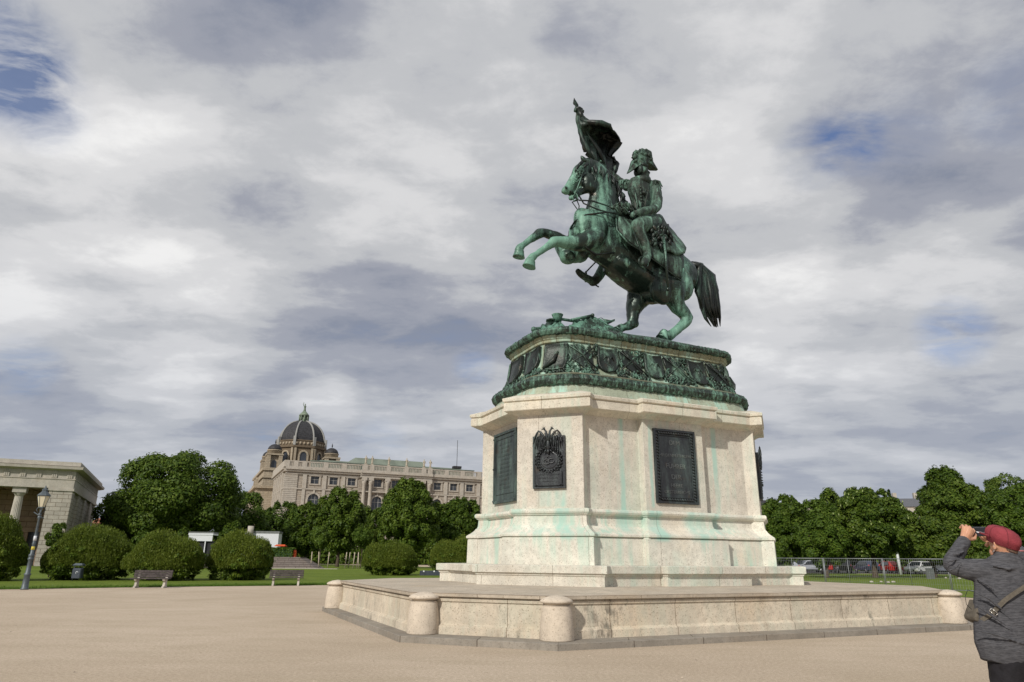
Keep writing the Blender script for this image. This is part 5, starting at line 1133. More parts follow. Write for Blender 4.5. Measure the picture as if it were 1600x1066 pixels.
# harness: reins, breast strap, bridle
m = MB()
def strap(m, pts, r=.028): m.tube([at(*q) for q in pts], r, 6)
strap(m, [(897, 308, -.2), (905, 313, -.45), (925, 314, -.62), (950, 322, -.66), (985, 334, -.55)]); strap(m, [(903, 303, -.2), (912, 318, -.5), (935, 328, -.72), (965, 335, -.75), (990, 336, -.6)])
strap(m, [(901, 312, -.1), (905, 322, -.3), (903, 333, -.3)], .02); strap(m, [(903, 313, .1), (894, 316, .05), (904, 330, -.1)], .02)
m.build('reins', m_darkbr, stat)
m = MB(); strap(m, [(978, 333, -.74), (945, 332, -.80), (915, 336, -.66), (898, 346, -.40), (891, 358, 0)], .03); strap(m, [(930, 400, -.66), (915, 385, -.72), (903, 365, -.55)], .03); strap(m, [(960, 395, -.76), (932, 398, -.7), (915, 388, -.6)], .035)
m.build('breast_strap', m_darkbr, stat)
m = MB()
for sg in (-1,):
    strap(m, [(914, 256, sg * .2), (908, 278, sg * .34), (901, 297, sg * .25), (896, 307, sg * .2)], .022); strap(m, [(912, 262, sg * .22), (903, 268, sg * .28), (899, 262, 0)], .022)
    strap(m, [(909, 277, sg * .33), (900, 286, sg * .26), (893, 281, 0)], .022); strap(m, [(925, 262, sg * .27), (931, 280, sg * .33), (924, 301, sg * .2)], .022)
    strap(m, [(897, 300, sg * .19), (902, 305, sg * .24), (903, 311, sg * .22), (897, 314, sg * .16), (894, 308, sg * .18), (899, 303, sg * .2)], .025)
rr = random.Random(3)
for i in range(26):   # ornament and veins over the face
    px = rr.uniform(896, 913); py = 263 + (913 - px) * 1.25 + rr.uniform(-5, 5); m.ell(tuple(at(px, py, -.27 - .02 * rr.random())), (.05, .03, .03), 4)
m.build('bridle', m_horse, stat)
# saddle cloth: curved panel over the barrel and rump, with a hem
def draped(rows, name, th=.06, parent=stat, mat=None, amp=.02):
    """rows of (px,py,ly) joined into a thick cloth"""
    g = []
    for r_ in rows:
        P = [at(*q) for q in r_]; o = []
        for i in range(len(P) - 1):
            p0, p1, p2, p3 = P[max(i - 1, 0)], P[i], P[i + 1], P[min(i + 2, len(P) - 1)]
            for s in range(4): t = s / 4; o.append(.5 * ((2 * p1) + (p2 - p0) * t + (2 * p0 - 5 * p1 + 4 * p2 - p3) * t * t + (3 * p1 - p0 - 3 * p2 + p3) * t ** 3))
        o.append(P[-1]); g.append(o)
    G = []
    for j in range(len(g) - 1):
        for s in range(4):
            t = s / 4; G.append([a.lerp(b, t) for a, b in zip(g[j], g[j + 1])])
    G.append(g[-1]); nr, nc = len(G), len(G[0]); m = MB(); v = []; f = []
    nn = []
    for j in range(nr):
        for i in range(nc):
            du = G[j][min(i + 1, nc - 1)] - G[j][max(i - 1, 0)]; dv = G[min(j + 1, nr - 1)][i] - G[max(j - 1, 0)][i]; n = du.cross(dv); n = n.normalized() if n.length > 1e-6 else Vector((0, -1, 0))
            if n.y > 0: n = -n
            nn.append(n)
    for s in (1, 0):
        for j in range(nr):
            for i in range(nc):
                e = 1.0 if 0 < j < nr - 1 and 0 < i < nc - 1 else .6
                v.append(G[j][i] + nn[j * nc + i] * (th * s * e + amp * math.sin(i * 1.3 + j * .5) * (.4 + .6 * j / nr)))
    o = nr * nc
    for j in range(nr - 1):
        for i in range(nc - 1): a = j * nc + i; f.append((a, a + 1, a + nc + 1, a + nc)); f.append((a + o + nc, a + nc + 1 + o, a + 1 + o, a + o))
    for i in range(nc - 1): f.append((i + 1, i, i + o, i + 1 + o)); a = (nr - 1) * nc + i; f.append((a, a + 1, a + 1 + o, a + o))
    for j in range(nr - 1): a = j * nc; f.append((a, a + nc, a + nc + o, a + o)); a += nc - 1; f.append((a + nc, a, a + o, a + nc + o))
    m.add(v, f, True); return m.build(name, mat or m_rider, parent)
draped([[(972, 322, -.30), (990, 338, -.45), (1020, 352, -.55), (1045, 372, -.50), (1068, 400, -.35)],
        [(966, 340, -.72), (984, 356, -.84), (1010, 374, -.86), (1042, 392, -.84), (1068, 410, -.72)],
        [(965, 360, -.80), (980, 372, -.92), (1004, 388, -.92), (1042, 404, -.94), (1067, 425, -.84)],
        [(983, 380, -.92), (992, 385, -.95), (1003, 392, -.96), (1028, 410, -.96), (1064, 438, -.86)]], 'saddle_cloth', .05)
draped([[(972, 322, .20), (990, 338, .30), (1020, 352, .35), (1045, 372, .3), (1068, 400, .25)], [(966, 340, .75), (984, 356, .84), (1010, 374, .86), (1042, 392, .84), (1068, 410, .72)]], 'saddle_cloth', .05)
m = MB(); m.tube([at(*q) for q in ((963, 342, -.80), (964, 360, -.88), (982, 380, -1.0), (1003, 393, -1.02), (1028, 411, -1.02), (1064, 439, -.92), (1068, 420, -.84))], .03, 6); m.build('saddle_cloth_hem', m_horse, stat)
# ---- rider: body in tunic and boots as one skin
m = MB()
sweep(m, [(1003, 350, -.25, 24, .8), (1003, 335, -.22, 18, .70), (1003, 318, -.20, 19, .66), (1001, 303, -.18, 23, .60), (1001, 294, -.15, 22, .58)])              # trunk
sweep(m, [(980, 291, .10, 8), (1001, 288, -.1, 9), (1021, 291, -.25, 8)])                                                                                          # shoulders
sweep(m, [(1003, 289, -.1, 7.0), (1003, 281, -.1, 5.6), (1003, 272, -.1, 7.0)])                                                                                    # neck
blobp(m, 1003, 267, -.10, 9.5, 12, .23); blobp(m, 1008, 275, -.12, 6.0, 6.0, .15)
sweep(m, [(1010.5, 267, -.13, 2.2), (1014.2, 270.2, -.14, 2.0)]); blobp(m, 1011.5, 277.5, -.13, 3.2, 3.0, .11); blobp(m, 1012.3, 273.6, -.13, 1.9, 1.3, .08)       # nose chin lips
sweep(m, [(1023, 293, -.25, 8.5), (1027, 307, -.40, 8.0), (1027, 321, -.58, 7.6), (1023, 327, -.72, 7.0)])                                                        # left upper arm
sweep(m, [(1023, 327, -.72, 7.0), (1010, 329, -.92, 6.4), (998, 333, -.98, 6.0)]); 
sweep(m, [(980, 291, .12, 8.0), (970, 286, .50, 7.0), (962, 279, .85, 6.5)]); sweep(m, [(962, 279, .85, 6.5), (950, 270, .85, 5.6), (938, 262, .80, 5.0)])         # right arm to the flag
sweep(m, [(1018, 350, -.40, 17), (1008, 351, -.75, 14.5), (997, 353, -1.02, 11.5)]); sweep(m, [(996, 354, -1.02, 11.0), (1001, 368, -1.06, 9.2), (1008, 385, -1.08, 7.4), (1012, 398, -1.08, 6.2)])
sweep(m, [(1012, 399, -1.08, 6.5), (1010, 405, -1.22, 6.2), (1007, 409, -1.42, 5.4), (1005, 411, -1.58, 4.4)])
blobp(m, 997, 352, -1.04, 11.5, 10.5, .22)
sweep(m, [(1000, 352, .4, 15), (985, 362, .85, 12), (968, 372, 1.08, 10.5)]); sweep(m, [(968, 372, 1.08, 10.5), (955, 395, 1.10, 9.5), (945, 415, 1.10, 8.8), (934, 434, 1.10, 7.6), (926, 441, 1.10, 7.0)])
sweep(m, [(927, 440, 1.10, 6.6), (919, 436, 1.06, 6.0), (908, 429, 1.02, 5.6), (903, 424, 1.0, 4.6)])
rider = fuse(m, 'rider', m_rider, stat, .028, 2, .5, .014, 3.5)
m = MB(); blobp(m, 997.5, 267, -.12, 5.5, 9.5, .25); blobp(m, 1003, 261, -.12, 9.0, 5.5, .26); m.build('hair', m_darkbr, rider)
# hands
def hand(m, P, D, Up, L_, curl, side=1):
    """palm and five separate bent fingers; P wrist, D along the palm, Up back of the hand"""
    D = D.normalized(); Up = (Up - D * Up.dot(D)).normalized(); S = D.cross(Up).normalized() * side
    m.tube([P - D * L_ * .15, P + D * L_ * .2, P + D * L_ * .45], [L_ * .17, L_ * .22, L_ * .2], 8, flat=1.15)
    for i in range(4):
        b = P + D * L_ * .42 + S * L_ * (.17 - .115 * i); ln = L_ * (.42, .47, .44, .35)[i]; d = D.copy(); q = [b]; r_ = [L_ * .072]
        for k_ in range(3): d = (d * math.cos(curl) - Up * math.sin(curl)).normalized(); q.append(q[-1] + d * ln * (.45, .32, .23)[k_]); r_.append(L_ * (.068, .060, .045)[k_]); d = d
        dd = D.copy(); q = [b]
        for k_ in range(3):
            a_ = curl * (k_ + 1) * .75; dd = D * math.cos(a_) - Up * math.sin(a_); q.append(q[-1] + dd * ln * (.45, .32, .23)[k_])
        m.tube(q, r_, 7)
    b = P + D * L_ * .12 + S * L_ * .2; t1 = (D * .6 + S * .6 - Up * .3).normalized(); t2 = (D * .9 - Up * .5 + S * .0).normalized(); m.tube([b, b + t1 * L_ * .25, b + t1 * L_ * .25 + t2 * L_ * .22], [L_ * .09, L_ * .075, L_ * .05], 7)
m = MB(); hand(m, at(999, 332.5, -.98), at(988, 333, -.98) - at(999, 332.5, -.98), Vector((0, -.6, .8)), .48, .8)
hand(m, at(940, 263, .8), at(932, 257, .75) - at(940, 263, .8), Vector((0, .9, .4)), .48, 1.1, -1); m.build('hands', m_rider, rider)
# uniform details
m = MB()
for i in range(7): m.ell(tuple(at(1001 + i * .3, 292 + i * 5.2, -.55)), (.045, .035, .045), 5)
m.ell(tuple(at(1007, 301, -.56)), (.10, .04, .10), 6); m.ell(tuple(at(1007, 301, -.60)), (.05, .04, .05), 6)
for s_ in (-1, 1): m.tube([at(1002 + s_ * 12, 291, -.42), at(1002 + s_ * 9, 305, -.60), at(1002 + s_ * 6, 320, -.60), at(1002 + s_ * 8, 334, -.55)], .035, 5)
m.tube([at(986, 292, -.25), at(994, 310, -.56), at(1006, 330, -.62)], .05, 6, flat=1.5)
m.build('coat_trim', m_rider, rider)
m = MB(); m.lathe([(0, .30), (.10, .36), (.24, .34), (.25, .30)], 14, c=tuple(at(1003, 290, -.12))); m.build('collar', m_rider, rider)
m = MB()
for (px, py, ly) in ((979, 290, .12), (1024, 291, -.28)):
    c = at(px, py, ly); m.ell(tuple(c + Vector((0, 0, .14))), (.24, .2, .07), 6)
    for i in range(9): a = i * .7; m.tube([c + Vector((.2 * math.cos(a), .17 * math.sin(a), .12)), c + Vector((.26 * math.cos(a), .22 * math.sin(a), -.05))], .03, 4)
m.build('epaulettes', m_rider, rider)
# bicorne hat worn front and back, feather tuft
m = MB()
hc = at(1004, 262, -.1)
def hatring(w, h0, h1, y): return None
pl = [(980, 271), (985, 268.5), (991, 264.5), (998, 260), (1006, 258.5), (1013, 259.5), (1019, 264), (1027, 266.2)]; tp = [(980.3, 270.2), (986.5, 260), (991, 248), (997.5, 240), (1005, 238.5), (1012.5, 243), (1016.5, 256), (1026.5, 265.2)]
rs = []
for sgn, ly0 in ((1, 0),):
    lo_, hi_ = [], []
for side in (-1, 1):
    g = []
    for i in range(8):
        k_ = math.sin(math.pi * i / 7) ** .7; a, b = at(*pl[i], -.1), at(*tp[i], -.1); row = []
        for j in range(6): t = j / 5; row.append(a.lerp(b, t) + Vector((0, side * (.05 + .17 * k_ + .05 * k_ * t), 0)))
        g.append(row)
    v = [p for r_ in g for p in r_]; f = [(i * 6 + j, (i + 1) * 6 + j, (i + 1) * 6 + j + 1, i * 6 + j + 1) for i in range(7) for j in range(5)]
    if side > 0: f = [q[::-1] for q in f]
    m.add(v, f, True)
    rs.append(g)
v = []; f = []
for i in range(8): v += [rs[0][i][0], rs[1][i][0], rs[0][i][5], rs[1][i][5]]
for i in range(7): f.append((i * 4, i * 4 + 1, i * 4 + 5, i * 4 + 4)); f.append((i * 4 + 2, i * 4 + 6, i * 4 + 7, i * 4 + 3))
f.append((0, 2, 3, 1)); f.append((28, 29, 31, 30)); m.add(v, f, True)
hat = m.build('bicorne_hat', m_rider, rider)
m = MB(); rr = random.Random(6)
for i in range(90):
    px = rr.uniform(990, 1018); u = (px - 1004) / 14; py = 239 + 6 * u * u + rr.uniform(-5, 9); m.ell(tuple(at(px, py, -.1 + rr.uniform(-.25, .25))), (.10, .06, .06), 4, Matrix.Rotation(rr.uniform(0, 6), 4, 'Y') @ Matrix.Rotation(rr.uniform(0, 3), 4, 'Z'), 6)
for i in range(10): px = 993 + i * 2.4; m.tube([at(px, 242, -.1), at(px + rr.uniform(-2, 2), 231.5 + abs(px - 1004) * .28, -.15)], [.07, .02], 5)
m.build('feather_tuft', m_rider, hat)
# coat skirts and cloak behind the saddle
draped([[(1018, 336, -.35), (1026, 335, -.30), (1030, 338, .1)], [(1020, 354, -.62), (1034, 350, -.45), (1043, 353, .1)], [(1024, 374, -.86), (1042, 367, -.70), (1055, 371, .1)], [(1036, 392, -.92), (1056, 386, -.80), (1071, 391, -.05)], [(1050, 398, -.92), (1064, 398, -.80), (1070, 396, -.15)]], 'coat_skirt', .08, rider, m_rider, .075)
m = MB(); rr = random.Random(12)
for i in range(34):
    px, py = rr.uniform(1018, 1046), rr.uniform(350, 380); a = at(px, py, -.92 - .08 * rr.random()); b = at(px + rr.uniform(-8, 8), py + rr.uniform(5, 14), -.98); m.tube([a, a.lerp(b, .5) + Vector((0, -.06, 0)), b], [.06, .07, .02], 5)
m.build('sabretache', m_darkbr, rider)
m = MB(); m.tube([at(1036, 368, -1.02), at(1040, 400, -1.08), at(1043.5, 452, -1.10)], [.055, .05, .04], 8); m.ell(tuple(at(1043.5, 452, -1.10)), (.07, .06, .08), 6); m.tube([at(1030, 368, -1.03), at(1036, 366, -1.05), at(1042, 370, -1.03)], .04, 5); m.tube([at(1036, 368, -1.0), at(1028, 356, -1.05), at(1031, 350, -1.03)], [.05, .045, .05], 6)
m.build('sword', m_horse, rider)
# stirrups with leathers
for sgn, pts in ((-1, ((990, 362, -1.10), (998, 385, -1.14), (1005, 403, -1.2))), (1, ((952, 385, 1.2), (940, 400, 1.2), (915, 426, 1.15)))):
    m = MB(); m.tube([at(*q) for q in pts], .028, 5); c = at(*pts[-1]); Rg = []
    for i in range(14):
        a = 2 * math.pi * i / 14; Rg.append(c + Vector((.20 * math.cos(a) * (.9 if sgn < 0 else .3), .16 * math.cos(a) * (0 if sgn < 0 else 1), .19 * math.sin(a) - .16)))
    m.tube(Rg, .028, 5, closed=True); m.build('stirrup', m_horse if sgn < 0 else m_darkbr, stat)
m = MB(); m.tube([at(926, 443, 1.1), at(931, 446, 1.1), at(935.5, 448.5, 1.1)], [.035, .025, .03], 5); m.build('spur', m_darkbr, rider)
# rider's loose scarf on the horse's neck
m = MB(); rr = random.Random(21)
for i in range(12):
    px = 952 + i * 2.6; m.tube([at(px, 326 + rr.uniform(-3, 3), -.72), at(px + 8, 322 + rr.uniform(-6, 6), -.82), at(px + 15, 331 + rr.uniform(-4, 5), -.78), at(px + 22, 326, -.6)], .04, 5)
m.build('saddle_bow', m_rider, stat)
# flag: pole, spear point, knot and the billowing cloth
m = MB(); m.tube([at(901, 167, .75), at(903, 185, .75), at(912, 225, .78), at(926, 252, .80), at(944, 276, .80)], .055, 8); pole = m.build('flag_pole', m_darkbr, stat)
m = MB(); a, b = at(901, 168, .75), at(897, 153, .75); s = mpp(a); d = (b - a)
rs = []
for t, w in ((-.1, .8), (.0, 2.6), (.10, 2.8), (.13, 2.0), (.28, 5.2), (.45, 4.4), (.75, 2.2), (1.0, .15)):
    c = a + d * t; rs.append([tuple(c + Vector((w * s * math.cos(2 * math.pi * j / 8), .35 * w * s * math.sin(2 * math.pi * j / 8), 0))) for j in range(8)])
m.rings(rs, True); m.build('spear_point', m_darkbr, pole)
m = MB(); m.ell(tuple(at(904, 172, .7)), (.19, .16, .12), 8); m.ell(tuple(at(899.5, 172.5, .7)), (.08, .1, .08), 6); m.ell(tuple(at(909.5, 174.5, .65)), (.09, .1, .08), 6); m.tube([at(905, 173, .65), at(908, 182, .62), at(914, 190, .6)], [.12, .11, .04], 6); m.build('bow_knot', m_darkbr, pole)
flag_rows = [  # left to right, top to bottom; ly gives the billow towards and away from the street
 [(900, 177, .75), (903, 178, .72), (906, 179, .70), (909, 181, .70), (910, 182, .72), (911, 183, .75)],
 [(901, 190, .75), (906, 190, .60), (910, 190, .52), (914, 190, .48), (917, 190.3, .55), (920, 190.8, .68)],
 [(902, 199, .75), (911, 196, .50), (924, 193.5, .25), (938, 192.5, .10), (950, 195, .05), (956, 199, .15)],
 [(903, 207, .75), (913, 203, .62), (927, 199, .50), (940, 199, .42), (951, 202, .30), (958, 205, .20)],
 [(904, 214, .76), (915, 212, .80), (928, 209, .95), (944, 208, .95), (956, 211, .75), (965, 215, .55)],
 [(907, 223, .78), (917, 222, .70), (931, 220, 1.0), (946, 219, 1.1), (960, 220, .85), (972, 223.5, .65)],
 [(909.5, 230, .79), (920, 231, .62), (933, 231, .85), (946, 231, 1.05), (957, 232, .95), (966, 234, .80)],
 [(915, 239, .80), (925, 241, .60), (936, 242, .80), (946, 243, 1.0), (952, 244, .95), (957, 245, .85)],
 [(920, 247, .80), (931, 250, .62), (942, 251, .78), (952, 252, .95), (960, 253, .95), (968.5, 256, .90)],
 [(930, 258, .80), (938, 260, .66), (946, 262, .76), (954, 264, .90), (960, 266, .92), (965, 267, .90)],
 [(938, 268, .82), (944, 270, .75), (949, 272, .80), (954, 273, .88), (958, 274, .90), (961, 274, .90)]]
draped(flag_rows, 'flag', .05, pole, m_darkbr, .07)
m = MB(); m.tube([at(*q) for q in ((906, 186, .55), (914, 190, .45), (925, 191.5, .20), (940, 192.5, .02), (952, 196.5, .0), (957, 203, .10))], [.04, .07, .10, .11, .08, .03], 8); m.tube([at(*q) for q in ((904, 195, .65), (909, 214, .66), (917, 232, .60), (926, 248, .58))], [.03, .09, .10, .05], 7)
m.tube([at(*q) for q in ((908, 192, .6), (920, 212, .7), (936, 236, .62), (946, 262, .68))], [.03, .07, .09, .05], 7); m.build('flag_folds', m_darkbr, pole)
# ================================================================ LAMP
m_iron = plain('grey_painted_iron', (.09, .11, .125), .5, .3, .5, var=.25, scale=5)
m_lglass = NB('lamp_glass', .25, 0, .5); m_lglass.color((.62, .57, .42)); m_lglass = m_lglass.m
b0 = gr(38, 921.5); lamp = thing('street_lamp', 'old grey iron street lamp with a lantern head at the left edge of the lawn', 'street lamp', (b0.x, b0.y, 0))
m = MB(); m.lathe([(0, .17), (.06, .17), (.08, .145), (.62, .125), (.66, .15), (.70, .15), (.74, .105), (1.30, .09), (1.34, .125), (1.40, .125), (1.44, .09), (1.50, .12), (1.56, .12), (1.6, .075), (2.0, .068), (2.05, .085), (2.1, .066), (3.2, .050), (3.25, .085), (3.31, .085), (3.35, .045), (3.62, .04)], 16); m.build('post', m_iron, lamp)
m = MB(); m.tube([(-.32, 0, 3.52), (.22, 0, 3.22)], .022, 6); m.ell((-.02, 0, 3.40), (.10, .07, .10), 6)
for a in range(4): m.tube([(.05 * math.cos(a * 1.571 + .78), .05 * math.sin(a * 1.571 + .78), 3.45), (.19 * math.cos(a * 1.571 + .78), .19 * math.sin(a * 1.571 + .78), 3.62), (.12 * math.cos(a * 1.571 + .78), .12 * math.sin(a * 1.571 + .78), 3.76)], .016, 5)
m.build('ladder_bar', m_iron, lamp)
m = MB(); ang = R(20)
def hexr(r, z, n=6): return [(r * math.cos(2 * math.pi * i / n + ang), r * math.sin(2 * math.pi * i / n + ang), z) for i in range(n)]
m.rings([hexr(.13, 3.76), hexr(.255, 4.28)]); head = m.build('lantern_glass', m_lglass, lamp)
m = MB(); m.rings([hexr(.15, 3.72), hexr(.15, 3.765)]); m.rings([hexr(.28, 4.27), hexr(.30, 4.31), hexr(.28, 4.33), hexr(.12, 4.50), hexr(.12, 4.56), hexr(.15, 4.575), hexr(.05, 4.66), hexr(.02, 4.78)])
for i in range(6): a = 2 * math.pi * i / 6 + ang; m.tube([(.13 * math.cos(a), .13 * math.sin(a), 3.76), (.262 * math.cos(a), .262 * math.sin(a), 4.28)], .012, 4)
m.build('lantern_frame', m_iron, lamp)
m = MB(); m.lathe([(1.78, .0745), (1.93, .073)], 12); m.build('sticker', plain('yellow_sticker', (.6, .5, .08)), lamp)
m = MB(); m.lathe([(2.2, .068), (2.42, .066)], 12); m.build('sticker', m_white, lamp)
# ---- benches
m_plank = plain('bench_plank', (.075, .062, .06), .8, var=.35, scale=8, bump=.4); m_conc = stone('bench_concrete', (.52, .48, .42), dark=.3)
def bench(label, loc, rz):
    t = thing('park_bench', label, 'bench', loc, rz, 'benches at the edge of the lawn')
    for y in (-.21, -.07, .07): m = MB(); m.rbox(0, y, .43, .48, .93, .058, 0, .008); m.build('seat_plank', m_plank, t)
    for z in (.495, .615, .735): m = MB(); m.box(-.93, .93, .23 + (z - .6) * .25, .265 + (z - .6) * .25, z, z + .112); m.build('back_plank', m_plank, t, bevel=.008)
    for x in (-.68, .68):
        m = MB(); m.prism([(-.26, 0), (.30, 0), (.22, .12), (.20, .40), (.27, .50), (.36, .84), (.31, .85), (.20, .50), (.15, .425), (-.25, .425), (-.22, .36), (-.05, .3), (-.14, .1), (-.26, .06)][::1], 0, x - .055, x + .055); m.build('support', m_conc, t, bevel=.006)
    return t
q = gr(237, 918.5); b1 = bench('wooden bench on concrete supports in front of the round bush, left one of two', (q.x, q.y - .2, 0), R(8))
q = gr(446, 915.5); bench('wooden bench at the lawn edge beside the middle round bush, right one of two', (q.x, q.y, 0), R(14))
# ---- litter bin
m_bin = plain('bin_grey', (.055, .065, .085), .5, .2, .4, var=.15)
q = gr(119, 908.5); t = thing('litter_bin', 'dark grey litter bin with an open hood standing before the widest bush', 'bin', (q.x, q.y, 0), R(6))
m = MB(); m.rbox(0, 0, .18, .78, .27, .20, 0, .05); m.build('body', m_bin, t, bevel=.01)
m = MB(); m.tube([(-.24, 0, 0), (-.24, 0, .95), (-.20, 0, 1.0), (.20, 0, 1.0), (.24, 0, .95), (.24, 0, .2)], .025, 7); m.build('frame', m_iron, t)
m = MB(); m.rings([[(.28 * c, .21 * s, .92) for c, s in ((1, -1), (1, 1), (-1, 1), (-1, -1))], [(.29 * c, .22 * s, .96) for c, s in ((1, -1), (1, 1), (-1, 1), (-1, -1))], [(.2 * c, .12 * s, 1.06) for c, s in ((1, -1), (1, 1), (-1, 1), (-1, -1))]]); m.build('hood', m_iron, t)
m = MB(); m.tube([(.06, -.206, .60), (-.01, -.207, .56), (-.03, -.207, .48), (.03, -.207, .42)], .018, 5); m.tube([(.02, -.206, .55), (.09, -.207, .56), (.12, -.207, .52)], .016, 5); m.build('emblem', m_white, t)
# ---- temporary fence panels
m_galv = plain('galvanised_steel', (.26, .275, .29), .5, .5, .5, var=.15, scale=3)
def fence_panel(label, a, b, first=[None]):
    a, b = Vector(a), Vector(b); d = b - a; rz = math.atan2(d.y, d.x); Ln = 3.42
    if first[0] is None:
        t = thing('fence_panel', label, 'fence', (a.x, a.y, 0), rz, 'temporary mesh fence panels right of the pedestal')
        m = MB()
        for x in (0.03, Ln - .03): m.tube([(x, 0, .04), (x, 0, 1.78)], .021, 8)
        for z in (.18, 1.75): m.tube([(.03, 0, z), (Ln - .03, 0, z)], .019, 8)
        m.build('frame', m_galv, t)
        m = MB(); m.tube([(Ln * .42, 0, .18), (Ln * .42, 0, 1.75)], .016, 6); m.build('middle_post', m_galv, t)
        m = MB(); x = .12
        while x < Ln - .05: m.box(x - .003, x + .003, -.003, .003, .18, 1.75); x += .11
        for z in (.45, .75, 1.05, 1.35, 1.6): m.box(.03, Ln - .03, -.003, .0025, z - .003, z + .003)
        m.build('wire_mesh', m_galv, t)
        m = MB(); m.rings([[(-.12, -.32, 0), (.12, -.32, 0), (.12, .32, 0), (-.12, .32, 0)], [(-.10, -.30, .14), (.10, -.30, .14), (.10, .30, .14), (-.10, .30, .14)]]); m.build('foot', m_conc, t)
        first[0] = t
    else: t = copy_thing(first[0], (a.x, a.y, 0), rz, label)
    t.scale = (d.length / Ln, 1, 1); return t
fp_ = [gr(1489, 928)]
for px, lab in ((1383, 0), (1290, 0), (1206, 0), (1120, 0)):
    d0 = ray(px, 905); k_ = d0.x / d0.y; P0 = fp_[-1]
    # next post 3.45 m on, along the ray of that column
    A_ = 1 + k_ * k_; B_ = -2 * (k_ * P0.x + P0.y); C_ = P0.x ** 2 + P0.y ** 2 - 3.45 ** 2; disc = max(B_ * B_ - 4 * A_ * C_, 0); yy = (-B_ + math.sqrt(disc)) / (2 * A_); fp_.append(Vector((k_ * yy, yy, 0)))
labs = ['mesh fence panel nearest the photographer', 'mesh fence panel in the middle, in front of the chestnut trunk', 'mesh fence panel nearest the pedestal', 'mesh fence panel mostly hidden behind the foot of the pedestal']
for i in range(3): fence_panel(labs[i], fp_[i + 1], fp_[i])
e = fp_[0] + Vector((3.2, -2.4, 0)); fence_panel('mesh fence panel behind the back of the photographer', fp_[0], e)
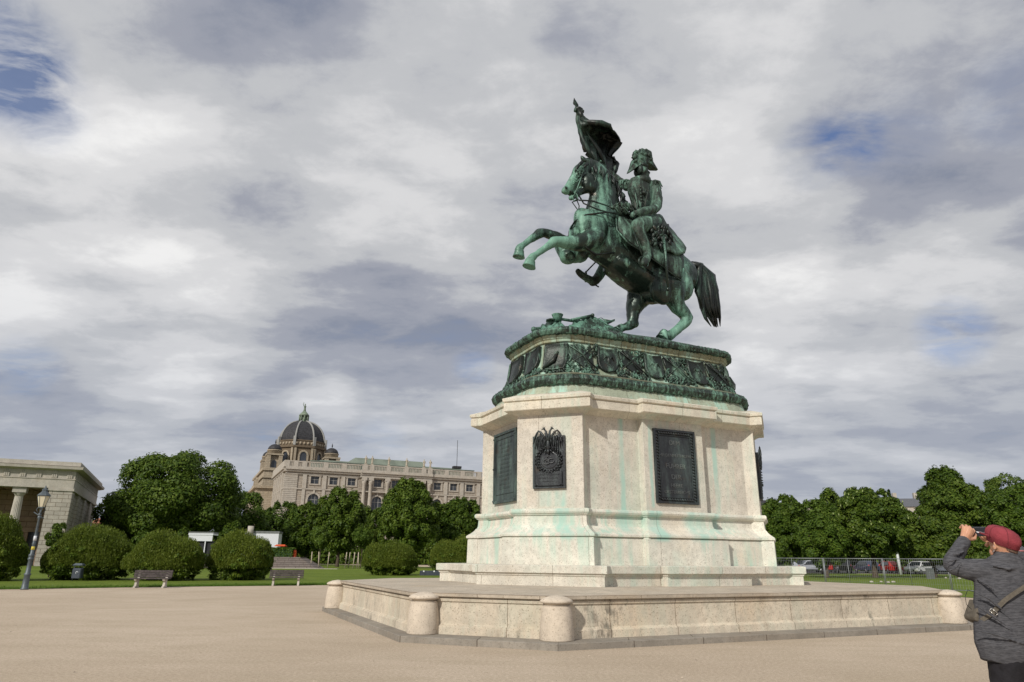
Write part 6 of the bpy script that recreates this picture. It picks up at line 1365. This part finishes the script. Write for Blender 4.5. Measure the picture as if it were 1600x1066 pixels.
# ---- parked cars
def paint(name, c): 
    k = NB(name, .28, .25, .5); f = k.noise(2, 3); k.color(k.mix(f, tuple(x * .9 for x in c), c)); k.b.inputs['Coat Weight'].default_value = .6; k.b.inputs['Coat Roughness'].default_value = .1; return k.m
m_tyre = plain('tyre', (.02, .02, .022), .85); m_rim = plain('rim', (.35, .35, .37), .35, .8); m_lampw = plain('headlight_glass', (.75, .78, .8), .15, var=.03); m_tail = plain('tail_light', (.45, .02, .02), .3, var=.05); m_carglass = plain('car_glass', (.02, .025, .03), .08, .2, .6, var=.1)
m_trim = plain('black_trim', (.02, .02, .022), .6)
def car(name_, label, loc, rz, mat, kind='hatch', group='cars parked beyond the fence'):
    t = thing(name_, label, 'van' if kind == 'van' else 'car', loc, rz, group)
    Lh = 2.15 if kind != 'van' else 2.6; Wd = .88 if kind != 'van' else .98
    if kind == 'van': prof = [(-Lh, .35), (Lh - .1, .35), (Lh, .6), (Lh - .03, .95), (Lh - .75, 1.15), (Lh - 1.5, 1.95), (Lh - 1.9, 2.05), (-Lh + .1, 2.05), (-Lh, 1.8)]; win = [(Lh - 1.0, 1.18), (Lh - 1.55, 1.82), (Lh - 2.3, 1.82), (Lh - 2.3, 1.18)]; wsc = [(Lh - .78, 1.16), (Lh - 1.48, 1.92)]
    elif kind == 'suv': prof = [(-Lh, .38), (Lh - .15, .38), (Lh, .62), (Lh - .05, .92), (Lh - .95, 1.06), (Lh - 1.6, 1.60), (Lh - 2.0, 1.68), (-Lh + .55, 1.66), (-Lh + .1, 1.15), (-Lh, 1.0)]; win = [(Lh - 1.15, 1.08), (Lh - 1.68, 1.52), (-Lh + .75, 1.54), (-Lh + .4, 1.10)]; wsc = [(Lh - .98, 1.07), (Lh - 1.58, 1.58)]
    else: prof = [(-Lh, .32), (Lh - .15, .32), (Lh, .52), (Lh - .08, .76), (Lh - 1.05, .90), (Lh - 1.75, 1.38), (Lh - 2.2, 1.46), (-Lh + .85, 1.42), (-Lh + .15, .98), (-Lh, .88)]; win = [(Lh - 1.25, .93), (Lh - 1.82, 1.32), (-Lh + 1.0, 1.33), (-Lh + .5, .96)]; wsc = [(Lh - 1.08, .91), (Lh - 1.73, 1.36)]
    zb = win[0][1]; m = MB(); rs = []
    def inset(z): return 0 if z <= zb else .17 * (z - zb) / max(.1, (prof[5][1] - zb))
    m.rings([[(x, -s * (Wd - inset(z)), z) for x, z in prof] for s in (1, -1)]); body = m.build('body', mat, t, bevel=.05)
    for s in (-1, 1):
        g = MB(); g.rings([[(x, s * (Wd - inset(z) - .02), z) for x, z in win], [(x, s * (Wd - inset(z) + .008), z) for x, z in win]] if s > 0 else [[(x, s * (Wd - inset(z) + .008), z) for x, z in win], [(x, s * (Wd - inset(z) - .02), z) for x, z in win]]); g.build('side_window', m_carglass, t)
    g = MB(); (xa, za), (xb, zb2) = wsc; y1, y2 = Wd - .12, Wd - .26
    g.add([(xa + .012, -y1, za + .02), (xa + .012, y1, za + .02), (xb + .02, y2, zb2), (xb + .02, -y2, zb2), (xa - .1, -y1, za - .02), (xa - .1, y1, za - .02), (xb - .1, y2, zb2 - .05), (xb - .1, -y2, zb2 - .05)], [(0, 1, 2, 3), (7, 6, 5, 4), (0, 4, 5, 1), (3, 2, 6, 7), (1, 5, 6, 2), (0, 3, 7, 4)]); g.build('windscreen', m_carglass, t)
    for x in (-Lh + .82, Lh - .85):
        for s in (-1, 1):
            w = MB(); w.lathe([(-.1, .2), (-.1, .30), (-.08, .325), (.08, .325), (.1, .30), (.1, .2)], 20, M=Matrix.Translation((x, s * (Wd - .09), .325)) @ Matrix.Rotation(R(90), 4, 'X')); wh = w.build('wheel', m_tyre, t)
            w = MB(); w.lathe([(-.105, .21), (.105, .21)], 14, M=Matrix.Translation((x, s * (Wd - .09), .325)) @ Matrix.Rotation(R(90), 4, 'X')); w.build('rim', m_rim, wh)
    for s in (-1, 1):
        g = MB(); g.ell((Lh - .10, s * (Wd - .22), .70 if kind == 'hatch' else .84), (.12, .20, .085), 8); g.build('headlight', m_lampw, t)
        g = MB(); g.ell((-Lh + .04, s * (Wd - .14), .86 if kind == 'hatch' else 1.02), (.07, .13, .11), 8); g.build('tail_light', m_tail, t)
        g = MB(); g.ell((win[0][0] - .1, s * (Wd + .09), win[0][1] + .08), (.08, .1, .07), 6); g.build('mirror', mat, t)
    g = MB(); g.box(Lh - .06, Lh + .012, -.42, .42, .42, .62); g.build('grille', m_trim, t, bevel=.01)
    g = MB(); g.box(Lh + .0, Lh + .025, -.26, .26, .46, .57); g.build('number_plate', m_white, t)
    return t
cy0 = 106
def carat(px, rz, *a, y=cy0, **k): q = ground_at(px, y); return car(a[0], a[1], (q.x, q.y, .02), rz, *a[2:], **k)
P_ = {n: paint('paint_' + n, c) for n, c in (('white', (.72, .73, .75)), ('silver', (.38, .40, .44)), ('black', (.018, .018, .022)), ('red', (.42, .025, .02)), ('blue', (.05, .06, .10)))}
carat(1432, R(-148), 'parked_car', 'white car facing the square behind the fence, left of the raised elbow', P_['white'], 'suv', y=96)
carat(1262, R(175), 'parked_car', 'silver grey car beside the pedestal foot behind the fence', P_['silver'], 'suv')
carat(1226, R(100), 'parked_car', 'small silver car half hidden by the right edge of the pedestal', P_['silver'], 'hatch')
carat(1283, R(80), 'parked_car', 'red car showing its tail between two fence posts', P_['red'], 'hatch', y=112)
carat(1313, R(75), 'parked_car', 'black car parked left of the chestnut trunk', P_['black'], 'suv', y=101)
carat(1350, R(92), 'parked_car', 'dark blue car behind the chestnut trunk', P_['blue'], 'suv', y=104)
carat(1386, R(85), 'parked_car', 'bright red car right of the chestnut trunk', P_['red'], 'suv', y=103)
carat(1410, R(80), 'parked_car', 'black car between the red and the white cars', P_['black'], 'hatch', y=100)
carat(1474, R(170), 'parked_van', 'white van partly hidden by the elbow of the photographer', P_['white'], 'van', y=106)
carat(1239, R(175), 'parked_car', 'dark car behind the small silver car beside the pedestal', P_['black'], 'suv', y=114)
carat(1512, R(175), 'parked_car', 'silver car seen between the arm and the chest of the photographer', P_['silver'], 'suv', y=108)
# grey notice boxes on the lawn
q = gr(1455, 905); t = thing('utility_box', 'grey metal box standing on the lawn in front of the white car', 'box', (q.x, q.y, 0), R(20)); m = MB(); m.rbox(0, 0, 0, .95, .34, .2, 0, .02); m.build('cabinet', plain('box_grey', (.13, .14, .14)), t); m = MB(); m.rbox(0, 0, .95, 1.0, .37, .23, 0, .02); m.build('lid', m_iron, t)
rr = random.Random(5)
for i in range(6):
    q = gr((1362, 1377, 1388, 1396, 1478, 1499)[i], (911.5, 911, 912, 911.5, 905, 906)[i] - 1.0)
    if i == 0: m = MB(); m.ell((0, 0, .05), (.16, .12, .09), 7); st0 = m.build('pale_stone', m_gsm); st0.location = (q.x, q.y, 0); tag(st0, 'pale stone on the grass by the fence foot, leftmost', 'stone', 'pale stones on the grass by the fence')
    else:
        o = st0.copy(); C.collection.objects.link(o); o.location = (q.x, q.y, 0); o.rotation_euler = (0, 0, i); o.scale = (.8 + .1 * i, 1, .7 + .08 * i); o['label'] = ['', 'pale stone on the grass by the fence, second from the left', 'pale stone on the grass by the fence, third from the left', 'pale stone on the grass by the fence, just left of the fence joint', 'pale stone on the grass left of the photographer', 'pale stone on the grass closest to the photographer'][i]
# dark floodlight casing on the lawn by the left end of the step
q = gr(672, 899.5); t = thing('floodlight', 'low dark floodlight casing with two small lenses on the lawn left of the stone step', 'floodlight', (q.x, q.y, 0), R(10)); m = MB(); m.rbox(0, 0, 0, .42, .95, .25, 0, .04); m.build('casing', m_bin, t)
for x in (-.6, .35): m = MB(); m.ell((x, -.22, .36), (.09, .08, .08), 6); m.build('lens', m_lampw, t)
# ================================================================ THE PHOTOGRAPHER (world frame, about 5.5 m away)
PY = 5.5
k = NB('heather_jersey', .95, 0, .1); a = k.noise(60, 3, .6, vs=(.35, .35, 2.2)); b = k.noise(190, 2, .6, vs=(.4, .4, 1.6)); c_ = k.noise(2.5, 4, .6)
col = k.mix(k.rng(a, .36, .64), (.056, .057, .063), (.108, .108, .118)); col = k.mix(k.math('MULTIPLY', k.rng(b, .55, .66), .35), col, (.16, .155, .165)); k.color(k.mix(k.math('MULTIPLY', c_, .4), col, (.045, .044, .05))); k.bump(k.math('ADD', a, b), .5, .004); m_jersey = k.m
m_trous = plain('black_trousers', (.014, .013, .016), .85, var=.3, scale=14, bump=.4)
m_cap = plain('red_cap_cloth', (.235, .038, .050), .9, var=.16, scale=14, bump=.5); m_skin = NB('skin', .5, 0, .4); f = m_skin.noise(14, 5); m_skin.color(m_skin.mix(f, (.46, .22, .13), (.62, .34, .22))); m_skin.b.inputs['Subsurface Weight'].default_value = .08; m_skin.b.inputs['Subsurface Radius'].default_value = (.02, .008, .004); m_skin = m_skin.m
m_hair = plain('grey_hair', (.20, .13, .10), .8, var=.3, scale=60); m_strap = plain('bag_strap', (.115, .10, .08), .8, var=.15, scale=60, bump=.3); m_bag = plain('bag_canvas', (.11, .095, .075), .85, var=.15, scale=40)
m_phone = plain('black_plastic', (.012, .014, .02), .35, var=.1); m_buck = plain('buckle_metal', (.55, .52, .48), .3, .9, var=.1); m_maskw = plain('mask_cloth', (.75, .76, .78), .9, var=.05)
base = dep(1572, 950, PY); per = thing('person', 'photographer in red cap, grey pullover and black trousers, seen from behind, arms raised', 'person', (base.x, PY, 0))
OF = Vector((base.x, PY, 0))
def pw(px, py, y): return dep(px, py, y) - OF
def mw(p): return ((p.y + PY) * math.cos(CAM_TH) + (p.z - CAM_H) * math.sin(CAM_TH)) / CAM_F
def wsweep(m, pts, n=16, world=False):
    """rows (px, py, y offset, radius px, depth factor)"""
    P, Rr, K = [], [], []
    for q in pts:
        p = Vector(q[:3]) if world else pw(q[0], q[1], PY + q[2]); P.append(p); Rr.append(q[3] if world else q[3] * mw(p)); K.append(q[4] if len(q) > 4 else 1.0)
    PP, RR, KK = [], [], []
    for i in range(len(P) - 1):
        p0, p1, p2, p3 = P[max(i - 1, 0)], P[i], P[i + 1], P[min(i + 2, len(P) - 1)]
        for s in range(4): t = s / 4; PP.append(.5 * ((2 * p1) + (p2 - p0) * t + (2 * p0 - 5 * p1 + 4 * p2 - p3) * t * t + (3 * p1 - p0 - 3 * p2 + p3) * t ** 3)); RR.append(Rr[i] * (1 - t) + Rr[i + 1] * t); KK.append(K[i] * (1 - t) + K[i + 1] * t)
    PP.append(P[-1]); RR.append(Rr[-1]); KK.append(K[-1]); t0 = (PP[1] - PP[0]).normalized(); t1 = (PP[-1] - PP[-2]).normalized()
    PP = [PP[0] - t0 * RR[0] * .45] + PP + [PP[-1] + t1 * RR[-1] * .45]; RR = [RR[0] * .8] + RR + [RR[-1] * .8]; KK = [KK[0]] + KK + [KK[-1]]; rs = []; K_ = len(PP); Y = Vector((0, 1, 0))
    for i, p in enumerate(PP):
        t = (PP[min(i + 1, K_ - 1)] - PP[max(i - 1, 0)]).normalized(); b = Y - t * t.dot(Y); b = b.normalized() if b.length > .3 else t.cross(Vector((0, 0, 1))).normalized(); a = b.cross(t)
        rs.append([tuple(p + a * RR[i] * math.cos(2 * math.pi * j / n) + b * RR[i] * KK[i] * math.sin(2 * math.pi * j / n)) for j in range(n)])
    m.rings(rs, True)
zf = -1.0
# skin: head, neck, arms with hands, trunk and legs as one surface
m = MB()
wsweep(m, [(1572, 846, 0, 19, 1.15), (1570, 853, .0, 17.5, 1.1), (1571, 862, .0, 13.0, 1.0), (1573, 874, .01, 13.5, 1.0), (1574, 895, .0, 26, .6), (1574, 940, 0, 30, .6), (1574, 1000, 0, 28, .65)])
hc_ = pw(1570, 847, PY); m.ell(tuple(hc_ + Vector((-.012, .02, -.01))), (.078, .094, .116), 14); m.ell(tuple(hc_ + Vector((-.03, .08, -.075))), (.045, .045, .045), 8)            # skull and chin
m.tube([hc_ + Vector((-.045, .11, .0)), hc_ + Vector((-.06, .138, -.028))], [.012, .016], 6)         # nose
for sx, oy in ((-1, .0), (1, .02)):
    e_ = hc_ + Vector((sx * .088, oy - .01, -.028)); m.ell(tuple(e_), (.012, .020, .034), 8, Matrix.Rotation(R(sx * -18), 4, 'Y')); m.ell(tuple(e_ + Vector((sx * .008, -.012, .012))), (.008, .010, .022), 6)
wsweep(m, [(1535, 892, .02, 12), (1500, 888, .06, 9.5), (1487, 883, .10, 8.5), (1496, 866, .18, 7.6), (1504, 850, .24, 6.2), (1508, 842, .26, 5.6)])
wsweep(m, [(1612, 890, .06, 12), (1622, 885, .22, 9.5), (1600, 868, .38, 8), (1572, 852, .46, 6.5), (1556, 845, .46, 5.8)])
for sx in (-1, 1): wsweep(m, [(sx * .10, 0, .95, .085), (sx * .11, .0, .52, .055), (sx * .115, .02, .10, .038)], world=True)
def handx(m, P, D, Up, L_, curls, side, spread=.0):
    D = D.normalized(); Up = (Up - D * Up.dot(D)).normalized(); S = D.cross(Up).normalized() * side
    m.tube([P - D * L_ * .22, P, P + D * L_ * .22, P + D * L_ * .46], [L_ * .125, L_ * .135, L_ * .175, L_ * .185], 10, flat=1.0)
    for s in (-1, 1): m.tube([P + S * s * L_ * .06, P + D * L_ * .42 + S * s * L_ * .13], [L_ * .11, L_ * .10], 8)
    for i in range(4):
        b = P + D * L_ * (.45, .48, .47, .42)[i] + S * L_ * (.19 - .125 * i); ln = L_ * (.42, .47, .44, .35)[i]; q = [b]; acc = 0
        for k_ in range(3): acc += curls[k_]; dd = D * math.cos(acc) - Up * math.sin(acc) + S * spread * (1.5 - i); q.append(q[-1] + dd.normalized() * ln * (.45, .32, .23)[k_])
        m.tube(q, [L_ * .052, L_ * .049, L_ * .043, L_ * .034], 8); m.ell(tuple(b), (L_ * .056,) * 3, 6)
    b = P + D * L_ * .10 + S * L_ * .15; t1 = (D * .55 + S * .75 - Up * .35).normalized(); t2 = (D * .8 - Up * .6 + S * .15).normalized(); m.tube([b, b + t1 * L_ * .22, b + t1 * L_ * .22 + t2 * L_ * .17, b + t1 * L_ * .22 + t2 * L_ * .30], [L_ * .075, L_ * .065, L_ * .052, L_ * .038], 8)
w0 = pw(1507.5, 843, PY + .26); w1 = pw(1514, 825, PY + .26)
handx(m, w0, w1 - w0, Vector((-.15, -1, .1)), .215, (1.0, 1.0, .5), 1)
w2 = pw(1558, 846, PY + .46); w3 = pw(1540, 842, PY + .44); handx(m, w2, w3 - w2, Vector((.2, -.3, -1)), .19, (.35, .7, .5), 1)
skin = fuse(m, 'body', m_skin, per, .0045, 2, .5)
# jersey
m = MB()
wsweep(m, [(1572, 872, .01, 17, 1.0), (1573, 880, 0, 31, .62), (1574, 893, 0, 44, .50), (1575, 920, 0, 50.5, .50), (1576, 950, 0, 52, .54), (1577, 980, 0, 53, .56), (1578, 1005, 0, 53, .56), (1578, 1016, 0, 52.5, .56)])
wsweep(m, [(1560, 893, .0, 20), (1540, 893, .01, 18.5), (1520, 891, .04, 16.5), (1500, 888, .07, 14.2), (1488, 884, .10, 13.2)])
wsweep(m, [(1488, 884, .10, 13.2), (1489, 876, .14, 12.5), (1496, 864, .18, 11.4), (1502, 853, .23, 10.0), (1506.5, 845.5, .25, 9.4)])
wsweep(m, [(1590, 893, .0, 20), (1612, 892, .06, 17), (1624, 886, .22, 14)]); wsweep(m, [(1624, 886, .22, 14), (1602, 869, .36, 12), (1578, 855, .44, 9.5)])
wsweep(m, [(1571, 866, .01, 16.0, 1.05), (1572, 876, .01, 19, 1.0)])
# creases: soft rolls at elbow, armpit and waist
for q in (((1479, 893, -.02), (1490, 889, -.06), (1503, 879, .0)), ((1477, 880, .04), (1488, 876, .0), (1500, 872, .06)), ((1487, 866, .08), (1497, 866, .06), (1508, 861, .12)), ((1493, 857, .12), (1501, 857, .12), (1511, 853, .16)),
          ((1522, 925, -.08), (1545, 935, -.135), (1580, 965, -.155)), ((1524, 945, -.10), (1550, 962, -.14), (1590, 990, -.16)), ((1526, 905, -.03), (1545, 915, -.12), (1560, 930, -.14)), ((1524, 985, -.11), (1550, 990, -.15), (1600, 1006, -.155)), ((1550, 884, -.09), (1575, 889, -.12), (1600, 885, -.09))):
    m.tube([pw(a, b, PY + c) for a, b, c in q], [.006, .012, .005], 6)
jer = fuse(m, 'pullover', m_jersey, per, .009, 3, .5, .004, 14)
# trousers and shoes
m = MB(); hp = pw(1578, 1020, PY)
wsweep(m, [(.02, 0, hp.z + .02, .205, .60), (.015, 0, .86, .19, .66)], world=True)
for sx in (-1, 1): wsweep(m, [(sx * .085 + .01, 0, .90, .125, 1.0), (sx * .11, .0, .62, .098), (sx * .115, .0, .48, .085), (sx * .12, .01, .12, .075), (sx * .12, .01, .06, .078)], world=True)
fuse(m, 'trousers', m_trous, per, .012, 3, .5, .006, 9)
for sx in (-1, 1):
    m = MB(); m.ell((sx * .125, .06, .05), (.052, .145, .055), 10); m.ell((sx * .125, -.02, .07), (.045, .06, .06), 8); m.box(sx * .125 - .05, sx * .125 + .05, -.08, .19, 0, .022); m.build('shoe', m_trous, per)
# cap: soft crown with a sewn band, short peak pointing forward and left
m = MB(); prof = []
cc = hc_ + Vector((-.012, .0, .022)); rs = []; nseg = 36
fwd = Vector((-.62, .78, 0)).normalized(); sd = Vector((fwd.y, -fwd.x, 0))
for z, r_ in ((-.056, .096), (-.054, .103), (-.018, .106), (-.012, .112), (.02, .116), (.055, .111), (.085, .094), (.105, .066), (.114, .034), (.116, .004)):
    ring = []
    for j in range(nseg):
        a = 2 * math.pi * j / nseg; pleat = 1 + .018 * abs(math.sin(4 * a)) - .01; ff = .98 if math.cos(a) < 0 else .96; r_ = r_ * 1.0
        p = cc + fwd * (math.cos(a) * r_ * ff * pleat) + sd * (math.sin(a) * r_ * .84 * pleat) + Vector((0, 0, z * .80 + .046 * math.cos(a) * r_ / .11 - .004)) - fwd * z * .16
        ring.append(tuple(p))
    rs.append(ring)
m.rings(rs, True); cap = m.build('cap', m_cap, per)
m = MB()
for j in range(0, nseg, 6): m.tube([rs[i][j] for i in range(3, len(rs))], .0022, 4)
m.ell(rs[-1][0], (.010, .010, .007), 6); m.build('cap_seams', plain('cap_seam', (.12, .018, .026)), cap)
m = MB(); v1, v2 = [], []
for i in range(9):
    a = R(-62 + 124 * i / 8); r0, r1 = .108, .108 + .042 * math.cos(a * 1.35); b_ = cc + fwd * math.cos(a) * r0 * 1.06 + sd * math.sin(a) * r0 * .92 + Vector((0, 0, -.008 + .044 * math.cos(a))); o_ = cc + fwd * math.cos(a) * r1 * 1.1 + sd * math.sin(a) * r1 * .92 + Vector((0, 0, .060 * math.cos(a))); v1.append(b_); v2.append(o_)
vs = v1 + v2 + [p + Vector((0, 0, -.006)) for p in v1 + v2]; fs = []
for i in range(8): fs += [(i, i + 1, 10 + i, 9 + i), (i + 18, i + 27, i + 28, i + 19), (9 + i, 10 + i, 28 + i, 27 + i)]
m.add(vs, fs, True); m.build('peak', m_cap, cap)
m = MB(); pts = [v2[i] + Vector((0, 0, -.003)) for i in range(9)]; m.tube(pts[2:7], .0035, 6); m.build('peak_edge', m_maskw, cap)
m = MB(); pr = []
for i in range(7): a = R(180 - 24 + 48 * i / 6); pr.append(cc + fwd * math.cos(a) * .114 * 1.1 + sd * math.sin(a) * .114 * .92 + Vector((0, 0, -.088)) + fwd * .008)
m.tube(pr, .006, 5, flat=1.4); m.build('rear_strap', plain('faded_red', (.42, .16, .16)), cap)
m = MB()
for i in range(40):
    a = 2 * math.pi * i / 40
    if math.cos(a) > .55: continue
    p = cc + fwd * math.cos(a) * .078 + sd * math.sin(a) * .070 + Vector((0, 0, -.044 + .04 * math.cos(a))); m.tube([p, p - Vector((p.x - hc_.x, p.y - hc_.y, 0)) * .12 + Vector((0, 0, -.024))], [.009, .007], 5)
m.build('hair', m_hair, per)
e_ = hc_ + Vector((-.088, -.0, -.028)); m = MB(); m.tube([e_ + Vector((-.004, -.012, .028)), e_ + Vector((-.012, -.018, -.0)), e_ + Vector((-.008, .0, -.04)), e_ + Vector((.0, .04, -.05))], .0022, 5); m.build('face_mask', m_maskw, per)
# held camera phone
c0 = pw(1528, 831, PY + .33); ph = thing('camera', 'small black camera held up between the two hands of the photographer', 'camera', tuple(c0 + OF)); m = MB(); Mx = Matrix.Rotation(R(-38), 4, 'Z')
m.rbox(0, 0, -.036, .040, .058, .017, R(-38), .006); m.build('body', m_phone, ph, bevel=.003); m = MB(); m.lathe([(0, .028), (.03, .027), (.034, .022)], 20, M=Mx @ Matrix.Translation((.0, .016, .0)) @ Matrix.Rotation(R(-90), 4, 'X')); m.build('lens', m_phone, ph)
# shoulder bag: strap lies on the back from the right shoulder to the left hip
bag = thing('shoulder_bag', 'olive brown shoulder bag with a buckled strap across the back of the photographer', 'bag', tuple(OF))
def flatstrap(pts, w, th, wd):
    m = MB(); rs = []
    for i, p in enumerate(pts):
        t = (pts[min(i + 1, len(pts) - 1)] - pts[max(i - 1, 0)]).normalized(); n_ = wd[i]; n_ = (n_ - t * n_.dot(t)).normalized(); s = t.cross(n_)
        rs.append([tuple(p + s * w + n_ * th), tuple(p - s * w + n_ * th), tuple(p - s * w - n_ * th), tuple(p + s * w - n_ * th)])
    m.rings(rs); return m
sp = [(1626, 886, .03), (1618, 892, -.09), (1606, 905, -.135), (1590, 922, -.150), (1575, 933, -.158), (1558, 945, -.158), (1543, 955, -.150), (1531, 962, -.120), (1522, 968, -.06), (1519, 972, .02)]
spx = [(1628, 880, .05), (1622, 893, -.085), (1604, 914, -.150), (1585, 928, -.166), (1568, 939, -.172), (1553, 949, -.170), (1540, 957, -.155), (1530, 963, -.12), (1522, 969, -.06), (1519, 973, .02)]
pts = [pw(a, b, PY + c) for a, b, c in spx]
# push the strap just outside the back: ellipse of the trunk
fix = []
for p in pts:
    cx0 = pw(1576, 940, PY).x; ax, by = 52.5 * .00505 + .006, 52.5 * .00505 * .56 + .012; dx_, dy_ = (p.x - cx0) / ax, p.y / by; l = math.hypot(dx_, dy_); fix.append(Vector((cx0 + dx_ / l * ax, dy_ / l * by, p.z)) if l > 0.2 else p)
m = flatstrap(fix, .015, .003, [Vector((p.x - pw(1576, 940, PY).x, p.y * 3.2, 0)).normalized() for p in fix]); m.build('strap', m_strap, bag)
bk = fix[6]; m = MB(); tt = (fix[7] - fix[5]).normalized(); s_ = tt.cross(Vector((-.5, -.85, 0))).normalized(); o_ = Vector((-.006, -.011, 0))
for sg in (-1, 1): m.tube([bk + o_ + s_ * .024 + tt * .012 * sg, bk + o_ - s_ * .024 + tt * .012 * sg], .0032, 6)
for sg in (-1, 1): m.tube([bk + o_ + s_ * .024 * sg - tt * .012, bk + o_ + s_ * .024 * sg + tt * .012], .0032, 6)
m.build('buckle', m_buck, bag)
m = MB(); q = [pw(1528, 938, PY), pw(1519, 964, PY), pw(1521, 969, PY), pw(1532, 975, PY), pw(1545, 975, PY), pw(1545, 940, PY)]
m.rings([[tuple(p + Vector((.01, -.03, 0))) for p in q], [tuple(p + Vector((0, -.02, 0))) for p in q], [tuple(p + Vector((0, .10, 0))) for p in q], [tuple(p + Vector((.012, .115, 0))) for p in q]][::-1]); m.build('pouch', m_bag, bag, bevel=.008)
m = MB(); c_ = pw(1513, 937, PY); m.tube([pw(1522, 925, PY), pw(1512, 922, PY), pw(1508, 932, PY - .02), pw(1510, 945, PY - .02), pw(1518, 952, PY)], .002, 5); m.build('cord', m_phone, bag)
